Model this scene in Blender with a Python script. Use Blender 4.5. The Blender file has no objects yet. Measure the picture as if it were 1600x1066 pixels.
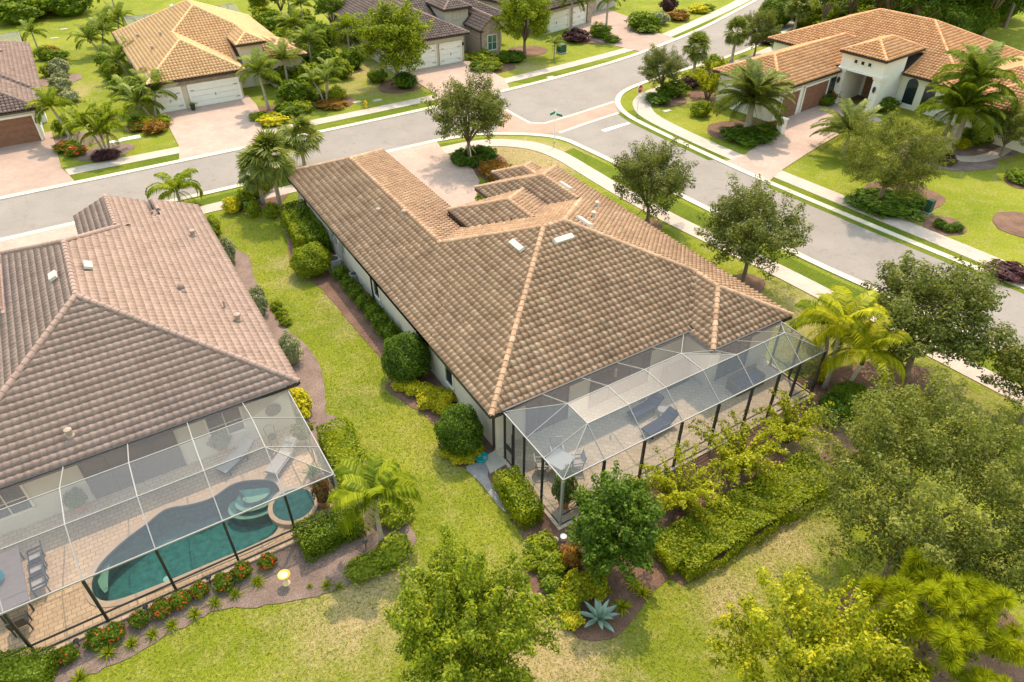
import bpy, bmesh, math, random
import numpy as np
from mathutils import Vector, Matrix

R = math.radians
sc = bpy.context.scene
col = sc.collection

# ---------------------------------------------------------------- camera, sky, sun, exposure
cam_d = bpy.data.cameras.new('camera')
cam = bpy.data.objects.new('camera', cam_d)
col.objects.link(cam)
cam.location = (0, 0, 25)
cam.rotation_euler = (R(90 - 37.9), 0, R(-31.7))
cam_d.sensor_width = 36
cam_d.lens = 24.75
cam_d.clip_end = 2000
sc.camera = cam

SUN = Vector((0.37, 0.46, 1.0)).normalized()
w = bpy.data.worlds.new('World')
sc.world = w
w.use_nodes = True
nt = w.node_tree
sky = nt.nodes.new('ShaderNodeTexSky')
sky.sky_type = 'NISHITA'
sky.sun_disc = False
sky.sun_elevation = math.asin(SUN.z)
sky.sun_rotation = math.atan2(SUN.x, SUN.y)
sky.dust_density = 2.2
sky.air_density = 3.0
sky.ozone_density = 0.0
nt.links.new(sky.outputs[0], nt.nodes['Background'].inputs[0])
nt.nodes['Background'].inputs[1].default_value = 0.15

sun_d = bpy.data.lights.new('sun', 'SUN')
sun = bpy.data.objects.new('sun', sun_d)
col.objects.link(sun)
sun_d.energy = 2.05
sun_d.angle = R(0.6)
sun_d.color = (1.0, 0.81, 0.62)
sun.rotation_euler = SUN.to_track_quat('Z', 'Y').to_euler()
sun.location = (0, 0, 60)

sc.view_settings.view_transform = 'Standard'
sc.view_settings.look = 'None'
sc.view_settings.exposure = 1.13
sc.view_settings.gamma = 1
sc.cycles.max_bounces = 8
sc.cycles.transparent_max_bounces = 24
sc.cycles.use_denoising = True

# ---------------------------------------------------------------- materials
MATS = {}
def new_mat(name):
    m = bpy.data.materials.new(name)
    m.use_nodes = True
    n, l = m.node_tree.nodes, m.node_tree.links
    b = n['Principled BSDF']
    MATS[name] = m
    return m, n, l, b
def ramp(n, l, fac, cols):
    r = n.new('ShaderNodeValToRGB')
    e = r.color_ramp.elements
    while len(e) < len(cols): e.new(0.5)
    for i, c in enumerate(cols):
        e[i].position = c[0]
        e[i].color = (*c[1], 1)
    l.new(fac, r.inputs[0])
    return r.outputs[0]
def noise(n, l, scale, detail=4, rough=0.6, vec=None, dist=0):
    t = n.new('ShaderNodeTexNoise')
    t.inputs['Scale'].default_value = scale
    t.inputs['Detail'].default_value = detail
    t.inputs['Roughness'].default_value = rough
    t.inputs['Distortion'].default_value = dist
    if vec is not None: l.new(vec, t.inputs['Vector'])
    return t.outputs[0]
def pos(n): return n.new('ShaderNodeNewGeometry').outputs['Position']
def mixc(n, l, fac, a, b, mode='MIX'):
    m = n.new('ShaderNodeMix')
    m.data_type = 'RGBA'
    m.blend_type = mode
    if isinstance(fac, (int, float)): m.inputs[0].default_value = fac
    else: l.new(fac, m.inputs[0])
    for s, v in ((6, a), (7, b)):
        if isinstance(v, tuple): m.inputs[s].default_value = (*v, 1)
        else: l.new(v, m.inputs[s])
    return m.outputs[2]
def math_(n, l, op, a, b=None):
    m = n.new('ShaderNodeMath')
    m.operation = op
    for s, v in ((0, a), (1, b)):
        if v is None: continue
        if isinstance(v, (int, float)): m.inputs[s].default_value = v
        else: l.new(v, m.inputs[s])
    return m.outputs[0]
def bump(n, l, b, h, strength=0.4, dist=0.02):
    t = n.new('ShaderNodeBump')
    t.inputs['Strength'].default_value = strength
    t.inputs['Distance'].default_value = dist
    l.new(h, t.inputs['Height'])
    l.new(t.outputs[0], b.inputs['Normal'])
def randval(n, l):
    g = n.new('ShaderNodeNewGeometry').outputs['Random Per Island']
    o = n.new('ShaderNodeObjectInfo').outputs['Random']
    return math_(n, l, 'FRACT', math_(n, l, 'ADD', g, o))
def plain(name, c, rough=0.7, var=0.12, scale=3.0, metal=0.0, bmp=0.0, bscale=40, spec=0.3):
    m, n, l, b = new_mat(name)
    d = tuple(v * (1 - var) for v in c)
    u = tuple(min(1, v * (1 + var)) for v in c)
    p = pos(n)
    l.new(ramp(n, l, noise(n, l, scale, 5, 0.65, p), [(0.3, d), (0.7, u)]), b.inputs['Base Color'])
    b.inputs['Roughness'].default_value = rough
    b.inputs['Metallic'].default_value = metal
    b.inputs['Specular IOR Level'].default_value = spec
    if bmp: bump(n, l, b, noise(n, l, bscale, 3, 0.6, p), bmp, 0.02)
    return m
def tile_mat(name, cols, stain=0.25, rough=0.85):
    m, n, l, b = new_mat(name)
    c = ramp(n, l, randval(n, l), cols)
    p = pos(n)
    s1 = ramp(n, l, noise(n, l, 0.7, 5, 0.7, p), [(0.35, (1 - stain,) * 3), (0.62, (1, 1, 1))])
    s2 = ramp(n, l, noise(n, l, 9, 4, 0.7, p), [(0.3, (0.78, 0.76, 0.74)), (0.6, (1.06, 1.06, 1.06))])
    c = mixc(n, l, 1.0, mixc(n, l, 1.0, c, s1, 'MULTIPLY'), s2, 'MULTIPLY')
    l.new(c, b.inputs['Base Color'])
    b.inputs['Roughness'].default_value = rough
    b.inputs['Specular IOR Level'].default_value = 0.2
    bump(n, l, b, noise(n, l, 60, 3, 0.6, p), 0.3, 0.01)
    return m
def leaf_mat(name, dark, mid, light, trans=0.42, gloss=0.012):
    m, n, l, b = new_mat(name)
    c = ramp(n, l, randval(n, l), [(0.0, dark), (0.45, mid), (1.0, light)])
    nz = ramp(n, l, noise(n, l, 0.9, 3, 0.6, pos(n)), [(0.3, (0.72, 0.76, 0.7)), (0.68, (1.22, 1.16, 1.05))])
    c = mixc(n, l, 1.0, c, nz, 'MULTIPLY')
    d = n.new('ShaderNodeBsdfDiffuse'); t = n.new('ShaderNodeBsdfTranslucent'); g = n.new('ShaderNodeBsdfGlossy')
    l.new(c, d.inputs[0])
    l.new(mixc(n, l, 1.0, c, (1.08, 1.15, 0.5), 'MULTIPLY'), t.inputs[0])
    g.inputs['Roughness'].default_value = 0.45
    g.inputs[0].default_value = (0.8, 0.85, 0.75, 1)
    m1 = n.new('ShaderNodeMixShader'); m1.inputs[0].default_value = trans
    l.new(d.outputs[0], m1.inputs[1]); l.new(t.outputs[0], m1.inputs[2])
    m2 = n.new('ShaderNodeMixShader'); m2.inputs[0].default_value = gloss
    l.new(m1.outputs[0], m2.inputs[1]); l.new(g.outputs[0], m2.inputs[2])
    l.new(m2.outputs[0], n['Material Output'].inputs[0])
    return m

# grass: two greens, straw where the 'dry' attribute or the noise says so
def grass_mat(name='grass', cols=((0.145, 0.185, 0.015), (0.188, 0.22, 0.02), (0.24, 0.255, 0.032)), dryk=1.0):
    m, n, l, b = new_mat(name)
    p = pos(n)
    big = noise(n, l, 0.14, 5, 0.62, p, 0.6)
    mid = noise(n, l, 0.9, 5, 0.7, p, 0.3)
    fine = noise(n, l, 7, 6, 0.8, p, 0.4)
    blade = noise(n, l, 26, 4, 0.75, p)
    a = n.new('ShaderNodeAttribute'); a.attribute_name = 'dry'
    g1 = ramp(n, l, big, [(0.34, cols[0]), (0.5, cols[1]), (0.66, cols[2])])
    g2 = ramp(n, l, fine, [(0.32, (0.60, 0.66, 0.5)), (0.5, (1, 1, 1)), (0.68, (1.36, 1.28, 1.25))])
    g3 = ramp(n, l, blade, [(0.34, (0.62, 0.66, 0.58)), (0.66, (1.32, 1.28, 1.2))])
    c = mixc(n, l, 1.0, mixc(n, l, 1.0, g1, g2, 'MULTIPLY'), g3, 'MULTIPLY')
    straw = mixc(n, l, 1.0, mixc(n, l, 1.0, (0.36, 0.28, 0.155), g2, 'MULTIPLY'), g3, 'MULTIPLY')
    f = math_(n, l, 'ADD', math_(n, l, 'MULTIPLY', a.outputs['Fac'], 0.62), math_(n, l, 'MULTIPLY', mid, 0.75 * dryk))
    f = math_(n, l, 'ADD', f, math_(n, l, 'MULTIPLY', fine, 0.42 * dryk))
    f = ramp(n, l, f, [(0.58, (0, 0, 0)), (1.0, (1, 1, 1))])
    c = mixc(n, l, f, c, straw)
    l.new(c, b.inputs['Base Color'])
    b.inputs['Roughness'].default_value = 0.95
    b.inputs['Specular IOR Level'].default_value = 0.1
    h = math_(n, l, 'ADD', math_(n, l, 'MULTIPLY', fine, 1.0), math_(n, l, 'MULTIPLY', blade, 0.6))
    bump(n, l, b, h, 0.9, 0.06)
    return m
def mulch_mat(name, c1, c2, c3):
    m, n, l, b = new_mat(name)
    p = pos(n)
    f = noise(n, l, 22, 5, 0.8, p)
    big = noise(n, l, 0.8, 3, 0.6, p)
    c = ramp(n, l, f, [(0.3, c1), (0.5, c2), (0.72, c3)])
    c = mixc(n, l, 1.0, c, ramp(n, l, big, [(0.3, (0.75, 0.72, 0.7)), (0.7, (1.2, 1.18, 1.15))]), 'MULTIPLY')
    l.new(c, b.inputs['Base Color'])
    b.inputs['Roughness'].default_value = 0.95
    b.inputs['Specular IOR Level'].default_value = 0.1
    bump(n, l, b, f, 1.0, 0.06)
    return m
def paver_mat(name, c1, c2, mortar, bw=0.24, bh=0.12, rot=0.0, msize=0.012, stain=0.15):
    m, n, l, b = new_mat(name)
    p = pos(n)
    c1, c2, mortar = (tuple(v * .86 for v in q) for q in (c1, c2, mortar))
    mp = n.new('ShaderNodeMapping')
    mp.inputs['Rotation'].default_value = (0, 0, rot)
    l.new(p, mp.inputs[0])
    t = n.new('ShaderNodeTexBrick')
    t.inputs['Color1'].default_value = (*c1, 1); t.inputs['Color2'].default_value = (*c2, 1); t.inputs['Mortar'].default_value = (*mortar, 1)
    t.inputs['Scale'].default_value = 1.0
    t.inputs['Brick Width'].default_value = bw; t.inputs['Row Height'].default_value = bh
    t.inputs['Mortar Size'].default_value = msize; t.inputs['Bias'].default_value = 0.0
    l.new(mp.outputs[0], t.inputs[0])
    s = ramp(n, l, noise(n, l, 0.5, 5, 0.7, p), [(0.3, (1 - stain,) * 3), (0.65, (1.08, 1.07, 1.05))])
    l.new(mixc(n, l, 1.0, t.outputs[0], s, 'MULTIPLY'), b.inputs['Base Color'])
    b.inputs['Roughness'].default_value = 0.9
    b.inputs['Specular IOR Level'].default_value = 0.2
    bump(n, l, b, math_(n, l, 'ADD', t.outputs[1], math_(n, l, 'MULTIPLY', noise(n, l, 30, 3, 0.6, p), -0.5)), -0.35, 0.02)
    return m
def road_mat():
    m, n, l, b = new_mat('asphalt')
    p = pos(n)
    c = ramp(n, l, noise(n, l, 0.25, 6, 0.65, p), [(0.3, (0.215, 0.186, 0.165)), (0.7, (0.262, 0.228, 0.205))])
    s = ramp(n, l, noise(n, l, 40, 3, 0.7, p), [(0.3, (0.85, 0.85, 0.85)), (0.7, (1.12, 1.12, 1.12))])
    st = ramp(n, l, noise(n, l, 1.3, 6, 0.75, p, 1.0), [(0.26, (0.68, 0.67, 0.66)), (0.44, (1, 1, 1))])
    c = mixc(n, l, 1.0, mixc(n, l, 1.0, c, s, 'MULTIPLY'), st, 'MULTIPLY')
    # hairline cracks
    v = n.new('ShaderNodeTexVoronoi'); v.feature = 'DISTANCE_TO_EDGE'; v.inputs['Scale'].default_value = 0.22
    wv = n.new('ShaderNodeVectorMath'); wv.operation = 'ADD'
    t = n.new('ShaderNodeTexNoise'); t.inputs['Scale'].default_value = 0.8; t.inputs['Detail'].default_value = 5
    l.new(p, t.inputs['Vector']); l.new(p, wv.inputs[0]); l.new(t.outputs[1], wv.inputs[1])
    l.new(wv.outputs[0], v.inputs['Vector'])
    cr = ramp(n, l, v.outputs[0], [(0.0, (0.8, 0.79, 0.78)), (0.010, (1, 1, 1))])
    c = mixc(n, l, 0.5, c, mixc(n, l, 1.0, c, cr, 'MULTIPLY'))
    l.new(c, b.inputs['Base Color'])
    b.inputs['Roughness'].default_value = 0.9
    bump(n, l, b, noise(n, l, 60, 3, 0.7, p), 0.4, 0.01)
    return m
def screen_mat(name, c, amount, gl):
    m, n, l, b = new_mat(name)
    tr = n.new('ShaderNodeBsdfTransparent'); d = n.new('ShaderNodeBsdfDiffuse'); g = n.new('ShaderNodeBsdfGlossy')
    nz = noise(n, l, 26, 3, 0.7, pos(n))
    d.inputs[0].default_value = (*c, 1)
    g.inputs[0].default_value = (0.62, 0.61, 0.60, 1); g.inputs['Roughness'].default_value = 0.3
    m1 = n.new('ShaderNodeMixShader'); m1.inputs[0].default_value = gl
    l.new(d.outputs[0], m1.inputs[1]); l.new(g.outputs[0], m1.inputs[2])
    m2 = n.new('ShaderNodeMixShader')
    l.new(ramp(n, l, nz, [(0.3, (amount * 0.82,) * 3), (0.7, (min(1, amount * 1.18),) * 3)]), m2.inputs[0])
    l.new(tr.outputs[0], m2.inputs[1]); l.new(m1.outputs[0], m2.inputs[2])
    l.new(m2.outputs[0], n['Material Output'].inputs[0])
    return m
def water_mat(name, tint):
    m, n, l, b = new_mat(name)
    tr = n.new('ShaderNodeBsdfTransparent'); tr.inputs[0].default_value = (*tint, 1)
    g = n.new('ShaderNodeBsdfGlossy'); g.inputs['Roughness'].default_value = 0.04
    fr = n.new('ShaderNodeFresnel'); fr.inputs[0].default_value = 1.33
    bp = n.new('ShaderNodeBump'); bp.inputs['Strength'].default_value = 0.5; bp.inputs['Distance'].default_value = 0.05
    l.new(noise(n, l, 5, 4, 0.6, pos(n), 1.2), bp.inputs['Height'])
    l.new(bp.outputs[0], g.inputs['Normal']); l.new(bp.outputs[0], fr.inputs['Normal'])
    ms = n.new('ShaderNodeMixShader')
    l.new(fr.outputs[0], ms.inputs[0]); l.new(tr.outputs[0], ms.inputs[1]); l.new(g.outputs[0], ms.inputs[2])
    l.new(ms.outputs[0], n['Material Output'].inputs[0])
    return m
def glass_mat(name, c, rough=0.08):
    m, n, l, b = new_mat(name)
    b.inputs['Base Color'].default_value = (*c, 1)
    b.inputs['Roughness'].default_value = rough
    b.inputs['Specular IOR Level'].default_value = 0.8
    return m

grass_mat(); grass_mat('grass_verge', ((0.085, 0.125, 0.012), (0.12, 0.155, 0.015), (0.17, 0.19, 0.022)), 0.75); road_mat()
mulch_mat('mulch_brown', (0.10, 0.055, 0.04), (0.19, 0.115, 0.085), (0.30, 0.20, 0.16))
mulch_mat('mulch_grey', (0.12, 0.082, 0.068), (0.235, 0.172, 0.148), (0.38, 0.30, 0.265))
mulch_mat('straw_soil', (0.20, 0.13, 0.07), (0.34, 0.25, 0.14), (0.46, 0.36, 0.22))
mulch_mat('gravel', (0.20, 0.19, 0.19), (0.33, 0.32, 0.32), (0.5, 0.49, 0.48))
paver_mat('drive_paver', (0.54, 0.40, 0.335), (0.47, 0.34, 0.285), (0.42, 0.315, 0.265))
paver_mat('drive_paver_red', (0.48, 0.345, 0.285), (0.41, 0.29, 0.24), (0.35, 0.26, 0.215))
paver_mat('walk_paver', (0.60, 0.50, 0.435), (0.52, 0.43, 0.375), (0.46, 0.385, 0.335), 0.2, 0.1, 0.78)
paver_mat('deck_paver', (0.72, 0.51, 0.33), (0.60, 0.42, 0.27), (0.40, 0.29, 0.195), 0.32, 0.22, 0.0, 0.016)
paver_mat('lanai_paver', (0.66, 0.54, 0.40), (0.56, 0.455, 0.335), (0.42, 0.345, 0.265), 0.34, 0.24, 0.785, 0.012)
paver_mat('cross_brick', (0.52, 0.315, 0.25), (0.46, 0.27, 0.21), (0.42, 0.29, 0.235), 0.2, 0.1, 0.2)
plain('kerb', (0.53, 0.47, 0.38), 0.85, 0.1, 1.2, bmp=0.2)
plain('concrete', (0.42, 0.37, 0.31), 0.85, 0.1, 1.5, bmp=0.2)
plain('coping', (0.46, 0.34, 0.24), 0.8, 0.1, 3)
plain('road_paint', (0.66, 0.64, 0.60), 0.7, 0.06, 4)
plain('stucco_cream', (0.66, 0.60, 0.51), 0.9, 0.05, 1.0, bmp=0.35, bscale=70)
plain('stucco_white', (0.80, 0.77, 0.71), 0.9, 0.04, 1.0, bmp=0.35, bscale=70)
plain('stucco_beige', (0.60, 0.52, 0.42), 0.9, 0.05, 1.0, bmp=0.35, bscale=70)
plain('stucco_taupe', (0.52, 0.47, 0.40), 0.9, 0.05, 1.0, bmp=0.35, bscale=70)
plain('trim_cream', (0.78, 0.73, 0.63), 0.7, 0.04, 2)
plain('door_white', (0.80, 0.79, 0.76), 0.55, 0.03, 2)
plain('door_brown', (0.23, 0.115, 0.075), 0.6, 0.2, 3)
plain('fascia_bronze', (0.055, 0.042, 0.036), 0.5, 0.2, 3)
plain('bronze_metal', (0.045, 0.043, 0.042), 0.4, 0.15, 3, 0.3)
plain('alu_white', (0.30, 0.292, 0.288), 0.5, 0.05, 3)
plain('grey_metal', (0.42, 0.42, 0.43), 0.45, 0.1, 5, 0.4)
plain('dark_metal', (0.05, 0.05, 0.055), 0.45, 0.15, 5, 0.3)
plain('navy_fabric', (0.035, 0.045, 0.085), 0.9, 0.15, 8)
plain('grey_fabric', (0.42, 0.38, 0.35), 0.9, 0.1, 8)
plain('teal_fabric', (0.03, 0.30, 0.42), 0.85, 0.15, 6)
plain('brown_wicker', (0.10, 0.07, 0.055), 0.8, 0.25, 20)
plain('table_grey', (0.20, 0.165, 0.165), 0.6, 0.1, 4)
plain('spa_plaster', (0.03, 0.11, 0.115), 0.7, 0.25, 4)
plain('bark', (0.20, 0.155, 0.12), 0.95, 0.3, 6, bmp=0.8, bscale=18)
plain('palm_bark', (0.36, 0.31, 0.26), 0.95, 0.25, 4, bmp=0.7, bscale=14)
plain('vent_white', (0.52, 0.48, 0.41), 0.6, 0.05, 4)
plain('vent_tan', (0.36, 0.275, 0.225), 0.7, 0.08, 4)
plain('hydrant_yellow', (0.72, 0.43, 0.02), 0.45, 0.08, 6)
plain('utility_green', (0.03, 0.085, 0.06), 0.5, 0.1, 5)
plain('sign_red', (0.42, 0.02, 0.02), 0.45, 0.05, 4)
plain('sign_green', (0.0, 0.20, 0.11), 0.45, 0.05, 4)
plain('teal_plastic', (0.0, 0.33, 0.36), 0.4, 0.08, 4)
plain('terracotta', (0.48, 0.20, 0.10), 0.8, 0.15, 5)
plain('yellow_ceramic', (0.50, 0.35, 0.05), 0.35, 0.06, 5)
plain('sand_ceramic', (0.72, 0.58, 0.36), 0.5, 0.1, 5)
plain('pool_plaster', (0.07, 0.215, 0.22), 0.8, 0.35, 3.5)  # strong tone variation paints rippling caustic light into the basin colour
plain('pool_step', (0.42, 0.46, 0.36), 0.8, 0.1, 2)
plain('pool_wall_tile', (0.09, 0.115, 0.135), 0.4, 0.2, 6)
plain('orange_flower', (0.62, 0.10, 0.015), 0.7, 0.2, 9)
plain('yellow_flower', (0.75, 0.60, 0.02), 0.7, 0.2, 9)
plain('pink_flower', (0.55, 0.10, 0.16), 0.7, 0.25, 9)
plain('stone_veneer', (0.36, 0.29, 0.235), 0.9, 0.35, 5, bmp=0.8, bscale=9)
plain('white_plain', (0.82, 0.82, 0.80), 0.6, 0.04, 4)
glass_mat('window_glass', (0.02, 0.03, 0.035))
glass_mat('window_teal', (0.05, 0.15, 0.13), 0.15)
glass_mat('table_glass', (0.20, 0.24, 0.26), 0.1)
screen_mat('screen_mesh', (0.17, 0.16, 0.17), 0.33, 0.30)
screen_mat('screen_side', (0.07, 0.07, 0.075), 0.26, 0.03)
water_mat('water', (0.62, 0.86, 0.82))
tile_mat('tile_main', [(0, (0.38, 0.235, 0.15)), (0.1, (0.43, 0.27, 0.175)), (0.5, (0.465, 0.298, 0.195)), (0.88, (0.50, 0.325, 0.215)), (1, (0.56, 0.385, 0.26))], 0.22)
tile_mat('tile_pink', [(0, (0.335, 0.237, 0.203)), (0.5, (0.355, 0.252, 0.217)), (1, (0.375, 0.268, 0.231))], 0.16)
tile_mat('tile_yellow', [(0, (0.75, 0.45, 0.235)), (0.5, (0.79, 0.485, 0.26)), (1, (0.83, 0.525, 0.29))], 0.10)
tile_mat('tile_brown', [(0, (0.225, 0.155, 0.135)), (0.5, (0.265, 0.188, 0.165)), (1, (0.31, 0.225, 0.20))], 0.12)
tile_mat('tile_terracotta', [(0, (0.62, 0.30, 0.145)), (0.5, (0.69, 0.36, 0.18)), (1, (0.75, 0.43, 0.23))], 0.10)
leaf_mat('leaf_oak', (0.055, 0.078, 0.016), (0.135, 0.16, 0.034), (0.25, 0.26, 0.06))
leaf_mat('leaf_oak_light', (0.075, 0.095, 0.016), (0.16, 0.185, 0.034), (0.30, 0.305, 0.06))
leaf_mat('leaf_bright', (0.085, 0.13, 0.006), (0.195, 0.255, 0.01), (0.36, 0.39, 0.018))
leaf_mat('leaf_yellow', (0.14, 0.17, 0.005), (0.30, 0.325, 0.008), (0.52, 0.48, 0.02))
leaf_mat('leaf_dark', (0.035, 0.075, 0.007), (0.085, 0.155, 0.012), (0.17, 0.25, 0.022))
leaf_mat('leaf_mid', (0.055, 0.10, 0.006), (0.125, 0.195, 0.01), (0.235, 0.30, 0.02))
leaf_mat('leaf_hedge', (0.09, 0.14, 0.005), (0.20, 0.26, 0.008), (0.37, 0.39, 0.016))
leaf_mat('leaf_croton', (0.24, 0.24, 0.006), (0.48, 0.44, 0.012), (0.68, 0.58, 0.03), 0.3)
leaf_mat('leaf_pine', (0.22, 0.27, 0.01), (0.38, 0.42, 0.016), (0.55, 0.54, 0.035), .5, .01)
leaf_mat('leaf_palm', (0.08, 0.125, 0.01), (0.165, 0.225, 0.018), (0.30, 0.335, 0.04), 0.38, 0.02)
leaf_mat('leaf_palm_yellow', (0.20, 0.23, 0.008), (0.38, 0.39, 0.012), (0.56, 0.50, 0.02), 0.4, 0.015)
leaf_mat('leaf_sabal', (0.085, 0.115, 0.018), (0.165, 0.20, 0.035), (0.29, 0.305, 0.07), 0.35, 0.02)
leaf_mat('leaf_silver', (0.16, 0.185, 0.09), (0.27, 0.29, 0.155), (0.42, 0.42, 0.25), 0.25)
leaf_mat('leaf_agave', (0.20, 0.30, 0.27), (0.25, 0.36, 0.32), (0.30, 0.42, 0.37), 0.12, 0.12)
leaf_mat('leaf_rust', (0.12, 0.055, 0.012), (0.26, 0.13, 0.02), (0.42, 0.22, 0.04), 0.3)
leaf_mat('leaf_purple', (0.035, 0.015, 0.02), (0.075, 0.03, 0.04), (0.14, 0.06, 0.07), 0.3)
leaf_mat('grass_blade', (0.13, 0.16, 0.012), (0.24, 0.25, 0.025), (0.38, 0.35, 0.02), 0.3, 0.02)
leaf_mat('grass_strip', (0.075, 0.115, 0.008), (0.13, 0.165, 0.012), (0.21, 0.23, 0.02), 0.3, 0.02)

# ---------------------------------------------------------------- helpers
class MB:
    def __init__(s): s.v = []; s.f = []
    def add(s, vs, fs):
        k = len(s.v)
        s.v += [tuple(p) for p in vs]
        s.f += [tuple(i + k for i in f) for f in fs]
        return s
    def box(s, c, d, rz=0.0, top=None):
        x, y, z = d[0] / 2, d[1] / 2, d[2] / 2
        t = top or 1.0
        ps = [(-x, -y, -z), (x, -y, -z), (x, y, -z), (-x, y, -z), (-x * t, -y * t, z), (x * t, -y * t, z), (x * t, y * t, z), (-x * t, y * t, z)]
        a, b = math.cos(rz), math.sin(rz)
        return s.add([(c[0] + p[0] * a - p[1] * b, c[1] + p[0] * b + p[1] * a, c[2] + p[2]) for p in ps],
                     [(3, 2, 1, 0), (4, 5, 6, 7), (0, 1, 5, 4), (1, 2, 6, 5), (2, 3, 7, 6), (3, 0, 4, 7)])
    def bar(s, a, b, wd, ht=None, up=(0, 0, 1)):
        a, b = Vector(a), Vector(b)
        d = (b - a).normalized()
        u = Vector(up)
        if abs(d.dot(u)) > 0.98: u = Vector((0, 1, 0))
        x = d.cross(u).normalized() * wd / 2
        y = x.cross(d).normalized() * (ht or wd) / 2
        return s.add([a - x - y, a + x - y, a + x + y, a - x + y, b - x - y, b + x - y, b + x + y, b - x + y],
                     [(0, 3, 2, 1), (4, 5, 6, 7), (0, 1, 5, 4), (1, 2, 6, 5), (2, 3, 7, 6), (3, 0, 4, 7)][::1])
    def tube(s, pts, rs, n=8, cap=True):
        k = len(s.v); pts = [Vector(p) for p in pts]
        for i, p in enumerate(pts):
            d = (pts[min(i + 1, len(pts) - 1)] - pts[max(i - 1, 0)]).normalized()
            u = Vector((1, 0, 0)) if abs(d.x) < 0.9 else Vector((0, 1, 0))
            x = d.cross(u).normalized(); y = d.cross(x)
            r = rs[i] if isinstance(rs, (list, tuple)) else rs
            for j in range(n):
                a = 2 * math.pi * j / n
                s.v.append(tuple(p + x * r * math.cos(a) + y * r * math.sin(a)))
        for i in range(len(pts) - 1):
            for j in range(n):
                j2 = (j + 1) % n
                s.f.append((k + i * n + j, k + i * n + j2, k + (i + 1) * n + j2, k + (i + 1) * n + j))
        if cap:
            s.f.append(tuple(k + j for j in range(n))[::-1])
            e = k + (len(pts) - 1) * n
            s.f.append(tuple(e + j for j in range(n)))
        return s
    def lathe(s, prof, c=(0, 0, 0), n=16):
        k = len(s.v)
        for r, z in prof:
            for j in range(n):
                a = 2 * math.pi * j / n
                s.v.append((c[0] + r * math.cos(a), c[1] + r * math.sin(a), c[2] + z))
        for i in range(len(prof) - 1):
            for j in range(n):
                j2 = (j + 1) % n
                s.f.append((k + i * n + j, k + i * n + j2, k + (i + 1) * n + j2, k + (i + 1) * n + j))
        s.f.append(tuple(k + j for j in range(n))[::-1])
        e = k + (len(prof) - 1) * n
        s.f.append(tuple(e + j for j in range(n)))
        return s
    def prism(s, poly, z0, z1):
        n = len(poly)
        a = sum(poly[i][0] * poly[(i + 1) % n][1] - poly[(i + 1) % n][0] * poly[i][1] for i in range(n))
        if a < 0: poly = poly[::-1]
        return s.add([(p[0], p[1], z0) for p in poly] + [(p[0], p[1], z1) for p in poly],
                     [tuple(range(n))[::-1], tuple(range(n, 2 * n))] + [(i, (i + 1) % n, n + (i + 1) % n, n + i) for i in range(n)])
    def mesh(s, name, smooth=False):
        m = bpy.data.meshes.new(name)
        m.from_pydata(s.v, [], s.f)
        if smooth: m.polygons.foreach_set('use_smooth', [True] * len(m.polygons))
        m.update()
        return m
def link(name, mesh, mat=None, parent=None):
    o = bpy.data.objects.new(name, mesh)
    col.objects.link(o)
    if mat is not None and len(mesh.materials) == 0: mesh.materials.append(MATS[mat])
    if parent is not None: o.parent = parent
    return o
def ob(name, mb, mat, parent=None, smooth=False):
    return link(name, mb.mesh(name, smooth), mat, parent)
def tag(o, label, cat, group=None):
    o['label'] = label; o['category'] = cat
    if group: o['group'] = group
    return o
def thing(name, label, cat, loc=(0, 0, 0), rz=0.0, group=None):
    o = bpy.data.objects.new(name, None)
    col.objects.link(o)
    o.empty_display_size = 0.2
    o.location = loc if len(loc) == 3 else (*loc, 0)
    o.rotation_euler = (0, 0, rz)
    return tag(o, label, cat, group)
def struct(name, mb, mat):
    o = ob(name, mb, mat)
    o['kind'] = 'structure'
    return o
def sheet(name, poly, z, mat, thick=0.0):
    return struct(name, MB().prism([p[:2] for p in poly], z - max(thick, 0.02), z), mat)
def np_mesh(name, V, F, smooth=False):
    """V (n,3) and F (m,k) arrays -> mesh"""
    m = bpy.data.meshes.new(name)
    V = np.ascontiguousarray(V, dtype=np.float32); F = np.ascontiguousarray(F, dtype=np.int32)
    k = F.shape[1]
    m.vertices.add(len(V)); m.vertices.foreach_set('co', V.ravel())
    m.loops.add(F.size); m.loops.foreach_set('vertex_index', F.ravel())
    m.polygons.add(len(F)); m.polygons.foreach_set('loop_start', np.arange(len(F), dtype=np.int32) * k)
    m.update(calc_edges=True)
    if smooth: m.polygons.foreach_set('use_smooth', np.ones(len(F), dtype=bool))
    return m
def curve_pts(pts, n=6, closed=False):
    """Catmull-Rom through 2-D points"""
    P = [np.array(p[:2], float) for p in pts]; out = []
    N = len(P)
    for i in range(N if closed else N - 1):
        p0 = P[i - 1] if (closed or i > 0) else P[i]
        p1, p2 = P[i], P[(i + 1) % N]
        p3 = P[(i + 2) % N] if (closed or i + 2 < N) else p2
        for t in np.linspace(0, 1, n, endpoint=False):
            out.append(tuple(0.5 * ((2 * p1) + (-p0 + p2) * t + (2 * p0 - 5 * p1 + 4 * p2 - p3) * t * t + (-p0 + 3 * p1 - 3 * p2 + p3) * t ** 3)))
    if not closed: out.append(tuple(P[-1]))
    return out
ORD = ['first', 'second', 'third', 'fourth', 'fifth', 'sixth', 'seventh', 'eighth', 'ninth', 'tenth', 'eleventh', 'twelfth', 'thirteenth']

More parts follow.
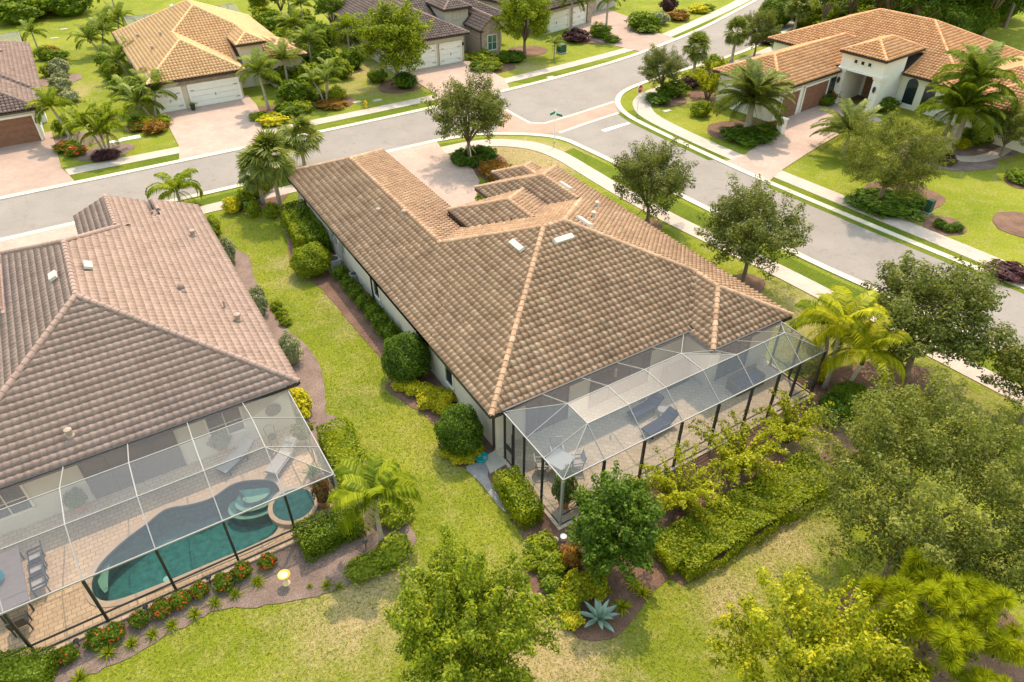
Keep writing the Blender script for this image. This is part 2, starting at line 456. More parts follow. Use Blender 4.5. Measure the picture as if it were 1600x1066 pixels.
# ---------------------------------------------------------------- ground, streets, walks, drives, beds
def build_ground():
    xs = np.concatenate([[-600, -300, -150, -90], np.arange(-60, 141, 0.8), [180, 260, 400, 700]])
    ys = np.concatenate([[-400, -150, -60], np.arange(-16, 161, 0.8), [190, 250, 400, 900]])
    X, Y = np.meshgrid(xs, ys)
    rng = np.random.default_rng(3)
    dry = np.zeros_like(X)
    spots = [((2.92,16.09), 1.5, .55), ((1.74,15.73), 2.2, .35), ((4.12,17.02), 0.9, .55), ((9.72,11.73), 1.4, .6), ((8.23,11.27), 1.5, .55), ((9.30,10.31), 1.2, .4),
             ((20.19,9.86), 1.8, .4), ((15.49,9.14), 1.4, .45), ((18.51,9.75), 1.5, .35), ((15.21,8.18), 1.2, .3), ((11.07,24.18), 0.9, .4), ((10.24,27.02), 1.1, .3), ((7.52,27.51), 0.9, .3),
             ((32.18,48.91), 3.2, .75), ((33.07,47.24), 2.6, .6), ((31.23,51.65), 2.0, .6), ((8.37,42.74), 0.9, .5), ((7.89,40.26), 0.8, .5), ((9.51,36.68), 1.1, .35), ((9.54,33.53), 1.0, .35), ((33.98,21.57), 3, .3),
             ((32.95,18.33), 3, .3), ((33.24,11.63), 3, .35), ((29.33,78.80), 3, .5), ((25.61,73.35), 2.5, .35), ((53.46,53.32), 1.6, .75), ((29.39,71.01), 2, .5), ((-0.16,73.66), 1.5, .6), ((8.18,10.15), 2, .4),
             ((0.30,88.98), 2.0, .45), ((-0.21,86.92), 1.2, .4), ((45.53,70.20), 2, .5), ((26.44,66.02), 1.5, .3), ((50.05,25.67), 2, .5), ((8.30,14.43), 1.2, .3), ((9.43,21.05), 1.0, .35), ((4.58,17.44), 1.0, .4)]
    for (cx, cy), r, s in spots:
        dry += s * np.exp(-(((X - cx) ** 2 + (Y - cy) ** 2) / (r * r)))
    dry = np.clip(dry, 0, 1)
    ny, nx = X.shape
    V = np.stack([X.ravel(), Y.ravel(), np.zeros(X.size)], 1)
    i = (np.arange(ny - 1)[:, None] * nx + np.arange(nx - 1)[None, :]).ravel()
    cx, cy = V[i, 0] + 0.4, V[i, 1] + 0.4
    i = i[~((cx > -6.6) & (cx < 3.0) & (cy > 20.8) & (cy < 26.0))]          # room for the pool basin under its deck
    m = np_mesh('ground', V, np.stack([i, i + 1, i + nx + 1, i + nx], 1))
    a = m.attributes.new('dry', 'FLOAT', 'POINT')
    a.data.foreach_set('value', dry.ravel().astype(np.float32))
    o = link('ground', m, 'grass')
    o['kind'] = 'structure'
build_ground()

def offset(line, d):
    out = []
    P = [np.array(p[:2], float) for p in line]
    for i, p in enumerate(P):
        t = P[min(i + 1, len(P) - 1)] - P[max(i - 1, 0)]
        t /= np.hypot(*t)
        out.append((p[0] - t[1] * d, p[1] + t[0] * d))
    return out
def ribbon(name, line, d0, d1, z0, z1, mat):
    a, b = offset(line, d0), offset(line, d1)
    n = len(a)
    mb = MB()
    mb.add([(*p, z1) for p in a] + [(*p, z1) for p in b] + [(*p, z0) for p in a] + [(*p, z0) for p in b],
           [(i, i + 1, n + i + 1, n + i) for i in range(n - 1)] + [(2 * n + i + 1, 2 * n + i, 3 * n + i, 3 * n + i + 1) for i in range(n - 1)] +
           [(i + 1, i, 2 * n + i, 2 * n + i + 1) for i in range(n - 1)] + [(n + i, n + i + 1, 3 * n + i + 1, 3 * n + i) for i in range(n - 1)])
    return struct(name, mb, mat)
near_line = [(-60, 55.9), (-20, 55.9), (10, 55.9), (26, 55.9)] + curve_pts([(26.4, 55.9), (30.2, 55.3), (33.1, 53.7), (35.2, 52.0), (36.4, 50.2), (36.8, 47.5), (37.2, 43), (37.8, 34), (38.4, 24.5), (39, 19.9)], 4) + [(40, 10), (41, 0), (42.2, -14)]
far_line = [(-60, 63.4), (-20, 63.4), (10, 63.4)] + curve_pts([(20, 63.5), (29, 63.7), (39.6, 64.3), (49, 65.3), (58.8, 67), (72, 70.9), (82, 74.8), (96, 80.8)], 3) + [(120, 91.5), (160, 109)]
east_line = [(48.8, -14), (48.2, 5)] + curve_pts([(47.4, 14.8), (46.4, 23.1), (45.4, 33.8), (45.1, 40), (45.0, 49), (45.3, 52.3), (46.1, 54.6), (47.3, 56.3), (49.2, 57.8), (52, 58.8), (56, 59.6), (60.1, 60.2), (68.2, 61.2), (76, 63.2), (96, 70)], 4) + [(120, 80.5), (160, 98)]
sheet('road', near_line + east_line + far_line[::-1], 0.012, 'asphalt')
ribbon('kerb', near_line, 0.0, 0.55, -0.05, 0.07, 'kerb')
ribbon('kerb', far_line, 0.0, 0.6, -0.05, 0.07, 'kerb')
ribbon('kerb', east_line, 0.0, -0.55, -0.05, 0.07, 'kerb')
sheet('pavement', [(-60, 52.7), (21.5, 52.7), (21.5, 54.1), (-60, 54.1)], 0.045, 'walk_paver', 0.05)
walk_o = curve_pts([(25.8, 54.6), (28.6, 54.5), (30.8, 53.9), (32.6, 52.7), (34.2, 50.8), (35.0, 48), (35.1, 44), (35.1, 40), (35.4, 34), (36, 29), (36.6, 24.5), (37.1, 18.8)], 4) + [(38, 8), (39.8, -14)]
walk_i = curve_pts([(25.8, 53.0), (28.2, 52.9), (30.0, 52.5), (31.5, 51.5), (32.8, 49.9), (33.5, 47.5), (33.6, 44), (33.6, 40), (33.9, 34), (34.5, 29), (35.1, 24.5), (35.6, 18.8)], 4) + [(36.5, 8), (38.3, -14)]
sheet('pavement', walk_o + walk_i[::-1], 0.045, 'walk_paver', 0.05)
sheet('pavement', [(-2.6, 65.6), (6.2, 65.5), (6.4, 67.0), (-2.8, 67.1)], 0.045, 'walk_paver', 0.05)
sheet('pavement', [(14.0, 65.6), (24, 65.7), (32.2, 65.9), (32.2, 67.3), (24, 67.1), (13.6, 67.0)], 0.045, 'walk_paver', 0.05)
fw_lo = curve_pts([(38.4, 66.3), (41.2, 66.6), (50, 67.5), (61.2, 69.1), (68, 71.0), (88.5, 78.6), (110, 88)], 3)
fw_hi = curve_pts([(38.4, 67.7), (42, 68.1), (52, 69.2), (62.5, 70.8), (67.7, 72.6), (86.9, 79.8), (108, 89.5)], 3)
sheet('pavement', fw_lo + fw_hi[::-1], 0.045, 'walk_paver', 0.05)
rw_o = [(50.6, -14), (49.2, 8)] + curve_pts([(48.4, 15.3), (47.7, 24.1), (46.9, 33), (46.3, 39.5), (46.1, 45.2), (46.3, 50.6), (47.4, 53.5), (49.4, 55.6), (52.6, 56.8), (60, 58.3), (70, 59.8), (90, 65.5)], 4)
rw_i = [(52.2, -14), (50.8, 8)] + curve_pts([(50.0, 15.6), (49.3, 24.3), (48.5, 33.2), (47.9, 39.7), (47.7, 45.0), (47.9, 49.8), (48.8, 52.3), (50.4, 54.0), (53, 55.2), (60, 56.7), (70, 58.2), (90, 63.9)], 4)
sheet('pavement', rw_o + rw_i[::-1], 0.045, 'walk_paver', 0.05)

sheet('driveway', [(18.2, 55.88), (26.5, 55.88), (26.0, 53.5), (26.1, 51), (26.4, 49.0), (25.8, 46.8), (24.9, 45.6), (24.6, 40.5), (18.2, 40.5)], 0.06, 'drive_paver', 0.06)
sheet('driveway', [(-16, 55.88), (-0.6, 55.88), (-1.4, 54), (-1.8, 46.2), (-16, 46.2)], 0.06, 'drive_paver', 0.06)
sheet('driveway', [(6.7, 77.4), (15.3, 77.4), (15.3, 74), (14.6, 69.5), (13.8, 67.2), (14.4, 63.45), (5.7, 63.45), (6.4, 67)], 0.06, 'drive_paver', 0.06)
sheet('driveway', [(-16, 77), (-3, 77), (-3, 67.5), (-2.2, 63.45), (-16, 63.45)], 0.06, 'drive_paver_red', 0.06)
sheet('driveway', [(32.3, 77), (40.5, 77), (41.0, 74.2), (41.0, 68), (39.6, 64.35), (30.3, 63.8), (32.2, 66.5)], 0.06, 'drive_paver', 0.06)
sheet('driveway', [(60.68,88.25), (58.06,77.40), (59.58,70.98), (60.60,67.77), (68.19,69.73), (67.92,73.12), (68.18,78.68), (70.03,81.63), (70.39,90.32), (65.87,92.18)], 0.06, 'drive_paver_red', 0.06)
sheet('driveway', [(54.97,41.80), (58.70,44.01), (64.31,45.25), (67.35,42.93), (65.44,37.83), (60.23,38.18), (53.08,36.49), (47.79,35.10), (45.42,34.13), (45.29,39.07), (47.58,38.92)], 0.06, 'drive_paver', 0.06)

# brick crossing with its two pale bands, stop bar
up = [(35.97,59.71), (35.97,58.25), (36.08,55.38), (37.34,54.40), (41.71,54.91), (46.77,55.64)]
lo = [(32.40,55.19), (33.37,54.03), (34.64,52.70), (37.19,52.04), (40.82,52.64), (45.11,53.23)]
sheet('crossing', up + lo[::-1], 0.02, 'cross_brick')
ribbon('crossing_edge', up, 0.0, 0.32, 0.0, 0.028, 'kerb')
ribbon('crossing_edge', lo[3:], -0.35, 0.0, 0.0, 0.028, 'kerb')
sheet('stop_bar', [(40.94,50.38), (44.33,50.58), (44.33,50.19), (40.95,49.81)], 0.026, 'road_paint')
# drain covers and lids set in the grass

BEDS = []
def bed(poly, mat, z=0.03, straight=()):
    p = curve_pts(poly, 4, not straight)
    rr = random.Random(len(poly) * 31 + int(abs(p[0][0]) * 10))
    q_ = []
    for i in range(len(p) - (1 if straight else 0)):
        a, b = p[i], p[(i + 1) % len(p)]
        k = max(1, int(math.hypot(b[0] - a[0], b[1] - a[1]) / .22))
        q_ += [(a[0] + (b[0] - a[0]) * t / k + rr.gauss(0, .035), a[1] + (b[1] - a[1]) * t / k + rr.gauss(0, .035)) for t in range(k)]
    p = q_ + [q[:2] for q in straight]
    BEDS.append(p)
    return sheet('mulch_bed', p, z, mat)
bed([(10.28,51.22), (9.71,46.87), (8.94,43.57), (8.61,41.18), (9.33,38.49), (9.54,34.05), (9.74,30.01), (9.59,27.91), (9.00,27.42), (9.29,25.95), (9.92,24.22), (9.87,22.98), (9.46,21.76), (9.69,20.57), (10.29,19.36), (10.38,18.19)], 'mulch_brown', 0.03, [(12.4, 19), (12.4, 50.5)])
bed([(10.48,19.70), (10.19,17.04), (10.06,15.16), (9.38,14.29), (9.06,12.94), (9.13,11.87), (9.39,10.85), (10.01,10.08), (11.12,9.94), (12.43,10.38), (13.88,10.71), (14.63,10.11), (17.31,10.23), (21.46,10.42), (23.11,10.55), (26.63,11.16), (29.42,12.01), (32.20,13.16), (32.68,15.71)], 'mulch_brown', 0.034, [(27.0, 16.5), (20, 16.5), (12.5, 17.5)])
bed([(5.95,46.43), (6.46,44.70), (6.05,41.39), (5.95,36.65), (6.60,33.18), (6.57,30.53), (5.95,28.19), (5.37,26.87), (4.63,26.95)], 'mulch_grey', 0.03, [(3.5, 27), (3.5, 45)])
bed([(-10.21,20.16), (-7.70,19.01), (-5.78,18.63), (-4.01,18.74), (-2.00,18.87), (-0.45,18.26), (1.12,17.59), (2.82,17.20), (4.58,17.44), (6.06,17.62), (6.27,18.46), (6.24,20.53), (6.08,23.13), (6.06,26.45), (5.31,27.18)], 'mulch_grey', 0.034, [(3.9, 26), (3.9, 20.6), (-12, 20.6)])
bed([(25.17,52.60), (24.91,50.43), (25.19,48.91), (26.21,47.99), (26.33,45.78), (27.79,46.00), (29.02,47.29), (29.83,49.56), (29.44,51.42), (28.13,52.56), (26.43,52.95)], 'mulch_brown')
for c, r, mt in (((32.46,33.83), 1.1, 'mulch_brown'), ((32.90,24.55), 1.3, 'mulch_brown'), ((33.39,13.22), 1.5, 'mulch_brown'), ((55.99,19.41), 2.2, 'mulch_brown'), ((63.28,23.37), 1.6, 'mulch_brown'), ((50.99,22.39), 1.7, 'mulch_brown'), ((52.38,26.74), 3.4, 'mulch_brown'),
                 ((52.32,43.06), 3.6, 'mulch_brown'), ((51.43,53.21), 2.2, 'mulch_brown'), ((56.74,51.75), 3.0, 'mulch_brown'), ((5.16,74.09), 2.4, 'mulch_brown'), ((0.62,69.22), 2.2, 'mulch_grey'), ((-1.68,73.35), 2.6, 'mulch_grey'), ((30.12,71.79), 2.6, 'mulch_brown'), ((22.17,70.83), 2.4, 'mulch_brown'),
                 ((15.53,70.67), 3.0, 'mulch_brown'), ((42.07,72.34), 3.0, 'mulch_brown'), ((60.36,76.33), 4.0, 'mulch_brown'), ((-0.85,93.44), 2.4, 'mulch_grey'), ((9.33,53.07), 2.4, 'mulch_brown'), ((63.51,30.05), 4.5, 'mulch_grey'), ((67.48,28.92), 3.0, 'mulch_grey'), ((68.99,44.19), 1.6, 'mulch_brown'),
                 ((20.04,2.82), 4.2, 'mulch_brown'), ((17.65,13.27), 1.6, 'straw_soil'), ((21.02,13.43), 1.6, 'straw_soil'), ((24.65,13.13), 1.4, 'straw_soil'), ((48.99,75.58), 2.6, 'mulch_brown')):
    rr = random.Random(int(c[0] * 100))
    bed([(c[0] + r * rr.uniform(.85, 1.12) * math.cos(a), c[1] + r * 0.85 * rr.uniform(.85, 1.12) * math.sin(a)) for a in np.linspace(0, 2 * math.pi, 9, endpoint=False)], mt, 0.026 + 0.012 * rr.random())
sheet('gravel_path', curve_pts([(9.96,20.25), (11.20,19.87), (10.54,19.21), (10.28,17.19), (10.09,17.31), (10.05,19.06)], 3, True), 0.05, 'gravel')
sheet('path', [(10.94,20.32), (12.06,20.41), (11.97,19.39), (10.70,19.25)], 0.09, 'concrete', 0.09)
sheet('garden_path', curve_pts([(63.21,29.74), (64.76,28.47), (68.46,28.32), (74.42,29.42), (74.33,28.55), (67.40,27.16), (63.82,27.62), (62.41,29.12)], 3, True), 0.06, 'walk_paver', 0.05)

# greener verges between kerb and walk
def verge(a, b, z=0.02):
    return sheet('grass_verge', a + b[::-1], z, 'grass_verge')
verge([(-60, 56.45 - 1.1), (20.6, 55.35)], [(-60, 54.1), (21.4, 54.1)])
vo = [p for p in offset(near_line, .5) if p[0] > 26.6]
vo = offset(near_line, -.55)
def between(line, other, cond, z=0.02):
    a = [p for p in line if cond(p)]; b = [p for p in other if cond(p)]
    if len(a) > 1 and len(b) > 1: verge(a, b, z)
between(offset(near_line, -.5), walk_o, lambda p: p[1] < 48.5)
verge([(26.4, 55.3), (29.6, 54.95), (31.2, 54.35)], [(26.0, 54.65), (28.6, 54.55), (30.6, 54.0)])
between(offset(east_line, .5), rw_o, lambda p: 39.2 < p[1] < 53.5 and p[0] < 50)
between(offset(east_line, .5), rw_o, lambda p: p[1] < 35.2)
verge([(-2.4, 64.0), (5.9, 64.0)], [(-2.6, 65.6), (6.2, 65.55)])
verge([(14.2, 64.0), (24, 64.1), (31.4, 64.3)], [(14.0, 65.6), (24, 65.7), (32.2, 65.9)])
between(offset(far_line, .58), fw_lo, lambda p: 40.6 < p[0] < 57)
between(offset(far_line, .58), fw_lo, lambda p: 66 < p[0] < 84)

# ---------------------------------------------------------------- tiled roofs
EXPO, TW = 0.37, 0.325
def tile_template(hump, seg, step=.048, wave=False):
    if seg == 7 and wave:
        u = np.linspace(0, 1, 9); h = (1 - np.cos(u * 2 * math.pi)) / 2 * .1 * hump
    elif seg == 7:
        u = np.array([0, .07, .18, .32, .46, .58, .70, .84, 1.0]); h = np.array([0, .055, .092, .105, .092, .055, .010, 0, 0]) * hump
    else:
        u = np.array([0, .14, .36, .64, .86, 1.0]); h = np.array([0, .058, .095, .095, .058, .0]) * hump
    n = len(u); L = EXPO * 1.2
    x = (u - .5) * TW
    low = np.stack([x, np.zeros(n), h + step], 1)
    up = np.stack([x, np.full(n, L), h - .004], 1)
    lip = np.stack([x, np.full(n, .012), h + step * .6], 1)
    V = np.concatenate([low, up, lip])
    F = [(i, i + 1, n + i + 1, n + i) for i in range(n - 1)] + [(2 * n + i, 2 * n + i + 1, i + 1, i) for i in range(n - 1)]
    return V, np.array(F)
class Block:
    """hip roof over a rectangle: eave height ze, pitch s; gables: sides without a slope; clip: part of it that is built"""
    def __init__(b, x0, x1, y0, y1, ze=3.0, s=0.42, gable='', clip=None):
        b.x0, b.x1, b.y0, b.y1, b.ze, b.s, b.g, b.clip = x0, x1, y0, y1, ze, s, gable, clip
        b.h = min((x1 - x0) / 2 if not ('W' in gable or 'E' in gable) else 1e9, (y1 - y0) / 2 if not ('N' in gable or 'S' in gable) else 1e9)
    def z(b, x, y):
        x, y = np.asarray(x, float), np.asarray(y, float)
        d = np.full(np.broadcast(x, y).shape, 1e9)
        if 'W' not in b.g: d = np.minimum(d, x - b.x0)
        if 'E' not in b.g: d = np.minimum(d, b.x1 - x)
        if 'S' not in b.g: d = np.minimum(d, y - b.y0)
        if 'N' not in b.g: d = np.minimum(d, b.y1 - y)
        z = b.ze + b.s * d
        out = (x < b.x0 - .01) | (x > b.x1 + .01) | (y < b.y0 - .01) | (y > b.y1 + .01)
        if b.clip:
            c = b.clip
            out |= (x < c[0] - .01) | (x > c[1] + .01) | (y < c[2] - .01) | (y > c[3] + .01)
        return np.where(out, -99.0, z)
    def faces(b):
        """(name, plan polygon, eave origin, eave direction, uphill direction)"""
        x0, x1, y0, y1, g = b.x0, b.x1, b.y0, b.y1, b.g
        wx, wy = x1 - x0, y1 - y0
        F = []
        ix0 = 0 if 'W' in g else 1; ix1 = 0 if 'E' in g else 1; iy0 = 0 if 'S' in g else 1; iy1 = 0 if 'N' in g else 1
        if wx <= wy or not (ix0 and ix1):       # ridge along y
            h = wx / 2; xm = (x0 + x1) / 2; ya, yb = y0 + h * iy0, y1 - h * iy1
            F += [('W', [(x0, y0), (xm, ya), (xm, yb), (x0, y1)]), ('E', [(x1, y1), (xm, yb), (xm, ya), (x1, y0)])]
            if iy0: F.append(('S', [(x0, y0), (x1, y0), (xm, ya)]))
            if iy1: F.append(('N', [(x1, y1), (x0, y1), (xm, yb)]))
        else:
            h = wy / 2; ym = (y0 + y1) / 2; xa, xb = x0 + h * ix0, x1 - h * ix1
            F += [('S', [(x0, y0), (x1, y0), (xb, ym), (xa, ym)]), ('N', [(x1, y1), (x0, y1), (xa, ym), (xb, ym)])]
            if ix0: F.append(('W', [(x0, y1), (x0, y0), (xa, ym)]))
            if ix1: F.append(('E', [(x1, y0), (x1, y1), (xb, ym)]))
        D = {'W': ((x0, y1), (0, -1), (1, 0)), 'E': ((x1, y0), (0, 1), (-1, 0)), 'S': ((x0, y0), (1, 0), (0, 1)), 'N': ((x1, y1), (-1, 0), (0, -1))}
        return [(n, p, *D[n]) for n, p in F]
    def edges(b):
        fs = b.faces(); seen = {}
        for n, p, *_ in fs:
            for i in range(len(p)):
                a, c = p[i], p[(i + 1) % len(p)]
                k = tuple(sorted([(round(a[0], 3), round(a[1], 3)), (round(c[0], 3), round(c[1], 3))]))
                seen[k] = seen.get(k, 0) + 1
        return [k for k, v in seen.items() if v == 2 and k[0] != k[1]]
def clip_poly(poly, rect):
    for ax, lim, sgn in ((0, rect[0], 1), (0, rect[1], -1), (1, rect[2], 1), (1, rect[3], -1)):
        out = []
        for i in range(len(poly)):
            a, c = poly[i], poly[(i + 1) % len(poly)]
            da, dc = (a[ax] - lim) * sgn, (c[ax] - lim) * sgn
            if da >= 0: out.append(a)
            if da * dc < 0:
                t = da / (da - dc); out.append((a[0] + (c[0] - a[0]) * t, a[1] + (c[1] - a[1]) * t))
        poly = out
        if not poly: return []
    return poly
def env(blocks, x, y): return np.max([b.z(x, y) for b in blocks], axis=0)

def make_roof(parent, blocks, mat, hump=1.0, seg=7, singles=None, cap_objs=False, step=.048, wave=False):
    """tiles, hip and ridge caps, deck and fascia; singles: (block index, side) whose nearest tiles are objects of their own"""
    TV, TF = tile_template(hump, seg, step, wave)
    roof = MB()
    allV, allF, k0 = [], [], 0
    single = []
    for bi, b in enumerate(blocks):
        cosp = 1 / math.sqrt(1 + b.s * b.s)
        for side, poly, o, e, u in b.faces():
            if b.clip: poly = clip_poly(poly, b.clip)
            if len(poly) < 3: continue
            P = np.array(poly); O = np.array(o); E = np.array(e, float); U = np.array(u, float)
            roof.add([(p[0], p[1], float(b.ze + b.s * np.dot(np.array(p) - O, U)) - 0.02) for p in poly], [tuple(range(len(poly)))])
            a = (P - O) @ E; c = (P - O) @ U / cosp
            ni = np.arange(int(math.floor(a.min() / TW)) - 1, int(math.ceil(a.max() / TW)) + 2)
            nj = np.arange(0, int(math.ceil(c.max() / EXPO)) + 1)
            I, J = np.meshgrid(ni, nj); I, J = I.ravel(), J.ravel()
            ca = (I + .5) * TW - (O @ E) % TW; cc = J * EXPO - .06
            # keep tiles near the polygon and not under another block
            ctr = O + np.outer(ca, E) + np.outer((cc + EXPO / 2) * cosp, U)
            n = len(poly)
            area = sum(P[i][0] * P[(i + 1) % n][1] - P[(i + 1) % n][0] * P[i][1] for i in range(n))
            dmin = np.full(len(ctr), 1e9); free = np.zeros(len(ctr), bool); drop = np.zeros(len(ctr), bool)
            for i in range(n):
                A, B = P[i], P[(i + 1) % n]
                t = (B - A) / np.hypot(*(B - A)); nn = np.array([-t[1], t[0]]) * (1 if area > 0 else -1)
                de = (ctr - A) @ nn
                dmin = np.minimum(dmin, de)
                q_ = ctr - np.outer(de + .12, nn)                      # just outside this edge: does a flush slope go on there?
                zp = b.ze + b.s * ((q_ - O) @ U)
                on = np.zeros(len(ctr), bool)
                for q2 in blocks:
                    if q2 is not b: on |= np.abs(q2.z(q_[:, 0], q_[:, 1]) - zp) < .012
                on &= np.abs(de) < .36
                free |= on; drop |= on & (de < -.0205)
            zc = b.ze + b.s * ((ctr - O) @ U)
            keep = (dmin > -.32) & ~drop
            for bj, q in enumerate(blocks):
                if bj == bi: continue
                zq = q.z(ctr[:, 0], ctr[:, 1])
                keep &= ~(zq > zc + .16)
                if bj < bi: keep &= ~(np.abs(zq - zc) < .012)
            ca, cc, dmin, ctr, free = ca[keep], cc[keep], dmin[keep], ctr[keep], free[keep]
            if len(ca) == 0: continue
            up3 = np.array([U[0] * cosp, U[1] * cosp, b.s * cosp]); e3 = np.array([E[0], E[1], 0.0]); nrm = np.cross(e3, up3)
            base = np.array([O[0], O[1], b.ze]) + np.outer(ca, e3) + np.outer(cc, up3)
            if singles and (bi, side) in singles:
                d2 = np.hypot(ctr[:, 0], ctr[:, 1]) + np.where(dmin > .25, 0, 1e6)
                idx = np.argsort(d2)[:singles[(bi, side)]]
                idx = idx[d2[idx] < 1e5]
                for q in idx:
                    single.append(Matrix(((e3[0], up3[0], nrm[0], base[q][0]), (e3[1], up3[1], nrm[1], base[q][1]), (e3[2], up3[2], nrm[2], base[q][2]), (0, 0, 0, 1))))
                msk = np.ones(len(ca), bool); msk[idx] = False
                base, dmin, free = base[msk], dmin[msk], free[msk]
            rng = np.random.default_rng(bi * 7 + ord(side))
            jit = rng.normal(0, .004, len(base))
            V = (TV[None, :, 0, None] * e3 + TV[None, :, 1, None] * up3 + (TV[None, :, 2] + jit[:, None])[:, :, None] * nrm) + base[:, None, :]
            inner = (dmin > .27) | free
            nv = len(TV)
            Vi = V[inner].reshape(-1, 3)
            allV.append(Vi); allF.append((TF[None] + (np.arange(inner.sum()) * nv)[:, None, None]).reshape(-1, 4) + k0); k0 += len(Vi)
            Vo = V[~inner].reshape(-1, 3)
            if len(Vo):
                bm = bmesh.new()
                vs = [bm.verts.new(v) for v in Vo]
                for q in range(len(Vo) // nv):
                    for f in TF: bm.faces.new([vs[q * nv + i] for i in f])
                for i in range(n):
                    A, B = P[i], P[(i + 1) % n]
                    t = (B - A) / np.hypot(*(B - A)); nn = np.array([-t[1], t[0]]) * (1 if area > 0 else -1)
                    if abs(np.dot(nn, U) - 1) < 1e-3: continue                    # the eave itself: tiles hang over it
                    bmesh.ops.bisect_plane(bm, geom=bm.verts[:] + bm.edges[:] + bm.faces[:], plane_co=(A[0], A[1], 0), plane_no=(-nn[0], -nn[1], 0), clear_outer=True)
                bmesh.ops.triangulate(bm, faces=bm.faces[:])
                bm.verts.index_update()
                vv = np.array([v.co[:] for v in bm.verts]).reshape(-1, 3); ff = [[v.index for v in f.verts] for f in bm.faces]
                bm.free()
                if len(ff):
                    ff = np.array(ff); ff = np.concatenate([ff, ff[:, 2:]], 1)
                    allV.append(vv); allF.append(('tri', ff[:, :3] + k0)); k0 += len(vv)
    # one mesh of quads and triangles
    V = np.concatenate(allV)
    quads = [f for f in allF if not isinstance(f, tuple)]; tris = [f[1] for f in allF if isinstance(f, tuple)]
    m = bpy.data.meshes.new('roof_tiles')
    Q = np.concatenate(quads) if quads else np.zeros((0, 4), int); T = np.concatenate(tris) if tris else np.zeros((0, 3), int)
    m.vertices.add(len(V)); m.vertices.foreach_set('co', V.astype(np.float32).ravel())
    lp = np.concatenate([Q.ravel(), T.ravel()]).astype(np.int32)
    m.loops.add(len(lp)); m.loops.foreach_set('vertex_index', lp)
    m.polygons.add(len(Q) + len(T))
    m.polygons.foreach_set('loop_start', np.concatenate([np.arange(len(Q)) * 4, len(Q) * 4 + np.arange(len(T)) * 3]).astype(np.int32))
    m.update(calc_edges=True)
    ro = ob('roof', roof, 'fascia_bronze', parent)
    st = link('roof_tiles', m, mat, ro)
    st['kind'] = 'stuff'
    if single:
        tm = np_mesh('roof_tile', TV, TF)
        for M in single:
            t = link('roof_tile', tm, mat, ro)
            t.matrix_local = M
    # hip and ridge caps
    cap = MB(); nseg = 5; L = 0.42
    pr = [(-.15, -.03), (-.115, .055), (-.045, .105), (.045, .105), (.115, .055), (.15, -.03)]
    cap.add([(x, -.03, z + .035) for x, z in pr] + [(x * .93, L, z) for x, z in pr] + [(x, -.026, z - .0) for x, z in pr],
            [(i, i + 1, 7 + i, 6 + i) for i in range(5)] + [(12 + i, 13 + i, i + 1, i) for i in range(5)])
    cap_mesh = cap.mesh('ridge_cap'); joined = MB()
    for b in blocks:
        for p0, p1 in b.edges():
            if b.clip:
                q = [p for p in (p0, p1)]
            A, B = np.array(p0), np.array(p1)
            za, zb = float(b.z(*A) if b.z(*A) > -90 else b.ze), float(b.z(*B) if b.z(*B) > -90 else b.ze)
            if za > zb: A, B, za, zb = B, A, zb, za
            d = np.array([B[0] - A[0], B[1] - A[1], zb - za]); ln = np.linalg.norm(d); d /= ln
            pn = np.array([-d[1], d[0]]); pn /= np.hypot(*pn)
            N = max(1, int(round(ln / .37)))
            for i in range(N):
                c = np.array([A[0], A[1], za]) + d * ln * i / N
                mid = c + d * ln / N / 2
                if b.z(mid[0], mid[1]) < -90: continue
                if any(env(blocks, mid[0] + s * pn[0] * .35, mid[1] + s * pn[1] * .35) > mid[2] - .03 for s in (-1, 1)): continue
                x = np.array([pn[0], pn[1], 0]); z = np.cross(x, d)
                if z[2] < 0: x, z = -x, -z
                c = c + z * .045
                M = Matrix(((x[0], d[0], z[0], c[0]), (x[1], d[1], z[1], c[1]), (x[2], d[2], z[2], c[2]), (0, 0, 0, 1)))
                if cap_objs:
                    t = link('ridge_cap', cap_mesh, mat, ro)
                    t.matrix_local = M
                else:
                    joined.add([M @ Vector(v.co) for v in cap_mesh.vertices], [tuple(p.vertices) for p in cap_mesh.polygons])
    if joined.v:
        j = ob('ridge_caps', joined, mat, ro)
        j['kind'] = 'stuff'
    # fascia and gutter along every eave that is open to the air
    fb = MB()
    for bi, b in enumerate(blocks):
        for side, poly, o, e, u in b.faces():
            O, E, U = np.array(o, float), np.array(e, float), np.array(u, float)
            ln = (b.y1 - b.y0) if side in 'WE' else (b.x1 - b.x0)
            N = max(1, int(ln / .3)); run = None
            for i in range(N + 1):
                ok = False
                if i < N:
                    p = O + E * ln * (i + .5) / N
                    q = p - U * .12
                    others = [c for c in blocks if c is not b]
                    ok = (not others or env(others, q[0], q[1]) < b.ze - .05) and (b.z(*(p + U * .02)) > -90)
                    if ok and any(c.z(*(p + U * .15)) > b.ze + .35 for c in others): ok = False
                if ok and run is None: run = i
                if not ok and run is not None:
                    a0, a1 = O + E * ln * run / N, O + E * ln * i / N
                    fb.bar((*(a0 - U * .03), b.ze - .09), (*(a1 - U * .03), b.ze - .09), .10, .17)
                    fb.bar((*(a0 + U * .27), b.ze - .15), (*(a1 + U * .27), b.ze - .15), .5, .03)
                    run = None
    ob('gutter', fb, 'fascia_bronze', parent)
    return ro
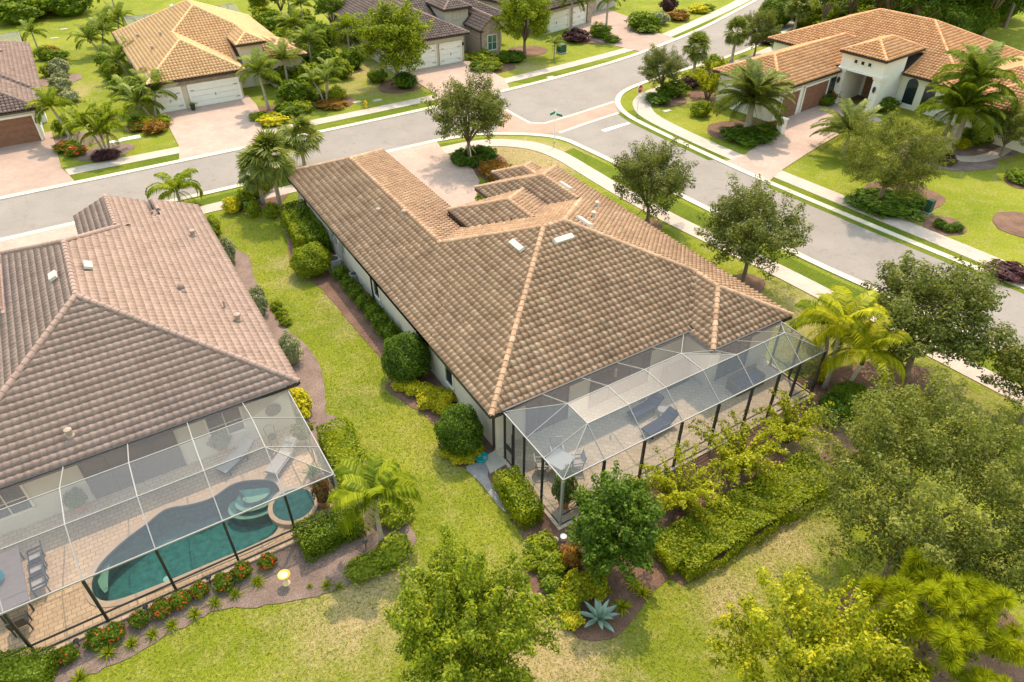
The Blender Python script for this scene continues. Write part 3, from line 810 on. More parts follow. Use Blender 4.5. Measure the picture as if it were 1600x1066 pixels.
def window(parent, face, c, wd, ht, frame='trim_cream', glass='window_glass', mull=True, name='window'):
    """face: 'W','E','S','N' outward side; c: centre on the wall plane"""
    n = {'W': (-1, 0), 'E': (1, 0), 'S': (0, -1), 'N': (0, 1)}[face]
    t = (-n[1], n[0])
    mb = MB()
    P = lambda a, z, d: (c[0] + t[0] * a + n[0] * d, c[1] + t[1] * a + n[1] * d, c[2] + z)
    f = .09
    for a, b in (((-wd / 2, -ht / 2), (wd / 2, -ht / 2)), ((-wd / 2, ht / 2), (wd / 2, ht / 2))):
        mb.bar(P(a[0] - f / 2, a[1], .03), P(b[0] + f / 2, b[1], .03), .07, f)
    for s in (-1, 1):
        mb.bar(P(s * wd / 2, -ht / 2, .03), P(s * wd / 2, ht / 2, .03), f, .07, up=(*n, 0))
    w_ = ob(name, mb, frame, parent)
    g = MB().add([P(-wd / 2, -ht / 2, .012), P(wd / 2, -ht / 2, .012), P(wd / 2, ht / 2, .012), P(-wd / 2, ht / 2, .012)], [(0, 1, 2, 3)])
    ob('pane', g, glass, w_)
    if mull:
        q = MB().bar(P(-wd / 2, 0, .03), P(wd / 2, 0, .03), .04, .04).bar(P(0, -ht / 2, .032), P(0, ht / 2, .032), .04, .04, up=(*n, 0))
        ob('mullion', q, frame, w_)
    return w_
def garage_door(parent, x0, x1, y, z1, mat, trim, panels=4, handles=True, face=-1):
    t = MB()
    t.bar((x0 - .08, y + face * .05, 0), (x0 - .08, y + face * .05, z1 + .1), .16, .1, up=(0, 1, 0))
    t.bar((x1 + .08, y + face * .05, 0), (x1 + .08, y + face * .05, z1 + .1), .16, .1, up=(0, 1, 0))
    t.bar((x0 - .16, y + face * .06, z1 + .1), (x1 + .16, y + face * .06, z1 + .1), .12, .2)
    d = ob('garage_door_frame', t, trim, parent)
    n = panels
    for i in range(n):
        za, zb = z1 * i / n + .012, z1 * (i + 1) / n - .012
        b = MB().box(((x0 + x1) / 2, y + face * .02, (za + zb) / 2), (x1 - x0, .04, zb - za))
        m = max(2, int((x1 - x0) / .8))
        for j in range(m):
            cx = x0 + (x1 - x0) * (j + .5) / m
            b.box((cx, y + face * .045, (za + zb) / 2), ((x1 - x0) / m * .78, .015, (zb - za) * .62))
        ob('door_panel', b, mat, d)
    if handles:
        for s in (-1, 1):
            xx = x0 + .05 if s < 0 else x1 - .05
            for zz in (z1 * .2, z1 * .8):
                ob('hinge', MB().bar((xx, y + face * .07, zz), (xx - s * .38, y + face * .07, zz), .03, .04), 'dark_metal', d)
        ob('handle', MB().bar(((x0 + x1) / 2, y + face * .075, z1 * .42), ((x0 + x1) / 2, y + face * .075, z1 * .55), .05, .04, up=(0, 1, 0)), 'dark_metal', d)
def vent_box(parent, c, rz, s, along, ln=1.2, wd=.36, mat='vent_white'):
    """low off-ridge vent lying on a slope; along: unit plan direction of its length; s: slope vector (dx,dy)"""
    mb = MB().box((0, 0, .10), (ln, wd, .14), 0, .9)
    o = ob('roof_vent', mb, mat, parent)
    a = Vector((along[0], along[1], along[0] * s[0] + along[1] * s[1])).normalized()
    nrm = Vector((-s[0], -s[1], 1)).normalized()
    b = nrm.cross(a)
    o.matrix_local = Matrix(((a.x, b.x, nrm.x, c[0]), (a.y, b.y, nrm.y, c[1]), (a.z, b.z, nrm.z, c[2] + .08), (0, 0, 0, 1)))
def vent_pipe(parent, c, mat='vent_tan', r=.11, h=.32):
    mb = MB().lathe([(r * 1.5, -.15), (r * 1.4, .04), (r, .1), (r, h), (r * 1.35, h + .01), (r * 1.3, h + .09), (r * .4, h + .14)], (0, 0, 0), 10)
    o = ob('vent_pipe', mb, mat, parent)
    o.location = c
def downspout(parent, x, y, z1, d=(0, 0)):
    ob('downspout', MB().bar((x, y, .15), (x, y, z1 - .35), .10, .08).bar((x, y, z1 - .38), (x + d[0], y + d[1], z1 - .1), .10, .08), 'fascia_bronze', parent)

# ---------------------------------------------------------------- the big house in the middle
H1 = thing('house', 'large stucco house with blended brown barrel tile hip roof in the middle', 'house')
B1 = [Block(11.2, 28.7, 19.9, 36.04), Block(11.2, 18.95, 26, 49.9), Block(21.9, 28.7, 28, 40.35), Block(23.0, 28.7, 18.1, 26.5), Block(18.02, 23.66, 28.5, 36.95, 3.8), Block(24.2, 27.54, 35.5, 41.87)]
make_roof(H1, B1, 'tile_main', 0.95, 7, {(0, 'S'): 230, (3, 'S'): 70}, True)
ob('wall', MB().prism([(11.7, 20.4), (23.5, 20.4), (23.5, 18.6), (28.2, 18.6), (28.2, 39.85), (27.04, 39.85), (27.04, 41.37), (24.7, 41.37), (24.7, 39.85), (22.4, 39.85), (22.4, 35.54), (18.45, 35.54), (18.45, 49.4), (11.7, 49.4)], 0, 2.95), 'stucco_cream', H1)
ob('entry_wall', MB().prism([(18.5, 30), (23.2, 30), (23.2, 36.5), (18.5, 36.5)], 0, 3.85), 'stucco_cream', H1)
for c in ((34.48,1.62), (28.19,1.59), (25.05,1.63)):
    window(H1, 'W', (11.7, c[0], c[1] - .25), .9, 1.3, mull=False)
for c in ((47.34,2.17), (35.15,1.98), ): downspout(H1, 11.64, c[0], 2.95, (-.35, 0))
downspout(H1, 11.64, 20.5, 2.95, (-.2, -.2))
ob('meter_box', MB().box((11.6, (41.89,1.29)[0], 1.5), (.2, .4, .7)).box((11.6, (41.89,1.29)[0] - .5, 1.4), (.16, .3, .45)).tube([(11.6, (41.89,1.29)[0], 1.8), (11.6, (41.89,1.29)[0], 2.8)], .04), 'grey_metal', H1)
ob('meter_box', MB().box((11.6, (40.09,1.05)[0], 1.5), (.2, .35, .6)).tube([(11.6, (40.09,1.05)[0], 0.2), (11.6, (40.09,1.05)[0], 1.3)], .035), 'grey_metal', H1)
ob('wall_lamp', MB().lathe([(.02, .18), (.09, .14), (.07, -.02), (.02, -.06)], (11.55, 20.9, 2.3), 8).box((11.64, 20.9, 2.35), (.08, .1, .16)), 'alu_white', H1)
for (px_, along, s) in (((17.57,27.93,6.00), (0, 1), (.42, 0)), ):
    vent_box(H1, (px_[0], px_[1], 3 + .42 * (px_[0] - 11.2)), 0, s, along)
px_ = (19.85,26.87,5.75); vent_box(H1, (px_[0], px_[1], 3 + .42 * (px_[1] - 19.9)), 0, (0, .42), (1, 0), 1.3)
px_ = (22.08,28.05,5.90); vent_box(H1, (px_[0], px_[1], 3 + .42 * (28.7 - px_[0])), 0, (-.42, 0), (0, 1), 1.3)
px_ = (25.72,34.92,4.30); vent_box(H1, (px_[0], px_[1], 3 + .42 * (28.7 - px_[0])), 0, (-.42, 0), (0, 1), 1.3)
for q in ((13.77,38.22,4.00), (14.74,36.41,4.50)): vent_pipe(H1, (q[0], q[1], 3.05 + .42 * (q[0] - 11.2)))
for q in ((25.80,31.55,4.60), (23.75,29.29,5.20)): vent_pipe(H1, (q[0], q[1], 3.05 + .42 * (28.7 - q[0])), 'vent_white')
for q in ((13.00,25.74,4.50), (17.88,19.40,3.80)): vent_pipe(H1, (q[0], q[1], 3.02 + .42 * min(q[0] - 11.2, q[1] - 19.9)), 'vent_tan', .04, .2)
# sliding doors under the covered lanai
for x0, x1 in ((13.4, 15.8), (17.2, 21.0), (24.3, 26.4)):
    yy = 20.38 if x1 < 23 else 18.58
    t = MB()
    for i in range(4):
        xx = x0 + (x1 - x0) * i / 3
        t.bar((xx, yy - .04, .1), (xx, yy - .04, 2.5), .07, .06, up=(0, 1, 0))
    t.bar((x0 - .03, yy - .04, 2.5), (x1 + .03, yy - .04, 2.5), .08, .08)
    d = ob('sliding_door', t, 'bronze_metal', H1)
    ob('pane', MB().add([(x0, yy - .015, .1), (x1, yy - .015, .1), (x1, yy - .015, 2.5), (x0, yy - .015, 2.5)], [(0, 1, 2, 3)]), 'window_glass', d)

# ---------------------------------------------------------------- neighbour with the pink-brown roof, lower left
H2 = thing('house', 'neighbouring house with pinkish brown flat-wave tile roof, left foreground', 'house')
B2 = [Block(-10.7, 4.6, 26.7, 47.95, clip=(-10.7, 4.6, 26.7, 43.4)), Block(-5.55, 4.6, 32, 47.6, gable='N', clip=(-2.2, 1.2, 32, 47.6)), Block(-5.55, 4.6, 32, 47.6, gable='N', clip=(1.2, 4.6, 32, 45.2)), Block(-5.55, 4.6, 32, 48.0, gable='N', clip=(2.12, 4.6, 45.2, 48.0)), Block(-16, -2.1, 33, 46.7, gable='N', clip=(-16, -2.6, 33, 46.7)), Block(1.2, 3.04, 45.3, 49.4, 3.66, clip=(1.2, 2.12, 44, 48.2))]
make_roof(H2, B2, 'tile_pink', 0.42, 7, {(0, 'S'): 300}, True, .036, True)
ob('wall', MB().prism([(-10.2, 27.2), (4.1, 27.2), (4.1, 47.1), (-2.1, 47.1), (-2.1, 43.2), (-3.1, 43.2), (-3.1, 46.2), (-15.5, 46.2), (-15.5, 34), (-10.2, 34)], 0, 2.95), 'stucco_cream', H2)
ob('upper_wall', MB().prism([(-2.1, 43.3), (-.6, 43.3), (-.6, 47.05), (-2.1, 47.05)], 2.96, 4.3), 'stucco_cream', H2)
ob('parapet', MB().box((1.17, 46.4, 4.0), (.06, 2.4, .75)), 'fascia_bronze', H2)
px_ = (-2.29,37.39,6.00); vent_box(H2, (px_[0], px_[1], 3 + .42 * (4.6 - px_[0])), 0, (-.42, 0), (0, 1), .72, .4)
px_ = (-3.84,37.22,6.00); vent_box(H2, (px_[0], px_[1], 3 + .42 * (px_[0] + 10.7)), 0, (.42, 0), (0, 1), .72, .4)
q = (-4.84,27.76,4.70); vent_pipe(H2, (q[0], q[1], 3.05 + .42 * (q[1] - 26.7)), 'vent_tan', .12, .3)
for p_, r_ in (((3.36,42.62,3.60), .13), ((3.08,33.69,3.60), .05), ((3.39,32.32,3.50), .13)): vent_pipe(H2, (p_[0], p_[1], 3.05 + .42 * (4.6 - p_[0])), 'vent_tan', r_, .3)
for (a, b, ht, zc) in ((2.6, 3.9, 1.2, 1.9), ):
    pass
for px0, mt in (((1.00,1.67), 'window_glass'), ((-7.96,1.13), 'window_glass')):
    window(H2, 'S', (px0[0], 27.2, 1.7), 1.6, 1.5)
t = MB()
for i in range(5): t.bar((-5.0 + i * .95, 27.15, .1), (-5.0 + i * .95, 27.15, 2.45), .07, .06, up=(0, 1, 0))
t.bar((-5.05, 27.15, 2.45), (-1.15, 27.15, 2.45), .08, .08)
d = ob('sliding_door', t, 'bronze_metal', H2)
ob('pane', MB().add([(-5, 27.17, .1), (-1.2, 27.17, .1), (-1.2, 27.17, 2.45), (-5, 27.17, 2.45)], [(0, 1, 2, 3)]), 'window_glass', d)

# ---------------------------------------------------------------- house with the yellow roof, across the street
H3 = thing('house', 'house with golden yellow tile roof and white garage doors across street', 'house')
make_roof(H3, [Block(6.05, 21.5, 79.6, 97.7, 3.0, .52), Block(6.05, 15.3, 76.2, 92, 3.0, .52), Block(15.6, 18.6, 79.0, 86, 4.6, .48), Block(18.0, 22.4, 78.0, 84, 3.0, .5)], 'tile_yellow', 1.15, 5)
ob('wall', MB().prism([(6.55, 76.7), (14.8, 76.7), (14.8, 80.1), (18.5, 80.1), (18.5, 78.5), (21.9, 78.5), (21.9, 83.5), (21, 83.5), (21, 97.2), (6.55, 97.2)], 0, 2.95), 'stucco_beige', H3)
ob('dormer_wall', MB().prism([(15.95, 79.4), (18.25, 79.4), (18.25, 84), (15.95, 84)], 2.6, 4.6), 'stucco_beige', H3)
garage_door(H3, 9.75, 14.45, 76.66, 2.1, 'door_white', 'white_plain')
garage_door(H3, 6.7, 8.85, 76.66, 2.1, 'door_white', 'white_plain')
rr = random.Random(4)
for x in np.arange(8.95, 14.75, .42):
    for z in (2.33, 2.55):
        ob('stone', MB().box((x + (z > 2.4) * .2, 76.64, z), (.40, .10 + rr.uniform(0, .05), .2)), 'stone_veneer', H3)
for q in ((7.8, 90.0), (8.2, 83.5), (9.6, 85.5)): vent_pipe(H3, (q[0], q[1], 3.05 + .52 * (q[0] - 6.05)))
vent_box(H3, (12.3, 91.5, 3 + .52 * 6.25), 0, (.52, 0), (0, 1), 1.0)

# ---------------------------------------------------------------- house at the upper left edge
H4 = thing('house', 'house with mauve brown roof and wide brown garage door at upper left edge', 'house')
make_roof(H4, [Block(-20, -2.6, 79.5, 98.2), Block(-13.5, -3.1, 74.7, 90)], 'tile_brown', 1.1, 5)
ob('wall', MB().prism([(-13, 75.2), (-3.6, 75.2), (-3.6, 80), (-3.1, 80), (-3.1, 97.7), (-19.5, 97.7), (-19.5, 80), (-13, 80)], 0, 2.95), 'stucco_white', H4)
garage_door(H4, -9.3, -3.95, 75.16, 2.35, 'door_brown', 'white_plain', 4, False)
for q in ((-5.2, 92), (-5.0, 91.2)): vent_pipe(H4, (q[0], q[1], 3.0 + .42 * (-2.6 - q[0])), 'vent_tan', .1, .25)

# ---------------------------------------------------------------- grey-brown house at the top centre
H5 = thing('house', 'taupe house with dark grey brown tile roof and square tower, top centre', 'house')
make_roof(H5, [Block(31, 49, 80.5, 97, 3.2, .45), Block(31, 40.9, 75.6, 92, 3.2, .45), Block(39.7, 43.4, 79.4, 84, 5.0, .45), Block(42.3, 45.5, 75.4, 86, 3.2, .85, gable='S')], 'tile_brown', 1.0, 5)
ob('wall', MB().prism([(31.5, 76.1), (40.4, 76.1), (40.4, 81), (48.5, 81), (48.5, 96.5), (31.5, 96.5)], 0, 3.12), 'stucco_taupe', H5)
ob('tower_wall', MB().prism([(40.0, 79.8), (43.1, 79.8), (43.1, 83.7), (40.0, 83.7)], 0, 5.0), 'stucco_taupe', H5)
ob('gable_wall', MB().prism([(42.6, 75.75), (45.2, 75.75), (45.2, 81), (42.6, 81)], 0, 3.2).add([(42.35, 75.75, 3.2), (45.45, 75.75, 3.2), (43.9, 75.75, 4.5), (42.35, 76.0, 3.2), (45.45, 76.0, 3.2), (43.9, 76.0, 4.5)], [(0, 1, 2), (5, 4, 3), (0, 2, 5, 3), (2, 1, 4, 5)]), 'stone_veneer', H5)
window(H5, 'S', (44.0, 75.72, 1.7), 1.25, 1.7, 'trim_cream', 'window_teal')
window(H5, 'S', (41.5, 79.78, 4.2), .9, .9, 'stucco_taupe', 'stucco_taupe')
garage_door(H5, 32.0, 36.6, 76.06, 2.25, 'door_white', 'trim_cream')
garage_door(H5, 37.3, 39.9, 76.06, 2.25, 'door_white', 'trim_cream')
downspout(H5, 42.55, 75.8, 3.1)
ob('wall_lamp', MB().box((40.25, 75.98, 2.0), (.14, .16, .34), 0, .7), 'dark_metal', H5)

# ---------------------------------------------------------------- house cut by the top edge
H6 = thing('house', 'house with white garage doors and stone pier cut by the top edge', 'house')
H6.location = (62.0, 83.0, 0); H6.rotation_euler = (0, 0, R(14))
make_roof(H6, [Block(-9, 12, 2.0, 18, 3.1, .42), Block(-8.5, 2.0, -1.0, 10, 3.1, .42)], 'tile_brown', 1.0, 5)
ob('wall', MB().prism([(-8, -.5), (1.5, -.5), (1.5, 2.5), (11.5, 2.5), (11.5, 17.5), (-8.5, 17.5), (-8.5, 2.5), (-8, 2.5)], 0, 3.05), 'stucco_taupe', H6)
garage_door(H6, -7.6, -3.0, -.54, 2.25, 'door_white', 'trim_cream')
garage_door(H6, -2.0, .6, -.54, 2.25, 'door_white', 'trim_cream')
ob('stone_pier', MB().box((1.4, -.5, 1.5), (.9, .5, 3.0)).box((5.5, 2.3, 1.5), (1.6, .5, 3.0)), 'stone_veneer', H6)
window(H6, 'S', (3.6, 2.5, 1.6), 1.4, 1.6, 'trim_cream', 'window_teal')

# ---------------------------------------------------------------- white house with the orange roof, upper right
H7 = thing('house', 'white stucco house with orange barrel tile roof and tall portico, upper right', 'house')
H7.location = (55.5, 42.7, 0); H7.rotation_euler = (0, 0, R(6))
B7 = [Block(0, 20, 0, 7.8, 3.3, .42), Block(13.9, 29.5, -10, 11.5, 3.3, .42), Block(9.9, 17, -4.2, 0.6, 5.1, .42), Block(13.2, 27, -17.5, -8.2, 3.3, .42), Block(11.5, 22, -19.5, -10.8, 3.1, .42)]
make_roof(H7, B7, 'tile_terracotta', 1.0, 5)
ob('wall', MB().prism([(.5, .5), (14.4, .5), (14.4, -8.7), (13.7, -8.7), (13.7, -11.3), (12, -11.3), (12, -19), (21.5, -19), (21.5, -17), (26.5, -17), (26.5, -9.5), (29, -9.5), (29, 11), (14.4, 11), (14.4, 7.3), (.5, 7.3)], 0, 3.2), 'stucco_white', H7)
garage_door(H7, 5.0, 8.9, .46, 2.5, 'door_brown', 'stucco_white', 4, False)
garage_door(H7, 1.4, 4.1, .46, 2.5, 'door_brown', 'stucco_white', 4, False)
for yy in (-3.7, .1):
    ob('portico_column', MB().box((10.6, yy, 1.7), (.75, .75, 3.4)).box((10.6, yy, .15), (.9, .9, .3)).box((10.6, yy, 3.3), (.92, .92, .2)), 'stucco_white', H7)
    ob('portico_wall', MB().box((12.6, yy, 2.4), (3.25, .7, 4.8)), 'stucco_white', H7)
ob('portico_lintel', MB().box((10.62, -1.8, 4.22), (.72, 4.5, 1.68)).box((10.56, -1.8, 3.46), (.96, 4.7, .14)), 'stucco_white', H7)
for k in range(3):
    window(H7, 'W', (10.25, -1.1 - .72 * k, 4.35), .42, .42, 'stucco_white', 'window_glass', False)
ob('front_door', MB().box((14.3, -1.8, 1.5), (.12, 2.4, 3.0)).box((14.22, -1.82, 1.5), (.1, .08, 2.9)), 'door_brown', H7)
for yy in (-3.7, .1):
    ob('wall_lantern', MB().lathe([(.03, .3), (.13, .22), (.16, 0), (.1, -.22), (.03, -.3)], (10.12, yy, 2.3), 8), 'dark_metal', H7)
window(H7, 'S', (9.75, .46, 1.75), .9, 1.5, 'dark_metal', 'window_glass')
for yy in (-5.3, -7.1):   # arched windows
    pts = [(-.55, 0), (.55, 0)] + [(.55 * math.cos(a), 1.9 + .55 * math.sin(a)) for a in np.linspace(0, math.pi, 9)]
    ob('arched_window', MB().add([(14.38, yy + a, .5 + z) for a, z in pts], [tuple(range(len(pts)))]), 'window_glass', H7)
downspout(H7, 11.95, -14.0, 3.0)
ob('wall_lamp', MB().box((11.9, -15.6, 2.1), (.2, .2, .3), 0, .6), 'dark_metal', H7)

# ---------------------------------------------------------------- screened cages
def cage(name, label, bars, panels, group='screened pool cages behind the houses'):
    c = thing(name, label, 'screen enclosure', group=group)
    for nm, a, b, w_, mt in bars:
        k = .95 if nm == 'post' else .7 if mt == 'bronze_metal' else .45
        ob(nm, MB().bar(a, b, w_ * k, w_ * (k + .2)), mt, c)
    for pts, mt in panels:
        ob('screen_panel', MB().add(pts, [tuple(range(len(pts)))]), mt, c)
    return c
# --- cage on the big house
ZT, ZF, YF, Y2, Y1, YE = 3.0, 4.0, 15.13, 16.45, 17.9, 19.82
XP = [11.78, 13.9, 16.1, 18.25, 20.5, 22.68, 24.5, 25.95, 27.78]
bars, pan = [], []
W_, D_ = 'alu_white', 'bronze_metal'
SR, SS = 'screen_mesh', 'screen_side'
bars += [('top_rail', (XP[0], YF, ZT), (XP[-1], YF, ZT), .09, W_), ('top_rail', (XP[0], YF, ZT), (XP[0], YE, ZT), .09, W_), ('top_rail', (XP[-1], YF, ZT), (XP[-1], 18.02, ZT), .09, W_)]
bars += [('purlin', (XP[1], Y2, ZF), (25.95, Y2, ZF), .07, W_), ('purlin', (XP[1], Y1, ZF), (XP[4], Y1, ZF), .07, W_)]
bars += [('gutter_beam', (XP[0], YE, ZT + .06), (23.0, YE, ZT + .06), .14, D_), ('gutter_beam', (23.0, 18.02, ZT + .06), (XP[-1], 18.02, ZT + .06), .14, D_)]
for x in XP[1:-1]: bars.append(('rafter', (x, YF, ZT), (x, Y2, ZF), .075, W_))
for x in XP[1:5]:
    bars.append(('rafter', (x, Y2, ZF), (x, Y1, ZF), .075, W_)); bars.append(('rafter', (x, Y1, ZF), (x, YE, ZT + .06), .07, W_))
bars += [('hip_rafter', (XP[0], YF, ZT), (XP[1], Y2, ZF), .06, W_), ('rafter', (XP[0], Y2 + .1, ZT), (XP[1], Y2, ZF), .06, W_), ('rafter', (XP[0], Y1, ZT), (XP[1], Y1, ZF), .06, W_), ('hip_rafter', (XP[0], YE, ZT), (XP[1], Y1, ZF), .06, W_)]
bars += [('valley_rafter', (XP[4], Y1, ZF), (23.0, 18.02, ZT + .06), .06, W_), ('rafter', (XP[4], Y1, ZF), (22.68, Y2, ZF), .06, W_), ('rafter', (XP[4], Y1, ZF), (22.6, YE, ZT + .06), .06, W_), ('rafter', (23.0, 18.02, ZT + .06), (22.68, Y2, ZF), .06, W_),
         ('rafter', (24.5, Y2, ZF), (24.5, 18.02, ZT + .06), .06, W_), ('rafter', (25.95, Y2, ZF), (25.95, 18.02, ZT + .06), .06, W_), ('hip_rafter', (25.95, Y2, ZF), (27.78, 18.02, ZT), .06, W_), ('hip_rafter', (25.95, Y2, ZF), (27.78, YF, ZT), .06, W_), ('rafter', (25.95, Y2, ZF), (27.78, Y2 + .1, ZT), .06, W_)]
for i, x in enumerate(XP): bars.append(('post', (x, YF, .1), (x, YF, ZT - .05), .10, W_ if i == 0 else D_))
for y in (16.6, 18.05, 18.95, 19.7): bars.append(('post', (XP[0], y, .1), (XP[0], y, ZT - .05), .085, D_))
for y in (16.6, 17.9): bars.append(('post', (XP[-1], y, .1), (XP[-1], y, ZT - .05), .085, D_))
bars += [('chair_rail', (XP[0], YF, .75), (XP[-1], YF, .75), .06, D_), ('chair_rail', (XP[0], YF, .75), (XP[0], 18.05, .75), .06, W_), ('chair_rail', (XP[-1], YF, .75), (XP[-1], 17.9, .75), .06, D_),
         ('sill_rail', (XP[0], YF, .12), (XP[-1], YF, .12), .06, D_), ('sill_rail', (XP[0], YF, .12), (XP[0], YE, .12), .06, D_), ('sill_rail', (XP[-1], YF, .12), (XP[-1], 18, .12), .06, D_)]
for i in range(len(XP) - 1):
    a, b = XP[i], XP[i + 1]
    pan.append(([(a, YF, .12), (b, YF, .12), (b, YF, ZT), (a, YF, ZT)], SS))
for i in range(1, 7): pan.append(([(XP[i], YF, ZT), (XP[i + 1], YF, ZT), (XP[i + 1], Y2, ZF), (XP[i], Y2, ZF)], SR))
for i in range(1, 4):
    a, b = XP[i], XP[i + 1]
    pan.append(([(a, Y2, ZF), (b, Y2, ZF), (b, Y1, ZF), (a, Y1, ZF)], SR)); pan.append(([(a, Y1, ZF), (b, Y1, ZF), (b, YE, ZT + .06), (a, YE, ZT + .06)], SR))
pan += [([(XP[0], YF, ZT), (XP[1], YF, ZT), (XP[1], Y2, ZF)], SR), ([(XP[0], YF, ZT), (XP[1], Y2, ZF), (XP[0], Y2 + .1, ZT)], SR), ([(XP[0], Y2 + .1, ZT), (XP[1], Y2, ZF), (XP[1], Y1, ZF), (XP[0], Y1, ZT)], SR), ([(XP[0], Y1, ZT), (XP[1], Y1, ZF), (XP[0], YE, ZT)], SR), ([(XP[0], YE, ZT), (XP[1], Y1, ZF), (XP[1], YE, ZT + .06)], SR)]
pan += [([(20.5, Y2, ZF), (22.68, Y2, ZF), (20.5, Y1, ZF)], SR), ([(20.5, Y1, ZF), (22.68, Y2, ZF), (23.0, 18.02, 3.06)], SR), ([(20.5, Y1, ZF), (23.0, 18.02, 3.06), (23.0, YE, 3.06)], SR), ([(20.5, Y1, ZF), (23.0, YE, 3.06), (20.5, YE, 3.06)], SR),
        ([(22.68, Y2, ZF), (24.5, Y2, ZF), (24.5, 18.02, 3.06), (23.0, 18.02, 3.06)], SR), ([(24.5, Y2, ZF), (25.95, Y2, ZF), (25.95, 18.02, 3.06), (24.5, 18.02, 3.06)], SR), ([(25.95, Y2, ZF), (27.78, 18.02, 3.03), (25.95, 18.02, 3.06)], SR), ([(25.95, Y2, ZF), (27.78, YF, ZT), (27.78, 18.02, 3.03)], SR), ([(25.95, Y2, ZF), (25.95, YF, ZT), (27.78, YF, ZT)], SR)]
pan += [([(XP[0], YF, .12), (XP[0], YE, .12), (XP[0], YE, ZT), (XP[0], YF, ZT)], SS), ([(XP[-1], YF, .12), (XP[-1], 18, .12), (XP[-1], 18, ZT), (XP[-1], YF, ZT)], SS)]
C1 = cage('screen_enclosure', 'screened cage with pale flat-topped roof behind the big middle house', bars, pan)
ob('cage_door', MB().bar((XP[0] - .03, 19.0, 1.1), (XP[0] - .03, 19.65, 1.1), .05, .3).bar((XP[0] - .03, 19.0, .15), (XP[0] - .03, 19.0, 2.3), .06).bar((XP[0] - .03, 19.65, .15), (XP[0] - .03, 19.65, 2.3), .06), 'bronze_metal', C1)
struct('patio', MB().prism([(11.6, 14.95), (27.95, 14.95), (27.95, 18.6), (23.4, 18.6), (23.4, 20.4), (11.6, 20.4)], 0, .1), 'lanai_paver')
# --- cage on the left house
XL = [-12.8, -10.3, -7.85, -5.4, -2.93, -.48, 1.95, 4.02]
zt, zf, yf, y2, y1, ye = 2.78, 3.9, 20.52, 22.35, 24.35, 26.62
bars, pan = [], []
bars += [('top_rail', (XL[0], yf, zt), (XL[-1], yf, zt), .10, W_), ('top_rail', (XL[-1], yf, zt), (XL[-1], ye, zt), .10, W_), ('purlin', (XL[0], y2, zf), (XL[-2], y2, zf), .075, W_), ('purlin', (XL[0], y1, zf), (XL[-2], y1, zf), .075, W_), ('gutter_beam', (XL[0], ye, 2.98), (XL[-1], ye, 2.98), .14, D_)]
for x in XL[:-1]:
    bars += [('rafter', (x, yf, zt), (x, y2, zf), .085, W_), ('rafter', (x, y2, zf), (x, y1, zf), .085, W_), ('rafter', (x, y1, zf), (x, ye, 2.98), .08, W_)]
bars += [('hip_rafter', (XL[-2], y2, zf), (XL[-1], yf, zt), .06, W_), ('rafter', (XL[-2], y2, zf), (XL[-1], y2, zt), .065, W_), ('rafter', (XL[-2], y1, zf), (XL[-1], y1 + .1, zt), .065, W_)]
for x in XL: bars.append(('post', (x, yf, .1), (x, yf, zt - .05), .10, D_ if x < 4 else W_))
for y in (22.4, 24.3, 26.4): bars.append(('post', (XL[-1], y, .1), (XL[-1], y, zt - .05), .09, W_))
bars += [('chair_rail', (XL[0], yf, .62), (XL[-1], yf, .62), .07, D_), ('sill_rail', (XL[0], yf, .12), (XL[-1], yf, .12), .07, D_), ('sill_rail', (XL[-1], yf, .12), (XL[-1], ye, .12), .07, D_)]
for i in range(len(XL) - 1):
    a, b = XL[i], XL[i + 1]
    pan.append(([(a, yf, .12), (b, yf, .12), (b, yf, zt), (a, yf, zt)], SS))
    if i < len(XL) - 2:
        pan += [([(a, yf, zt), (b, yf, zt), (b, y2, zf), (a, y2, zf)], SR), ([(a, y2, zf), (b, y2, zf), (b, y1, zf), (a, y1, zf)], SR), ([(a, y1, zf), (b, y1, zf), (b, ye, 2.98), (a, ye, 2.98)], SR)]
pan += [([(XL[-2], yf, zt), (XL[-1], yf, zt), (XL[-2], y2, zf)], SR), ([(XL[-2], y2, zf), (XL[-1], yf, zt), (XL[-1], y2, zt)], SR), ([(XL[-2], y2, zf), (XL[-1], y2, zt), (XL[-1], y1 + .1, zt), (XL[-2], y1, zf)], SR), ([(XL[-2], y1, zf), (XL[-1], y1 + .1, zt), (XL[-1], ye, zt), (XL[-2], ye, 2.98)], SR), ([(XL[-1], yf, .12), (XL[-1], ye, .12), (XL[-1], ye, zt), (XL[-1], yf, zt)], SS)]
cage('screen_enclosure', 'screened pool cage of the left neighbour over the curved swimming pool', bars, pan)
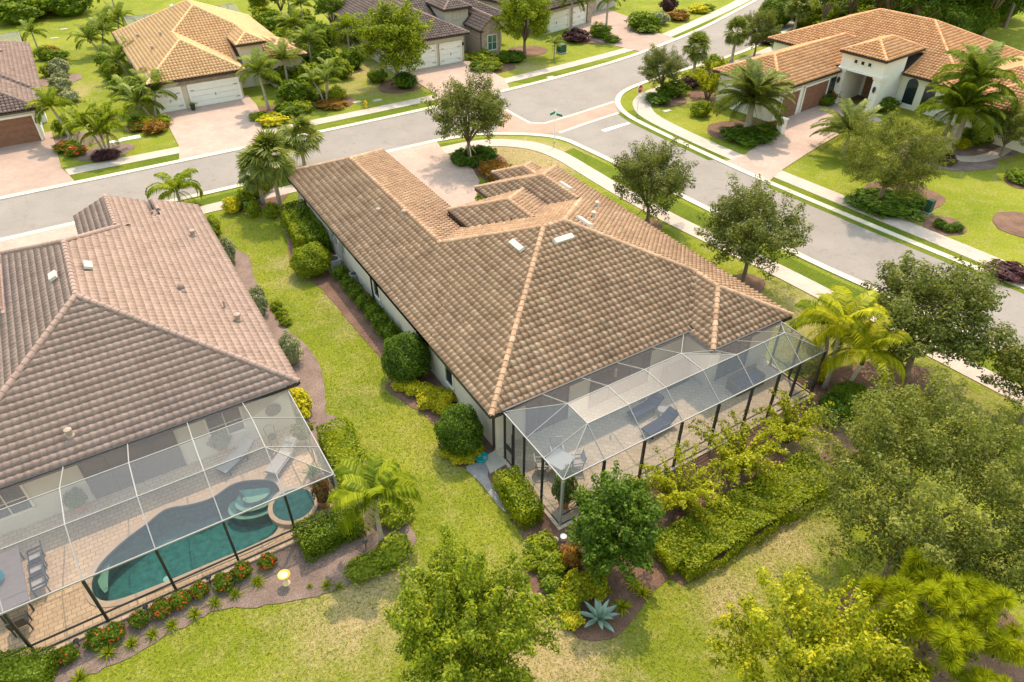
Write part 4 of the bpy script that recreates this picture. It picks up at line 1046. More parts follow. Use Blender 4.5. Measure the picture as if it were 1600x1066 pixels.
# --- cages behind the far houses, mostly hidden
def small_cage(label, x0, x1, y0, y1, n):
    b, p = [], []
    xs = np.linspace(x0, x1, n)
    ym = (y0 + y1) / 2
    for i, x in enumerate(xs):
        b += [('rafter', (x, y0, 2.9), (x, ym, 3.7), .08, W_), ('rafter', (x, ym, 3.7), (x, y1, 2.7), .08, W_), ('post', (x, y1, 0), (x, y1, 2.7), .08, D_)]
        if i < n - 1:
            p += [([(x, y0, 2.9), (xs[i + 1], y0, 2.9), (xs[i + 1], ym, 3.7), (x, ym, 3.7)], SR), ([(x, ym, 3.7), (xs[i + 1], ym, 3.7), (xs[i + 1], y1, 2.7), (x, y1, 2.7)], SR), ([(x, y1, .1), (xs[i + 1], y1, .1), (xs[i + 1], y1, 2.7), (x, y1, 2.7)], SS)]
    b += [('top_rail', (x0, y1, 2.7), (x1, y1, 2.7), .08, W_), ('purlin', (x0, ym, 3.7), (x1, ym, 3.7), .07, W_)]
    p += [([(x0, y0, .1), (x0, y1, .1), (x0, y1, 2.7), (x0, ym, 3.7), (x0, y0, 2.9)], SS), ([(x1, y0, .1), (x1, y1, .1), (x1, y1, 2.7), (x1, ym, 3.7), (x1, y0, 2.9)], SS)]
    return cage('screen_enclosure', label, b, p)
small_cage('screened cage showing behind the golden yellow roof', 8, 21, 97.8, 106, 6)
small_cage('screened cage behind the mauve brown roof at the upper left edge', -18, -3.2, 98.3, 104, 6)
cc = small_cage('dark screened cage behind the orange roofed house at the right edge', 0, 14, 0, 8, 6)
cc.location = (82, 27.5, 0); cc.rotation_euler = (0, 0, R(-84))

# ---------------------------------------------------------------- pool of the left house
pool = curve_pts([(-5.75, 22.55), (-5.62, 21.75), (-5.0, 21.3), (-3.5, 21.15), (-1.5, 21.1), (0.2, 21.05), (1.25, 21.2), (1.6, 22.0), (2.05, 23.1), (2.0, 24.0), (1.35, 24.55), (0.4, 24.85), (-0.6, 24.55), (-1.5, 24.65), (-2.5, 24.95), (-3.4, 24.55), (-4.4, 24.1), (-5.35, 23.4)], 5, True)
deck_out = [(-14, 20.3), (4.2, 20.3), (4.2, 27.2), (-14, 27.2)]
def ring_fill(name, outer, inner, z, mat, thick):
    """flat slab with a hole"""
    bm = bmesh.new()
    es = []
    for loop in (outer, inner):
        vs = [bm.verts.new((p[0], p[1], z)) for p in loop]
        es += [bm.edges.new((vs[i], vs[(i + 1) % len(vs)])) for i in range(len(vs))]
    bmesh.ops.triangle_fill(bm, edges=es, use_beauty=True)
    m = bpy.data.meshes.new(name)
    bm.to_mesh(m); bm.free()
    for p in m.polygons: pass
    o = link(name, m, mat)
    return o
d = ring_fill('pool_deck', deck_out, pool, .1, 'deck_paver', .1); d['kind'] = 'structure'
ob('deck_edge', MB().bar((-14, 20.3, .04), (4.2, 20.3, .04), .04, .115).bar((4.2, 20.3, .04), (4.2, 27.2, .04), .04, .115), 'coping', d)
PO = thing('swimming_pool', 'curved teal swimming pool with shallow steps inside the left cage', 'pool', (-2, 23, 0))
PO.location = (0, 0, 0)
n = len(pool)
ins = offset(pool + [pool[0]], .30)[:-1]
out_ = offset(pool + [pool[0]], -.28)[:-1]
cp = MB()
cp.add([(*p, .135) for p in pool] + [(*p, .135) for p in out_] + [(*p, .06) for p in pool] + [(*p, .06) for p in out_], [(i, (i + 1) % n, n + (i + 1) % n, n + i) for i in range(n)] + [(2 * n + i, 2 * n + (i + 1) % n, (i + 1) % n, i) for i in range(n)] + [(n + i, n + (i + 1) % n, 3 * n + (i + 1) % n, 3 * n + i) for i in range(n)])
ob('coping', cp, 'coping', PO)
bs = MB()
bs.add([(*p, .1) for p in pool] + [(*p, -1.15) for p in pool], [(i, n + i, n + (i + 1) % n, (i + 1) % n) for i in range(n)] + [tuple(n + i for i in range(n))])
ob('basin', bs, 'pool_plaster', PO)
ob('waterline_tile', MB().add([(p[0] * .998 - .004, p[1] * .998 + .046, .1) for p in pool] + [(p[0] * .998 - .004, p[1] * .998 + .046, -.14) for p in pool], [(i, n + i, n + (i + 1) % n, (i + 1) % n) for i in range(n)]), 'pool_wall_tile', PO)
ob('water_surface', MB().add([(*p, .0) for p in pool], [tuple(range(n))]), 'water', PO)
def arc(cx, cy, r, a0, a1, w_, z, n=14, ky=.72):
    A = np.linspace(R(a0), R(a1), n)
    tp = lambda t: w_ * math.sin(math.pi * (t + .5) / n) ** .5
    i_ = [(cx + (r - tp(k)) * math.cos(a), cy + (r - tp(k)) * ky * math.sin(a), z) for k, a in enumerate(A)]
    o_ = [(cx + r * math.cos(a), cy + r * ky * math.sin(a), z) for a in A]
    return MB().add(i_ + o_, [(k, n + k, n + k + 1, k + 1) for k in range(n - 1)])
for r, z, w_ in ((.62, -.2, .5), (1.0, -.42, .24), (1.36, -.62, .2)):
    ob('step', MB().prism([(1.15 + r * math.cos(a), 24.0 + r * .72 * math.sin(a)) for a in np.linspace(R(150), R(335), 14)] + [(1.75, 24.1), (.5, 24.65)], -1.14, z), 'pool_plaster', PO)
    ob('step_edge', arc(1.15, 24.0, r, 165, 325, w_, z + .004), 'pool_step', PO)
ob('step_edge', arc(-3.9, 23.0, 1.72, 128, 206, .42, -.3, 14, 1.0), 'pool_step', PO)
for x, y in ((-4.3, 21.9), (-3.3, 22.3)):
    ob('pool_light', MB().lathe([(.14, 0), (.16, .03), (.05, .05)], (x, y, -1.14), 10), 'white_plain', PO)
SP = thing('spa', 'round raised spa with tan coping at the end of the pool', 'spa', (2.35, 22.1, 0))
ob('coping', MB().add([(1.1 * math.cos(a) * r, 1.1 * math.sin(a) * r, .3) for r in (.82, 1.0) for a in np.linspace(0, 2 * math.pi, 24, endpoint=False)] + [(1.1 * math.cos(a) * 1.0, 1.1 * math.sin(a) * 1.0, .1) for a in np.linspace(0, 2 * math.pi, 24, endpoint=False)], [(i, 24 + i, 24 + (i + 1) % 24, (i + 1) % 24) for i in range(24)] + [(24 + i, 48 + i, 48 + (i + 1) % 24, 24 + (i + 1) % 24) for i in range(24)]), 'coping', SP)
ob('basin', MB().lathe([(.30, -.78), (.88, -.75), (.90, .3)], (0, 0, 0), 24), 'spa_plaster', SP)
ob('seat', MB().add([(r * math.cos(a), r * math.sin(a), -.2) for r in (.58, .88) for a in np.linspace(.3, 4.8, 16)] + [(.58 * math.cos(a), .58 * math.sin(a), -.74) for a in np.linspace(.3, 4.8, 16)], [(i, 16 + i, 17 + i, i + 1) for i in range(15)] + [(i + 1, 33 + i, 32 + i, i) for i in range(15)]), 'pool_step', SP)
ob('rim_tile', MB().add([(.893 * math.cos(a), .893 * math.sin(a), z) for z in (.3, -.12) for a in np.linspace(0, 2 * math.pi, 24, endpoint=False)], [(i, (i + 1) % 24, 24 + (i + 1) % 24, 24 + i) for i in range(24)]), 'pool_wall_tile', SP)
ob('water_surface', MB().add([(.892 * math.cos(a), .892 * math.sin(a), .0) for a in np.linspace(0, 2 * math.pi, 24, endpoint=False)], [tuple(range(24))]), 'water', SP)

# ---------------------------------------------------------------- patio furniture
def copy_tree(o, parent=None):
    c = o.copy(); col.objects.link(c)
    if parent is not None: c.parent = parent
    for ch in list(o.children): copy_tree(ch, c)
    return c
def lounger(label, loc, rz, frame, fabric, group):
    t = thing('sun_lounger', label, 'lounger', loc, rz, group)
    f = MB()
    for s in (-1, 1): f.bar((-1.0, s * .32, .32), (.35, s * .32, .32), .04).bar((.35, s * .32, .32), (.95, s * .32, .72), .04)
    f.bar((-1.0, -.32, .32), (-1.0, .32, .32), .04).bar((.95, -.32, .72), (.95, .32, .72), .04)
    ob('frame', f, frame, t)
    for x in (-.8, .3):
        for s in (-1, 1): ob('leg', MB().bar((x, s * .31, 0), (x, s * .31, .32), .045), frame, t)
    ob('seat_cushion', MB().box((-.33, 0, .37), (1.34, .6, .07)), fabric, t)
    b = MB().box((0, 0, 0), (.74, .6, .07))
    k = ob('back_cushion', b, fabric, t); k.location = (.65, 0, .58); k.rotation_euler = (0, R(-34), 0)
    p = ob('pillow', MB().box((0, 0, .06), (.24, .46, .07), 0, .8), fabric, k); p.location = (.2, 0, 0)
    s = MB()
    for sg in (-1, 1): s.bar((.3, sg * .36, .32), (.3, sg * .36, .52), .035).bar((.3, sg * .36, .52), (-.12, sg * .36, .52), .035)
    ob('armrest', s, frame, t)
    return t
lounger('navy cushioned lounger nearer the house wall in the middle cage', (19.45, 18.62, .1), R(5), 'dark_metal', 'navy_fabric', 'navy loungers in the middle cage')
lounger('navy cushioned lounger nearer the outer screen in the middle cage', (19.3, 17.35, .1), R(5), 'dark_metal', 'navy_fabric', 'navy loungers in the middle cage')
lounger('grey sling lounger standing near the window of the left house', (0.95, 26.1, .1), R(32), 'dark_metal', 'grey_fabric', 'grey loungers by the pool')
lounger('pale grey lounger lying between the pool and the cage corner', (2.75, 24.95, .1), R(42), 'grey_metal', 'grey_fabric', 'grey loungers by the pool')
t = thing('side_table', 'small pale side table between the two navy loungers', 'table', (20.0, 17.98, .1))
ob('table_top', MB().lathe([(.25, .44), (.26, .46), (.25, .48)], (0, 0, 0), 14), 'alu_white', t)
for a in (.5, 2.6, 4.7): ob('leg', MB().tube([(.2 * math.cos(a), .2 * math.sin(a), 0), (.1 * math.cos(a), .1 * math.sin(a), .44)], .02, 6), 'alu_white', t)
def dining_table(label, loc, rz, lx, ly, frame, top):
    t = thing('dining_table', label, 'table', loc, rz)
    ob('table_top', MB().box((0, 0, .72), (lx, ly, .03)), top, t)
    ob('apron', MB().box((0, ly / 2 - .04, .68), (lx, .06, .06)).box((0, -ly / 2 + .04, .68), (lx, .06, .06)).box((lx / 2 - .04, 0, .681), (.06, ly, .06)).box((-lx / 2 + .04, 0, .681), (.06, ly, .06)), frame, t)
    for a in (-1, 1):
        for b in (-1, 1): ob('leg', MB().bar((a * (lx / 2 - .08), b * (ly / 2 - .08), 0), (a * (lx / 2 - .08), b * (ly / 2 - .08), .68), .06), frame, t)
    return t
def chair(label, loc, rz, frame, fabric, group):
    t = thing('patio_chair', label, 'chair', loc, rz, group)
    f = MB()
    for s in (-1, 1): f.bar((.26, s * .27, .42), (-.24, s * .27, .42), .05).bar((-.24, s * .27, .42), (-.36, s * .27, .95), .05).bar((.22, s * .29, .62), (-.28, s * .29, .64), .06)
    f.bar((-.36, -.27, .95), (-.36, .27, .95), .05).bar((.26, -.27, .42), (.26, .27, .42), .05)
    ob('frame', f, frame, t)
    for x in (-.22, .24):
        for s in (-1, 1): ob('leg', MB().bar((x, s * .28, 0), (x, s * .28, .62 if x > 0 else .45), .045), frame, t)
    ob('seat', MB().box((0, 0, .43), (.48, .5, .03)), fabric, t)
    ob('backrest', MB().bar((-.25, 0, .48), (-.355, 0, .92), .5, .03, up=(1, 0, 0)), fabric, t)
    return t
dining_table('glass topped dining table with white frame at the cage corner', (13.55, 17.75, .1), R(20), 1.05, 1.05, 'alu_white', 'table_glass')
for a, w_ in ((45, 'on the house side of'), (135, 'on the cage door side of'), (225, 'nearest the cage corner at'), (315, 'on the lounger side of')):
    q = R(a + 20)
    chair('white framed sling chair %s the glass table' % w_, (13.55 + .82 * math.cos(q), 17.75 + .82 * math.sin(q), .1), q + math.pi, 'alu_white', 'grey_fabric', 'white chairs round the glass table')
dining_table('long grey patio table by the pool at the left edge', (-8.35, 23.9, .1), R(94), 3.0, 1.1, 'dark_metal', 'table_grey')
for i, y in enumerate((24.75, 24.05, 23.35)):
    chair('dark framed sling chair on pool side of long table, %s from the house' % ORD[i], (-7.42, y, .1), R(184), 'dark_metal', 'grey_fabric', 'chairs along the long patio table')
chair('dark framed sling chair at the screen end of the long table', (-8.15, 21.85, .1), R(92), 'dark_metal', 'brown_wicker', 'chairs along the long patio table')
um = thing('patio_umbrella', 'turquoise patio umbrella half out of frame at the left edge', 'umbrella', (-8.70,24.01,0.10))
ob('pole', MB().tube([(0, 0, 0), (0, 0, 2.3)], .025, 8), 'dark_metal', um)
ob('canopy', MB().lathe([(.34, 0.9), (.30, 1.2), (.24, 1.6), (.14, 2.0), (.05, 2.3), (.01, 2.35)], (0, 0, 0), 8), 'teal_fabric', um)
def potted(name, label, loc, r, h, pot='terracotta'):
    t = thing(name, label, 'potted plant', loc)
    ob('pot', MB().lathe([(r * .7, 0), (r, h), (r * 1.08, h), (r * 1.08, h + .05), (r * .9, h + .05), (r * .85, h - .05)], (0, 0, 0), 14), pot, t)
    return t
t = thing('grill_cart', 'dark covered grill cart against the right lanai wall', 'grill', (22.3, 19.6, .1))
ob('cover', MB().box((0, 0, .55), (1.5, .65, 1.1), 0, .92).tube([(-.7, 0, 1.06), (.7, 0, 1.06)], .28, 10), 'dark_metal', t)
t = thing('sofa', 'dark wicker sofa with cushions under the right end of the lanai', 'sofa', (25.3, 17.4, .1))
ob('base', MB().box((0, 0, .2), (2.0, .8, .4)), 'brown_wicker', t)
ob('backrest', MB().box((0, .36, .55), (2.0, .12, .6)), 'brown_wicker', t)
for s in (-1, 1): ob('armrest', MB().box((s * .94, 0, .5), (.12, .8, .25)), 'brown_wicker', t)
for s in (-1, 0, 1): ob('cushion', MB().box((s * .6, -.03, .46), (.58, .66, .12), 0, .95), 'navy_fabric', t)
t = thing('storage_box', 'dark wicker chair box by the sliding door of the left house', 'seat', (-4.52,27.65,0.10))
ob('body', MB().box((0, 0, .25), (1.0, .9, .5)), 'navy_fabric', t); ob('backrest', MB().box((0, .4, .6), (1.0, .14, .5)), 'navy_fabric', t)
for s in (-1, 1): ob('armrest', MB().box((s * .5, 0, .45), (.12, .9, .3)), 'brown_wicker', t)
t = thing('wall_art', 'round dark metal ornament hanging on the left house wall', 'ornament', (3.2, 27.12, 1.55))
ob('disc', MB().lathe([(.02, 0), (.36, .02), (.38, .05), (.02, .06)], (0, 0, 0), 18), 'dark_metal', t).rotation_euler = (R(90), 0, 0)
for k in range(6): ob('ray', MB().bar((.12 * math.cos(k * 1.05), -.07, .12 * math.sin(k * 1.05)), (.34 * math.cos(k * 1.05), -.07, .34 * math.sin(k * 1.05)), .04), 'brown_wicker', t)
t = thing('bistro_chair', 'dark curled metal chair beside the wall ornament', 'chair', (2.73,26.40,0.10))
ob('seat', MB().lathe([(.22, .44), (.23, .47), (.02, .48)], (0, 0, 0), 12), 'dark_metal', t)
for k in range(4): ob('leg', MB().tube([(.25 * math.cos(k * 1.57 + .8), .25 * math.sin(k * 1.57 + .8), 0), (.18 * math.cos(k * 1.57 + .8), .18 * math.sin(k * 1.57 + .8), .45)], .018, 6), 'dark_metal', t)
ob('backrest', MB().tube([(-.2, .2, .45), (-.24, .27, .9), (0, .3, 1.0), (.24, .27, .9), (.2, .2, .45)], .018, 6), 'dark_metal', t)

# ---------------------------------------------------------------- foliage tools
def leaf_quads(P, N, size, rng, aspect=0.55, jitter=0.35):
    """one pointed leaf per point P with rough facing N -> V,F"""
    n = len(P)
    N = N + rng.normal(0, jitter, (n, 3))
    N /= np.linalg.norm(N, axis=1)[:, None] + 1e-9
    t = np.cross(N, rng.normal(0, 1, (n, 3)))
    t /= np.linalg.norm(t, axis=1)[:, None] + 1e-9
    b = np.cross(N, t)
    s = size * rng.uniform(.5, 1.5, n)[:, None]
    V = np.empty((n, 4, 3))
    V[:, 0] = P - t * s * .5
    V[:, 1] = P + b * s * aspect * .5 + N * s * .10
    V[:, 2] = P + t * s * .55
    V[:, 3] = P - b * s * aspect * .5 + N * s * .10
    F = np.arange(n * 4).reshape(n, 4)
    return V.reshape(-1, 3), F
def unit(rng, n):
    v = rng.normal(0, 1, (n, 3))
    return v / np.linalg.norm(v, axis=1)[:, None]
def crown_clumps(rng, rx, ry, rz, nc, low=-.55, cr=(.2, .34), hollow=.45):
    d = unit(rng, nc * 3)
    d = d[d[:, 2] > low][:nc]
    r = rng.uniform(hollow, 1.0, len(d)) ** .6
    lump = 1 + .16 * np.sin(d[:, 0] * 4 + rng.uniform(0, 6)) * np.cos(d[:, 1] * 3.3 + rng.uniform(0, 6)) + rng.normal(0, .05, len(d))
    C = d * (r * lump)[:, None] * np.array([rx, ry, rz]) * .84
    return C, rng.uniform(cr[0], cr[1], len(d)) * (rx + ry + rz) / 3
def crown_mesh(name, seed, rx, ry, rz, nc, nl, size, low=-.55, cr=(.2, .34), hollow=.45, up=.55, aspect=.55, squash=.75, spray=1.15):
    rng = np.random.default_rng(seed)
    C, cr_ = crown_clumps(rng, rx, ry, rz, nc, low, cr, hollow)
    w = cr_ ** 2; w /= w.sum()
    idx = rng.choice(len(C), nl, p=w)
    R3 = np.array([rx, ry, rz])
    ax = C / R3 + rng.normal(0, .45, C.shape) + np.array([0, 0, .35])
    ax /= np.linalg.norm(ax, axis=1)[:, None]
    u = rng.uniform(-.75, 1.15, nl)
    taper = np.clip(1.05 - np.abs(u) * .55, .25, 1)
    d = rng.normal(0, 1, (nl, 3)); d /= np.linalg.norm(d, axis=1)[:, None]
    P = C[idx] + ax[idx] * (u * cr_[idx] * spray)[:, None] + d * (rng.uniform(.2, 1, nl) ** .5 * taper * cr_[idx] * .72)[:, None] * np.array([1, 1, squash])
    N = d * .7 + np.array([0, 0, up]) + ax[idx] * .3
    V, F = leaf_quads(P, N, size, rng, aspect)
    return np_mesh(name, V, F), C, cr_
def trunk_mesh(name, seed, h, r, C, zc, nlimb=9, stems=1, spread=.0):
    rng = random.Random(seed)
    mb = MB()
    fork = h * .42
    tops = []
    for s in range(stems):
        a = 6.283 * s / stems + rng.uniform(-.3, .3)
        bx, by = spread * .25 * math.cos(a), spread * .25 * math.sin(a)
        tx, ty = bx + spread * math.cos(a) + rng.uniform(-.1, .1), by + spread * math.sin(a) + rng.uniform(-.1, .1)
        mb.tube([(bx, by, -.1), (bx * 1.2, by * 1.2, .12), (bx + (tx - bx) * .4 + rng.uniform(-.06, .06), by + (ty - by) * .4 + rng.uniform(-.06, .06), fork * .5), (tx, ty, fork)], [r * 1.5, r * 1.1, r * .92, r * .78], 8)
        tops.append((tx, ty, fork))
    order = sorted(range(len(C)), key=lambda i: rng.random())[:nlimb]
    for k, i in enumerate(order):
        c = Vector(C[i]) * .92 + Vector((0, 0, zc))
        t0 = Vector(tops[k % len(tops)])
        m = t0.lerp(c, .45) + Vector((rng.uniform(-.15, .15), rng.uniform(-.15, .15), rng.uniform(.0, .25)))
        st = t0 - Vector((0, 0, rng.uniform(0, .3)))
        mb.tube([st, m, c], [r * .6, r * .36, r * .12], 6)
    return mb.mesh(name, True)
TREES = {}
def tree_kind(key, seed, rx, ry, rz, zc, nc, nl, size, mat, r=.14, bark='bark', stems=1, spread=0.0, **kw):
    m, C, cr = crown_mesh('crown', seed, rx, ry, rz, nc, nl, size, **kw)
    m.materials.append(MATS[mat])
    t = trunk_mesh('trunk', seed, zc, r, C, zc, 11, stems, spread)
    t.materials.append(MATS[bark])
    TREES[key] = (m, t, zc)
def tree(key, label, loc, s=1.0, rz=0.0, name='tree', cat='tree', group=None, sz=None):
    m, t, zc = TREES[key]
    o = thing(name, label, cat, (loc[0], loc[1], 0), rz, group)
    o.scale = (s, s, sz or s)
    link('trunk', t, None, o)
    c = link('crown', m, None, o)
    c.location = (0, 0, zc)
    return o
tree_kind('oak', 11, 3.0, 3.0, 2.5, 3.75, 125, 27000, .13, 'leaf_oak', .15, low=-.75, hollow=.3)
tree_kind('oak2', 12, 3.1, 2.95, 2.5, 3.75, 125, 27000, .13, 'leaf_oak', .15, low=-.75, hollow=.3)
tree_kind('oak_light', 13, 3.0, 3.1, 2.6, 3.8, 120, 25000, .14, 'leaf_oak_light', .14, low=-.75, hollow=.3)
tree_kind('bright', 14, 3.5, 3.4, 3.1, 4.6, 120, 26000, .18, 'leaf_bright', .18, low=-.8, hollow=.3)
tree_kind('big_olive', 15, 4.6, 4.3, 3.3, 4.8, 210, 80000, .098, 'leaf_oak_light', .2, hollow=.4, cr=(.12, .22), spray=1.6)
tree_kind('near_bright', 16, 3.1, 2.9, 2.9, 4.2, 100, 36000, .12, 'leaf_bright', .13, hollow=.2, cr=(.14, .25), spray=1.7)
tree_kind('near_yellow', 17, 3.3, 3.0, 2.8, 4.3, 105, 36000, .12, 'leaf_yellow', .13, hollow=.2, cr=(.14, .25), spray=1.7)
tree_kind('magnolia', 18, 1.75, 1.75, 2.55, 2.95, 130, 22000, .13, 'leaf_dark', .11, low=-.9, cr=(.2, .32), hollow=.3)
tree_kind('weeping', 19, 4.2, 4.0, 2.8, 3.8, 190, 42000, .15, 'leaf_oak_light', .16, low=-.8, aspect=.28, cr=(.15, .26))
def vase_kind():
    rng = np.random.default_rng(20)
    mb = MB(); Ps, Ns = [], []
    for k in range(46):
        a = k * 2.399 + rng.uniform(-.3, .3); L = rng.uniform(1.7, 3.1); el0 = R(rng.uniform(58, 86)); bend = rng.uniform(.5, 1.5)
        p = np.array([.12 * math.cos(a), .12 * math.sin(a), 0.]); pts = [p.copy()]; e = el0
        for q in range(9):
            e -= bend * (q / 9) ** 1.5 * .42
            p = p + np.array([math.cos(a) * math.cos(e), math.sin(a) * math.cos(e), math.sin(e)]) * L / 9
            pts.append(p.copy())
        if k < 16: mb.tube(pts[:7], [.03 - .0035 * q for q in range(7)], 5)
        for q in range(150):
            t = rng.uniform(.28, 1) * 8.99; i = int(t); b = pts[i] * (1 - t + i) + pts[i + 1] * (t - i)
            d = rng.normal(0, 1, 3); d /= np.linalg.norm(d)
            Ps.append(b + d * rng.uniform(.02, .17)); Ns.append(d * .6 + np.array([0, 0, .7]))
    V, F = leaf_quads(np.array(Ps), np.array(Ns), .12, rng, .45)
    m = np_mesh('crown', V, F); m.materials.append(MATS['leaf_yellow'])
    t = mb.mesh('trunk', True); t.materials.append(MATS['bark'])
    TREES['vase'] = (m, t, 0.0)
vase_kind()
tree_kind('wood', 21, 3.4, 3.4, 3.2, 7.0, 60, 9000, .28, 'leaf_mid', .22)
tree_kind('wood_dark', 22, 3.6, 3.4, 3.6, 6.0, 60, 9000, .30, 'leaf_dark', .22)

# street and garden trees
tree('oak', 'young oak with support stakes in the clipped bed beside the driveway', (27.15,50.90,0.00), 1.12, .4, 'oak_tree', group='oaks along the streets')
tree('oak2', 'oak on the side verge beside the upper part of the big roof', (32.58,33.98,0.00), .96, 1.4, 'oak_tree', group='oaks along the streets')
tree('oak', 'oak on the side verge beside the lower right part of the big roof', (32.83,24.76,0.00), 1.03, 2.6, 'oak_tree', group='oaks along the streets')
tree('oak2', 'spreading oak in a mulch ring near the yellow palms', (33.39,13.53,0.00), 1.2, .2, 'oak_tree', group='oaks along the streets', sz=1.08)
tree('oak_light', 'pale green oak cut by the right edge of the picture', (35.07,8.22,2.60), .85, .9, 'oak_tree', group='oaks along the streets')
tree('oak', 'round oak standing just behind the stop sign', (52.22,55.01,0.00), .80, 3.3, 'oak_tree', group='oaks along the streets', sz=.76)
tree('bright', 'large bright green tree in front of the taupe garage', (30.03,72.09,0.00), 1.25, .3, 'shade_tree', sz=1.02)
tree('bright', 'bright green tree right of the taupe house at the top', (47.23,73.55,0.00), 1.05, 1.9, 'shade_tree', sz=1.0)
tree('weeping', 'wide feathery olive tree on the lawn below the orange roofed house', (50.00,27.19,0.00), 1.02, .5, 'shade_tree')
tree('oak2', 'dark round oak on the verge above the orange roof', (70.97,59.50,0.00), .82, .5, 'oak_tree', group='oaks along the streets')
tree('big_olive', 'huge olive green tree filling the right foreground', (21.47,6.12,4.60), 1.06, .6, 'shade_tree')
tree('near_bright', 'bright green tree at the bottom centre foreground', (5.07,11.10,4.20), .92, .2, 'shade_tree')
tree('near_yellow', 'yellow green tree at the bottom right foreground', (13.47,3.98,4.20), .95, 1.2, 'shade_tree')
tree('magnolia', 'dense dark green tree at the corner of the middle cage', (12.22,12.25,0.00), .98, .0, 'magnolia_tree')
for i, (p, s, lb) in enumerate((((16.74,13.20,0.00), 1.12, 'airy yellow green shrub tree next to the dark corner tree'), ((20.47,13.30,0.00), 1.15, 'airy yellow green shrub tree midway along the cage'), ((24.06,13.49,0.00), 1.02, 'airy yellow green shrub tree nearest the yellow palms'))):
    tree('vase', lb, p, s, i * 1.3, 'flowering_shrub', 'shrub tree', 'airy shrub trees along the middle cage')
tree('oak_light', 'slim pale tree by the wall of the orange roofed house, right edge', (66.75,27.24,0.00), .72, .5, 'shade_tree')
tree('vase', 'golden green bush tree left of the orange roofed garage', (55.48,51.38,0.00), 1.35, 2.0, 'flowering_shrub', 'shrub tree', sz=1.6)
for i, (p, s, k) in enumerate((((92.47,58.95,2.00), 1.0, 'wood_dark'), ((94.01,54.86,3.00), 1.0, 'wood'), ((99.94,54.33,2.00), .9, 'wood_dark'), ((102.48,52.80,3.00), 1.05, 'wood'), ((102.85,50.07,4.00), 1.1, 'wood_dark'), ((88.52,60.22,3.00), .9, 'wood'), ((84.34,60.83,3.00), .8, 'wood'), ((109.96,51.16,4.00), 1.2, 'wood'), ((89.47,51.29,6.00), 1.2, 'wood_dark'), ((88.36,54.76,6.00), 1.2, 'wood'))):
    tree(k, 'tall tree of the wood behind the orange roof, %s of ten from the left' % ORD[sorted([1370, 1430, 1475, 1515, 1555, 1330, 1290, 1590, 1450, 1400]).index([1370, 1430, 1475, 1515, 1555, 1330, 1290, 1590, 1450, 1400][i])], p, s, i * .7, 'woodland_tree', group='wood at the upper right')
for i, (p, s, k) in enumerate((((30.90,93.71,1.50), .55, 'wood'), ((30.23,86.46,1.50), .45, 'oak_light'), ((27.36,103.73,1.50), .55, 'wood'), ((25.60,108.21,1.50), .5, 'bright'), ((24.89,83.48,2.00), .5, 'wood'))):
    tree(k, 'leafy tree between the golden and the taupe houses, %s from the back' % ['fourth', 'third', 'second', 'first', 'fifth'][i], p, s, i, 'garden_tree', group='trees between the two far houses')

# long-needled pine at the lower right
def pine():
    rng = np.random.default_rng(31)
    o = thing('pine_tree', 'long needled pine with bright tufts in the lower right corner', 'pine', (*(17.05,2.91), 0))
    mb = MB().tube([(0, 0, 0), (.1, .05, 2.5), (.05, .1, 5.0), (0, 0, 6.3)], [.17, .14, .1, .04], 8)
    tv, tf, k = [], [], 0
    ends = []
    for i in range(15):
        z0 = 2.8 + 3.2 * i / 15
        a = i * 2.4; L = 2.5 * (1 - .45 * i / 15)
        e = Vector((L * math.cos(a), L * math.sin(a), z0 + .55 + .3 * rng.random()))
        mb.tube([(0, 0, z0), (e.x * .5, e.y * .5, z0 + .15), e], [.05, .035, .015], 5)
        ends.append(e)
        for j in range(5):
            q = Vector((0, 0, z0)).lerp(e, rng.uniform(.5, .95)) + Vector((rng.uniform(-.55, .55), rng.uniform(-.55, .55), rng.uniform(.05, .5)))
            mb.tube([Vector((0, 0, z0)).lerp(e, .5), q], [.022, .012], 4)
            ends.append(q)
    ends.append(Vector((0, 0, 6.4)))
    ends += [e + Vector((rng.uniform(-.3, .3), rng.uniform(-.3, .3), rng.uniform(-.05, .3))) for e in ends for q in range(1)]
    n = 330
    for e in ends:
        d = unit(rng, n); d[:, 2] = d[:, 2] * .95 + .18
        d /= np.linalg.norm(d, axis=1)[:, None]
        s = np.cross(d, rng.normal(0, 1, (n, 3))); s /= np.linalg.norm(s, axis=1)[:, None]
        L = rng.uniform(.26, .42, n)[:, None]
        E = np.array(e)
        V = np.stack([E + d * .03 - s * .005, E + d * .03 + s * .005, E + d * L * .7 + s * .008 - np.array([0, 0, .02]), E + d * L - np.array([0, 0, .06])], 1)
        tv.append(V.reshape(-1, 3)); tf.append(np.arange(n * 4).reshape(n, 4) + k); k += n * 4
    ob('trunk', mb, 'bark', o, True)
    m = np_mesh('needles', np.concatenate(tv), np.concatenate(tf))
    link('crown', m, 'leaf_pine', o)
pine()

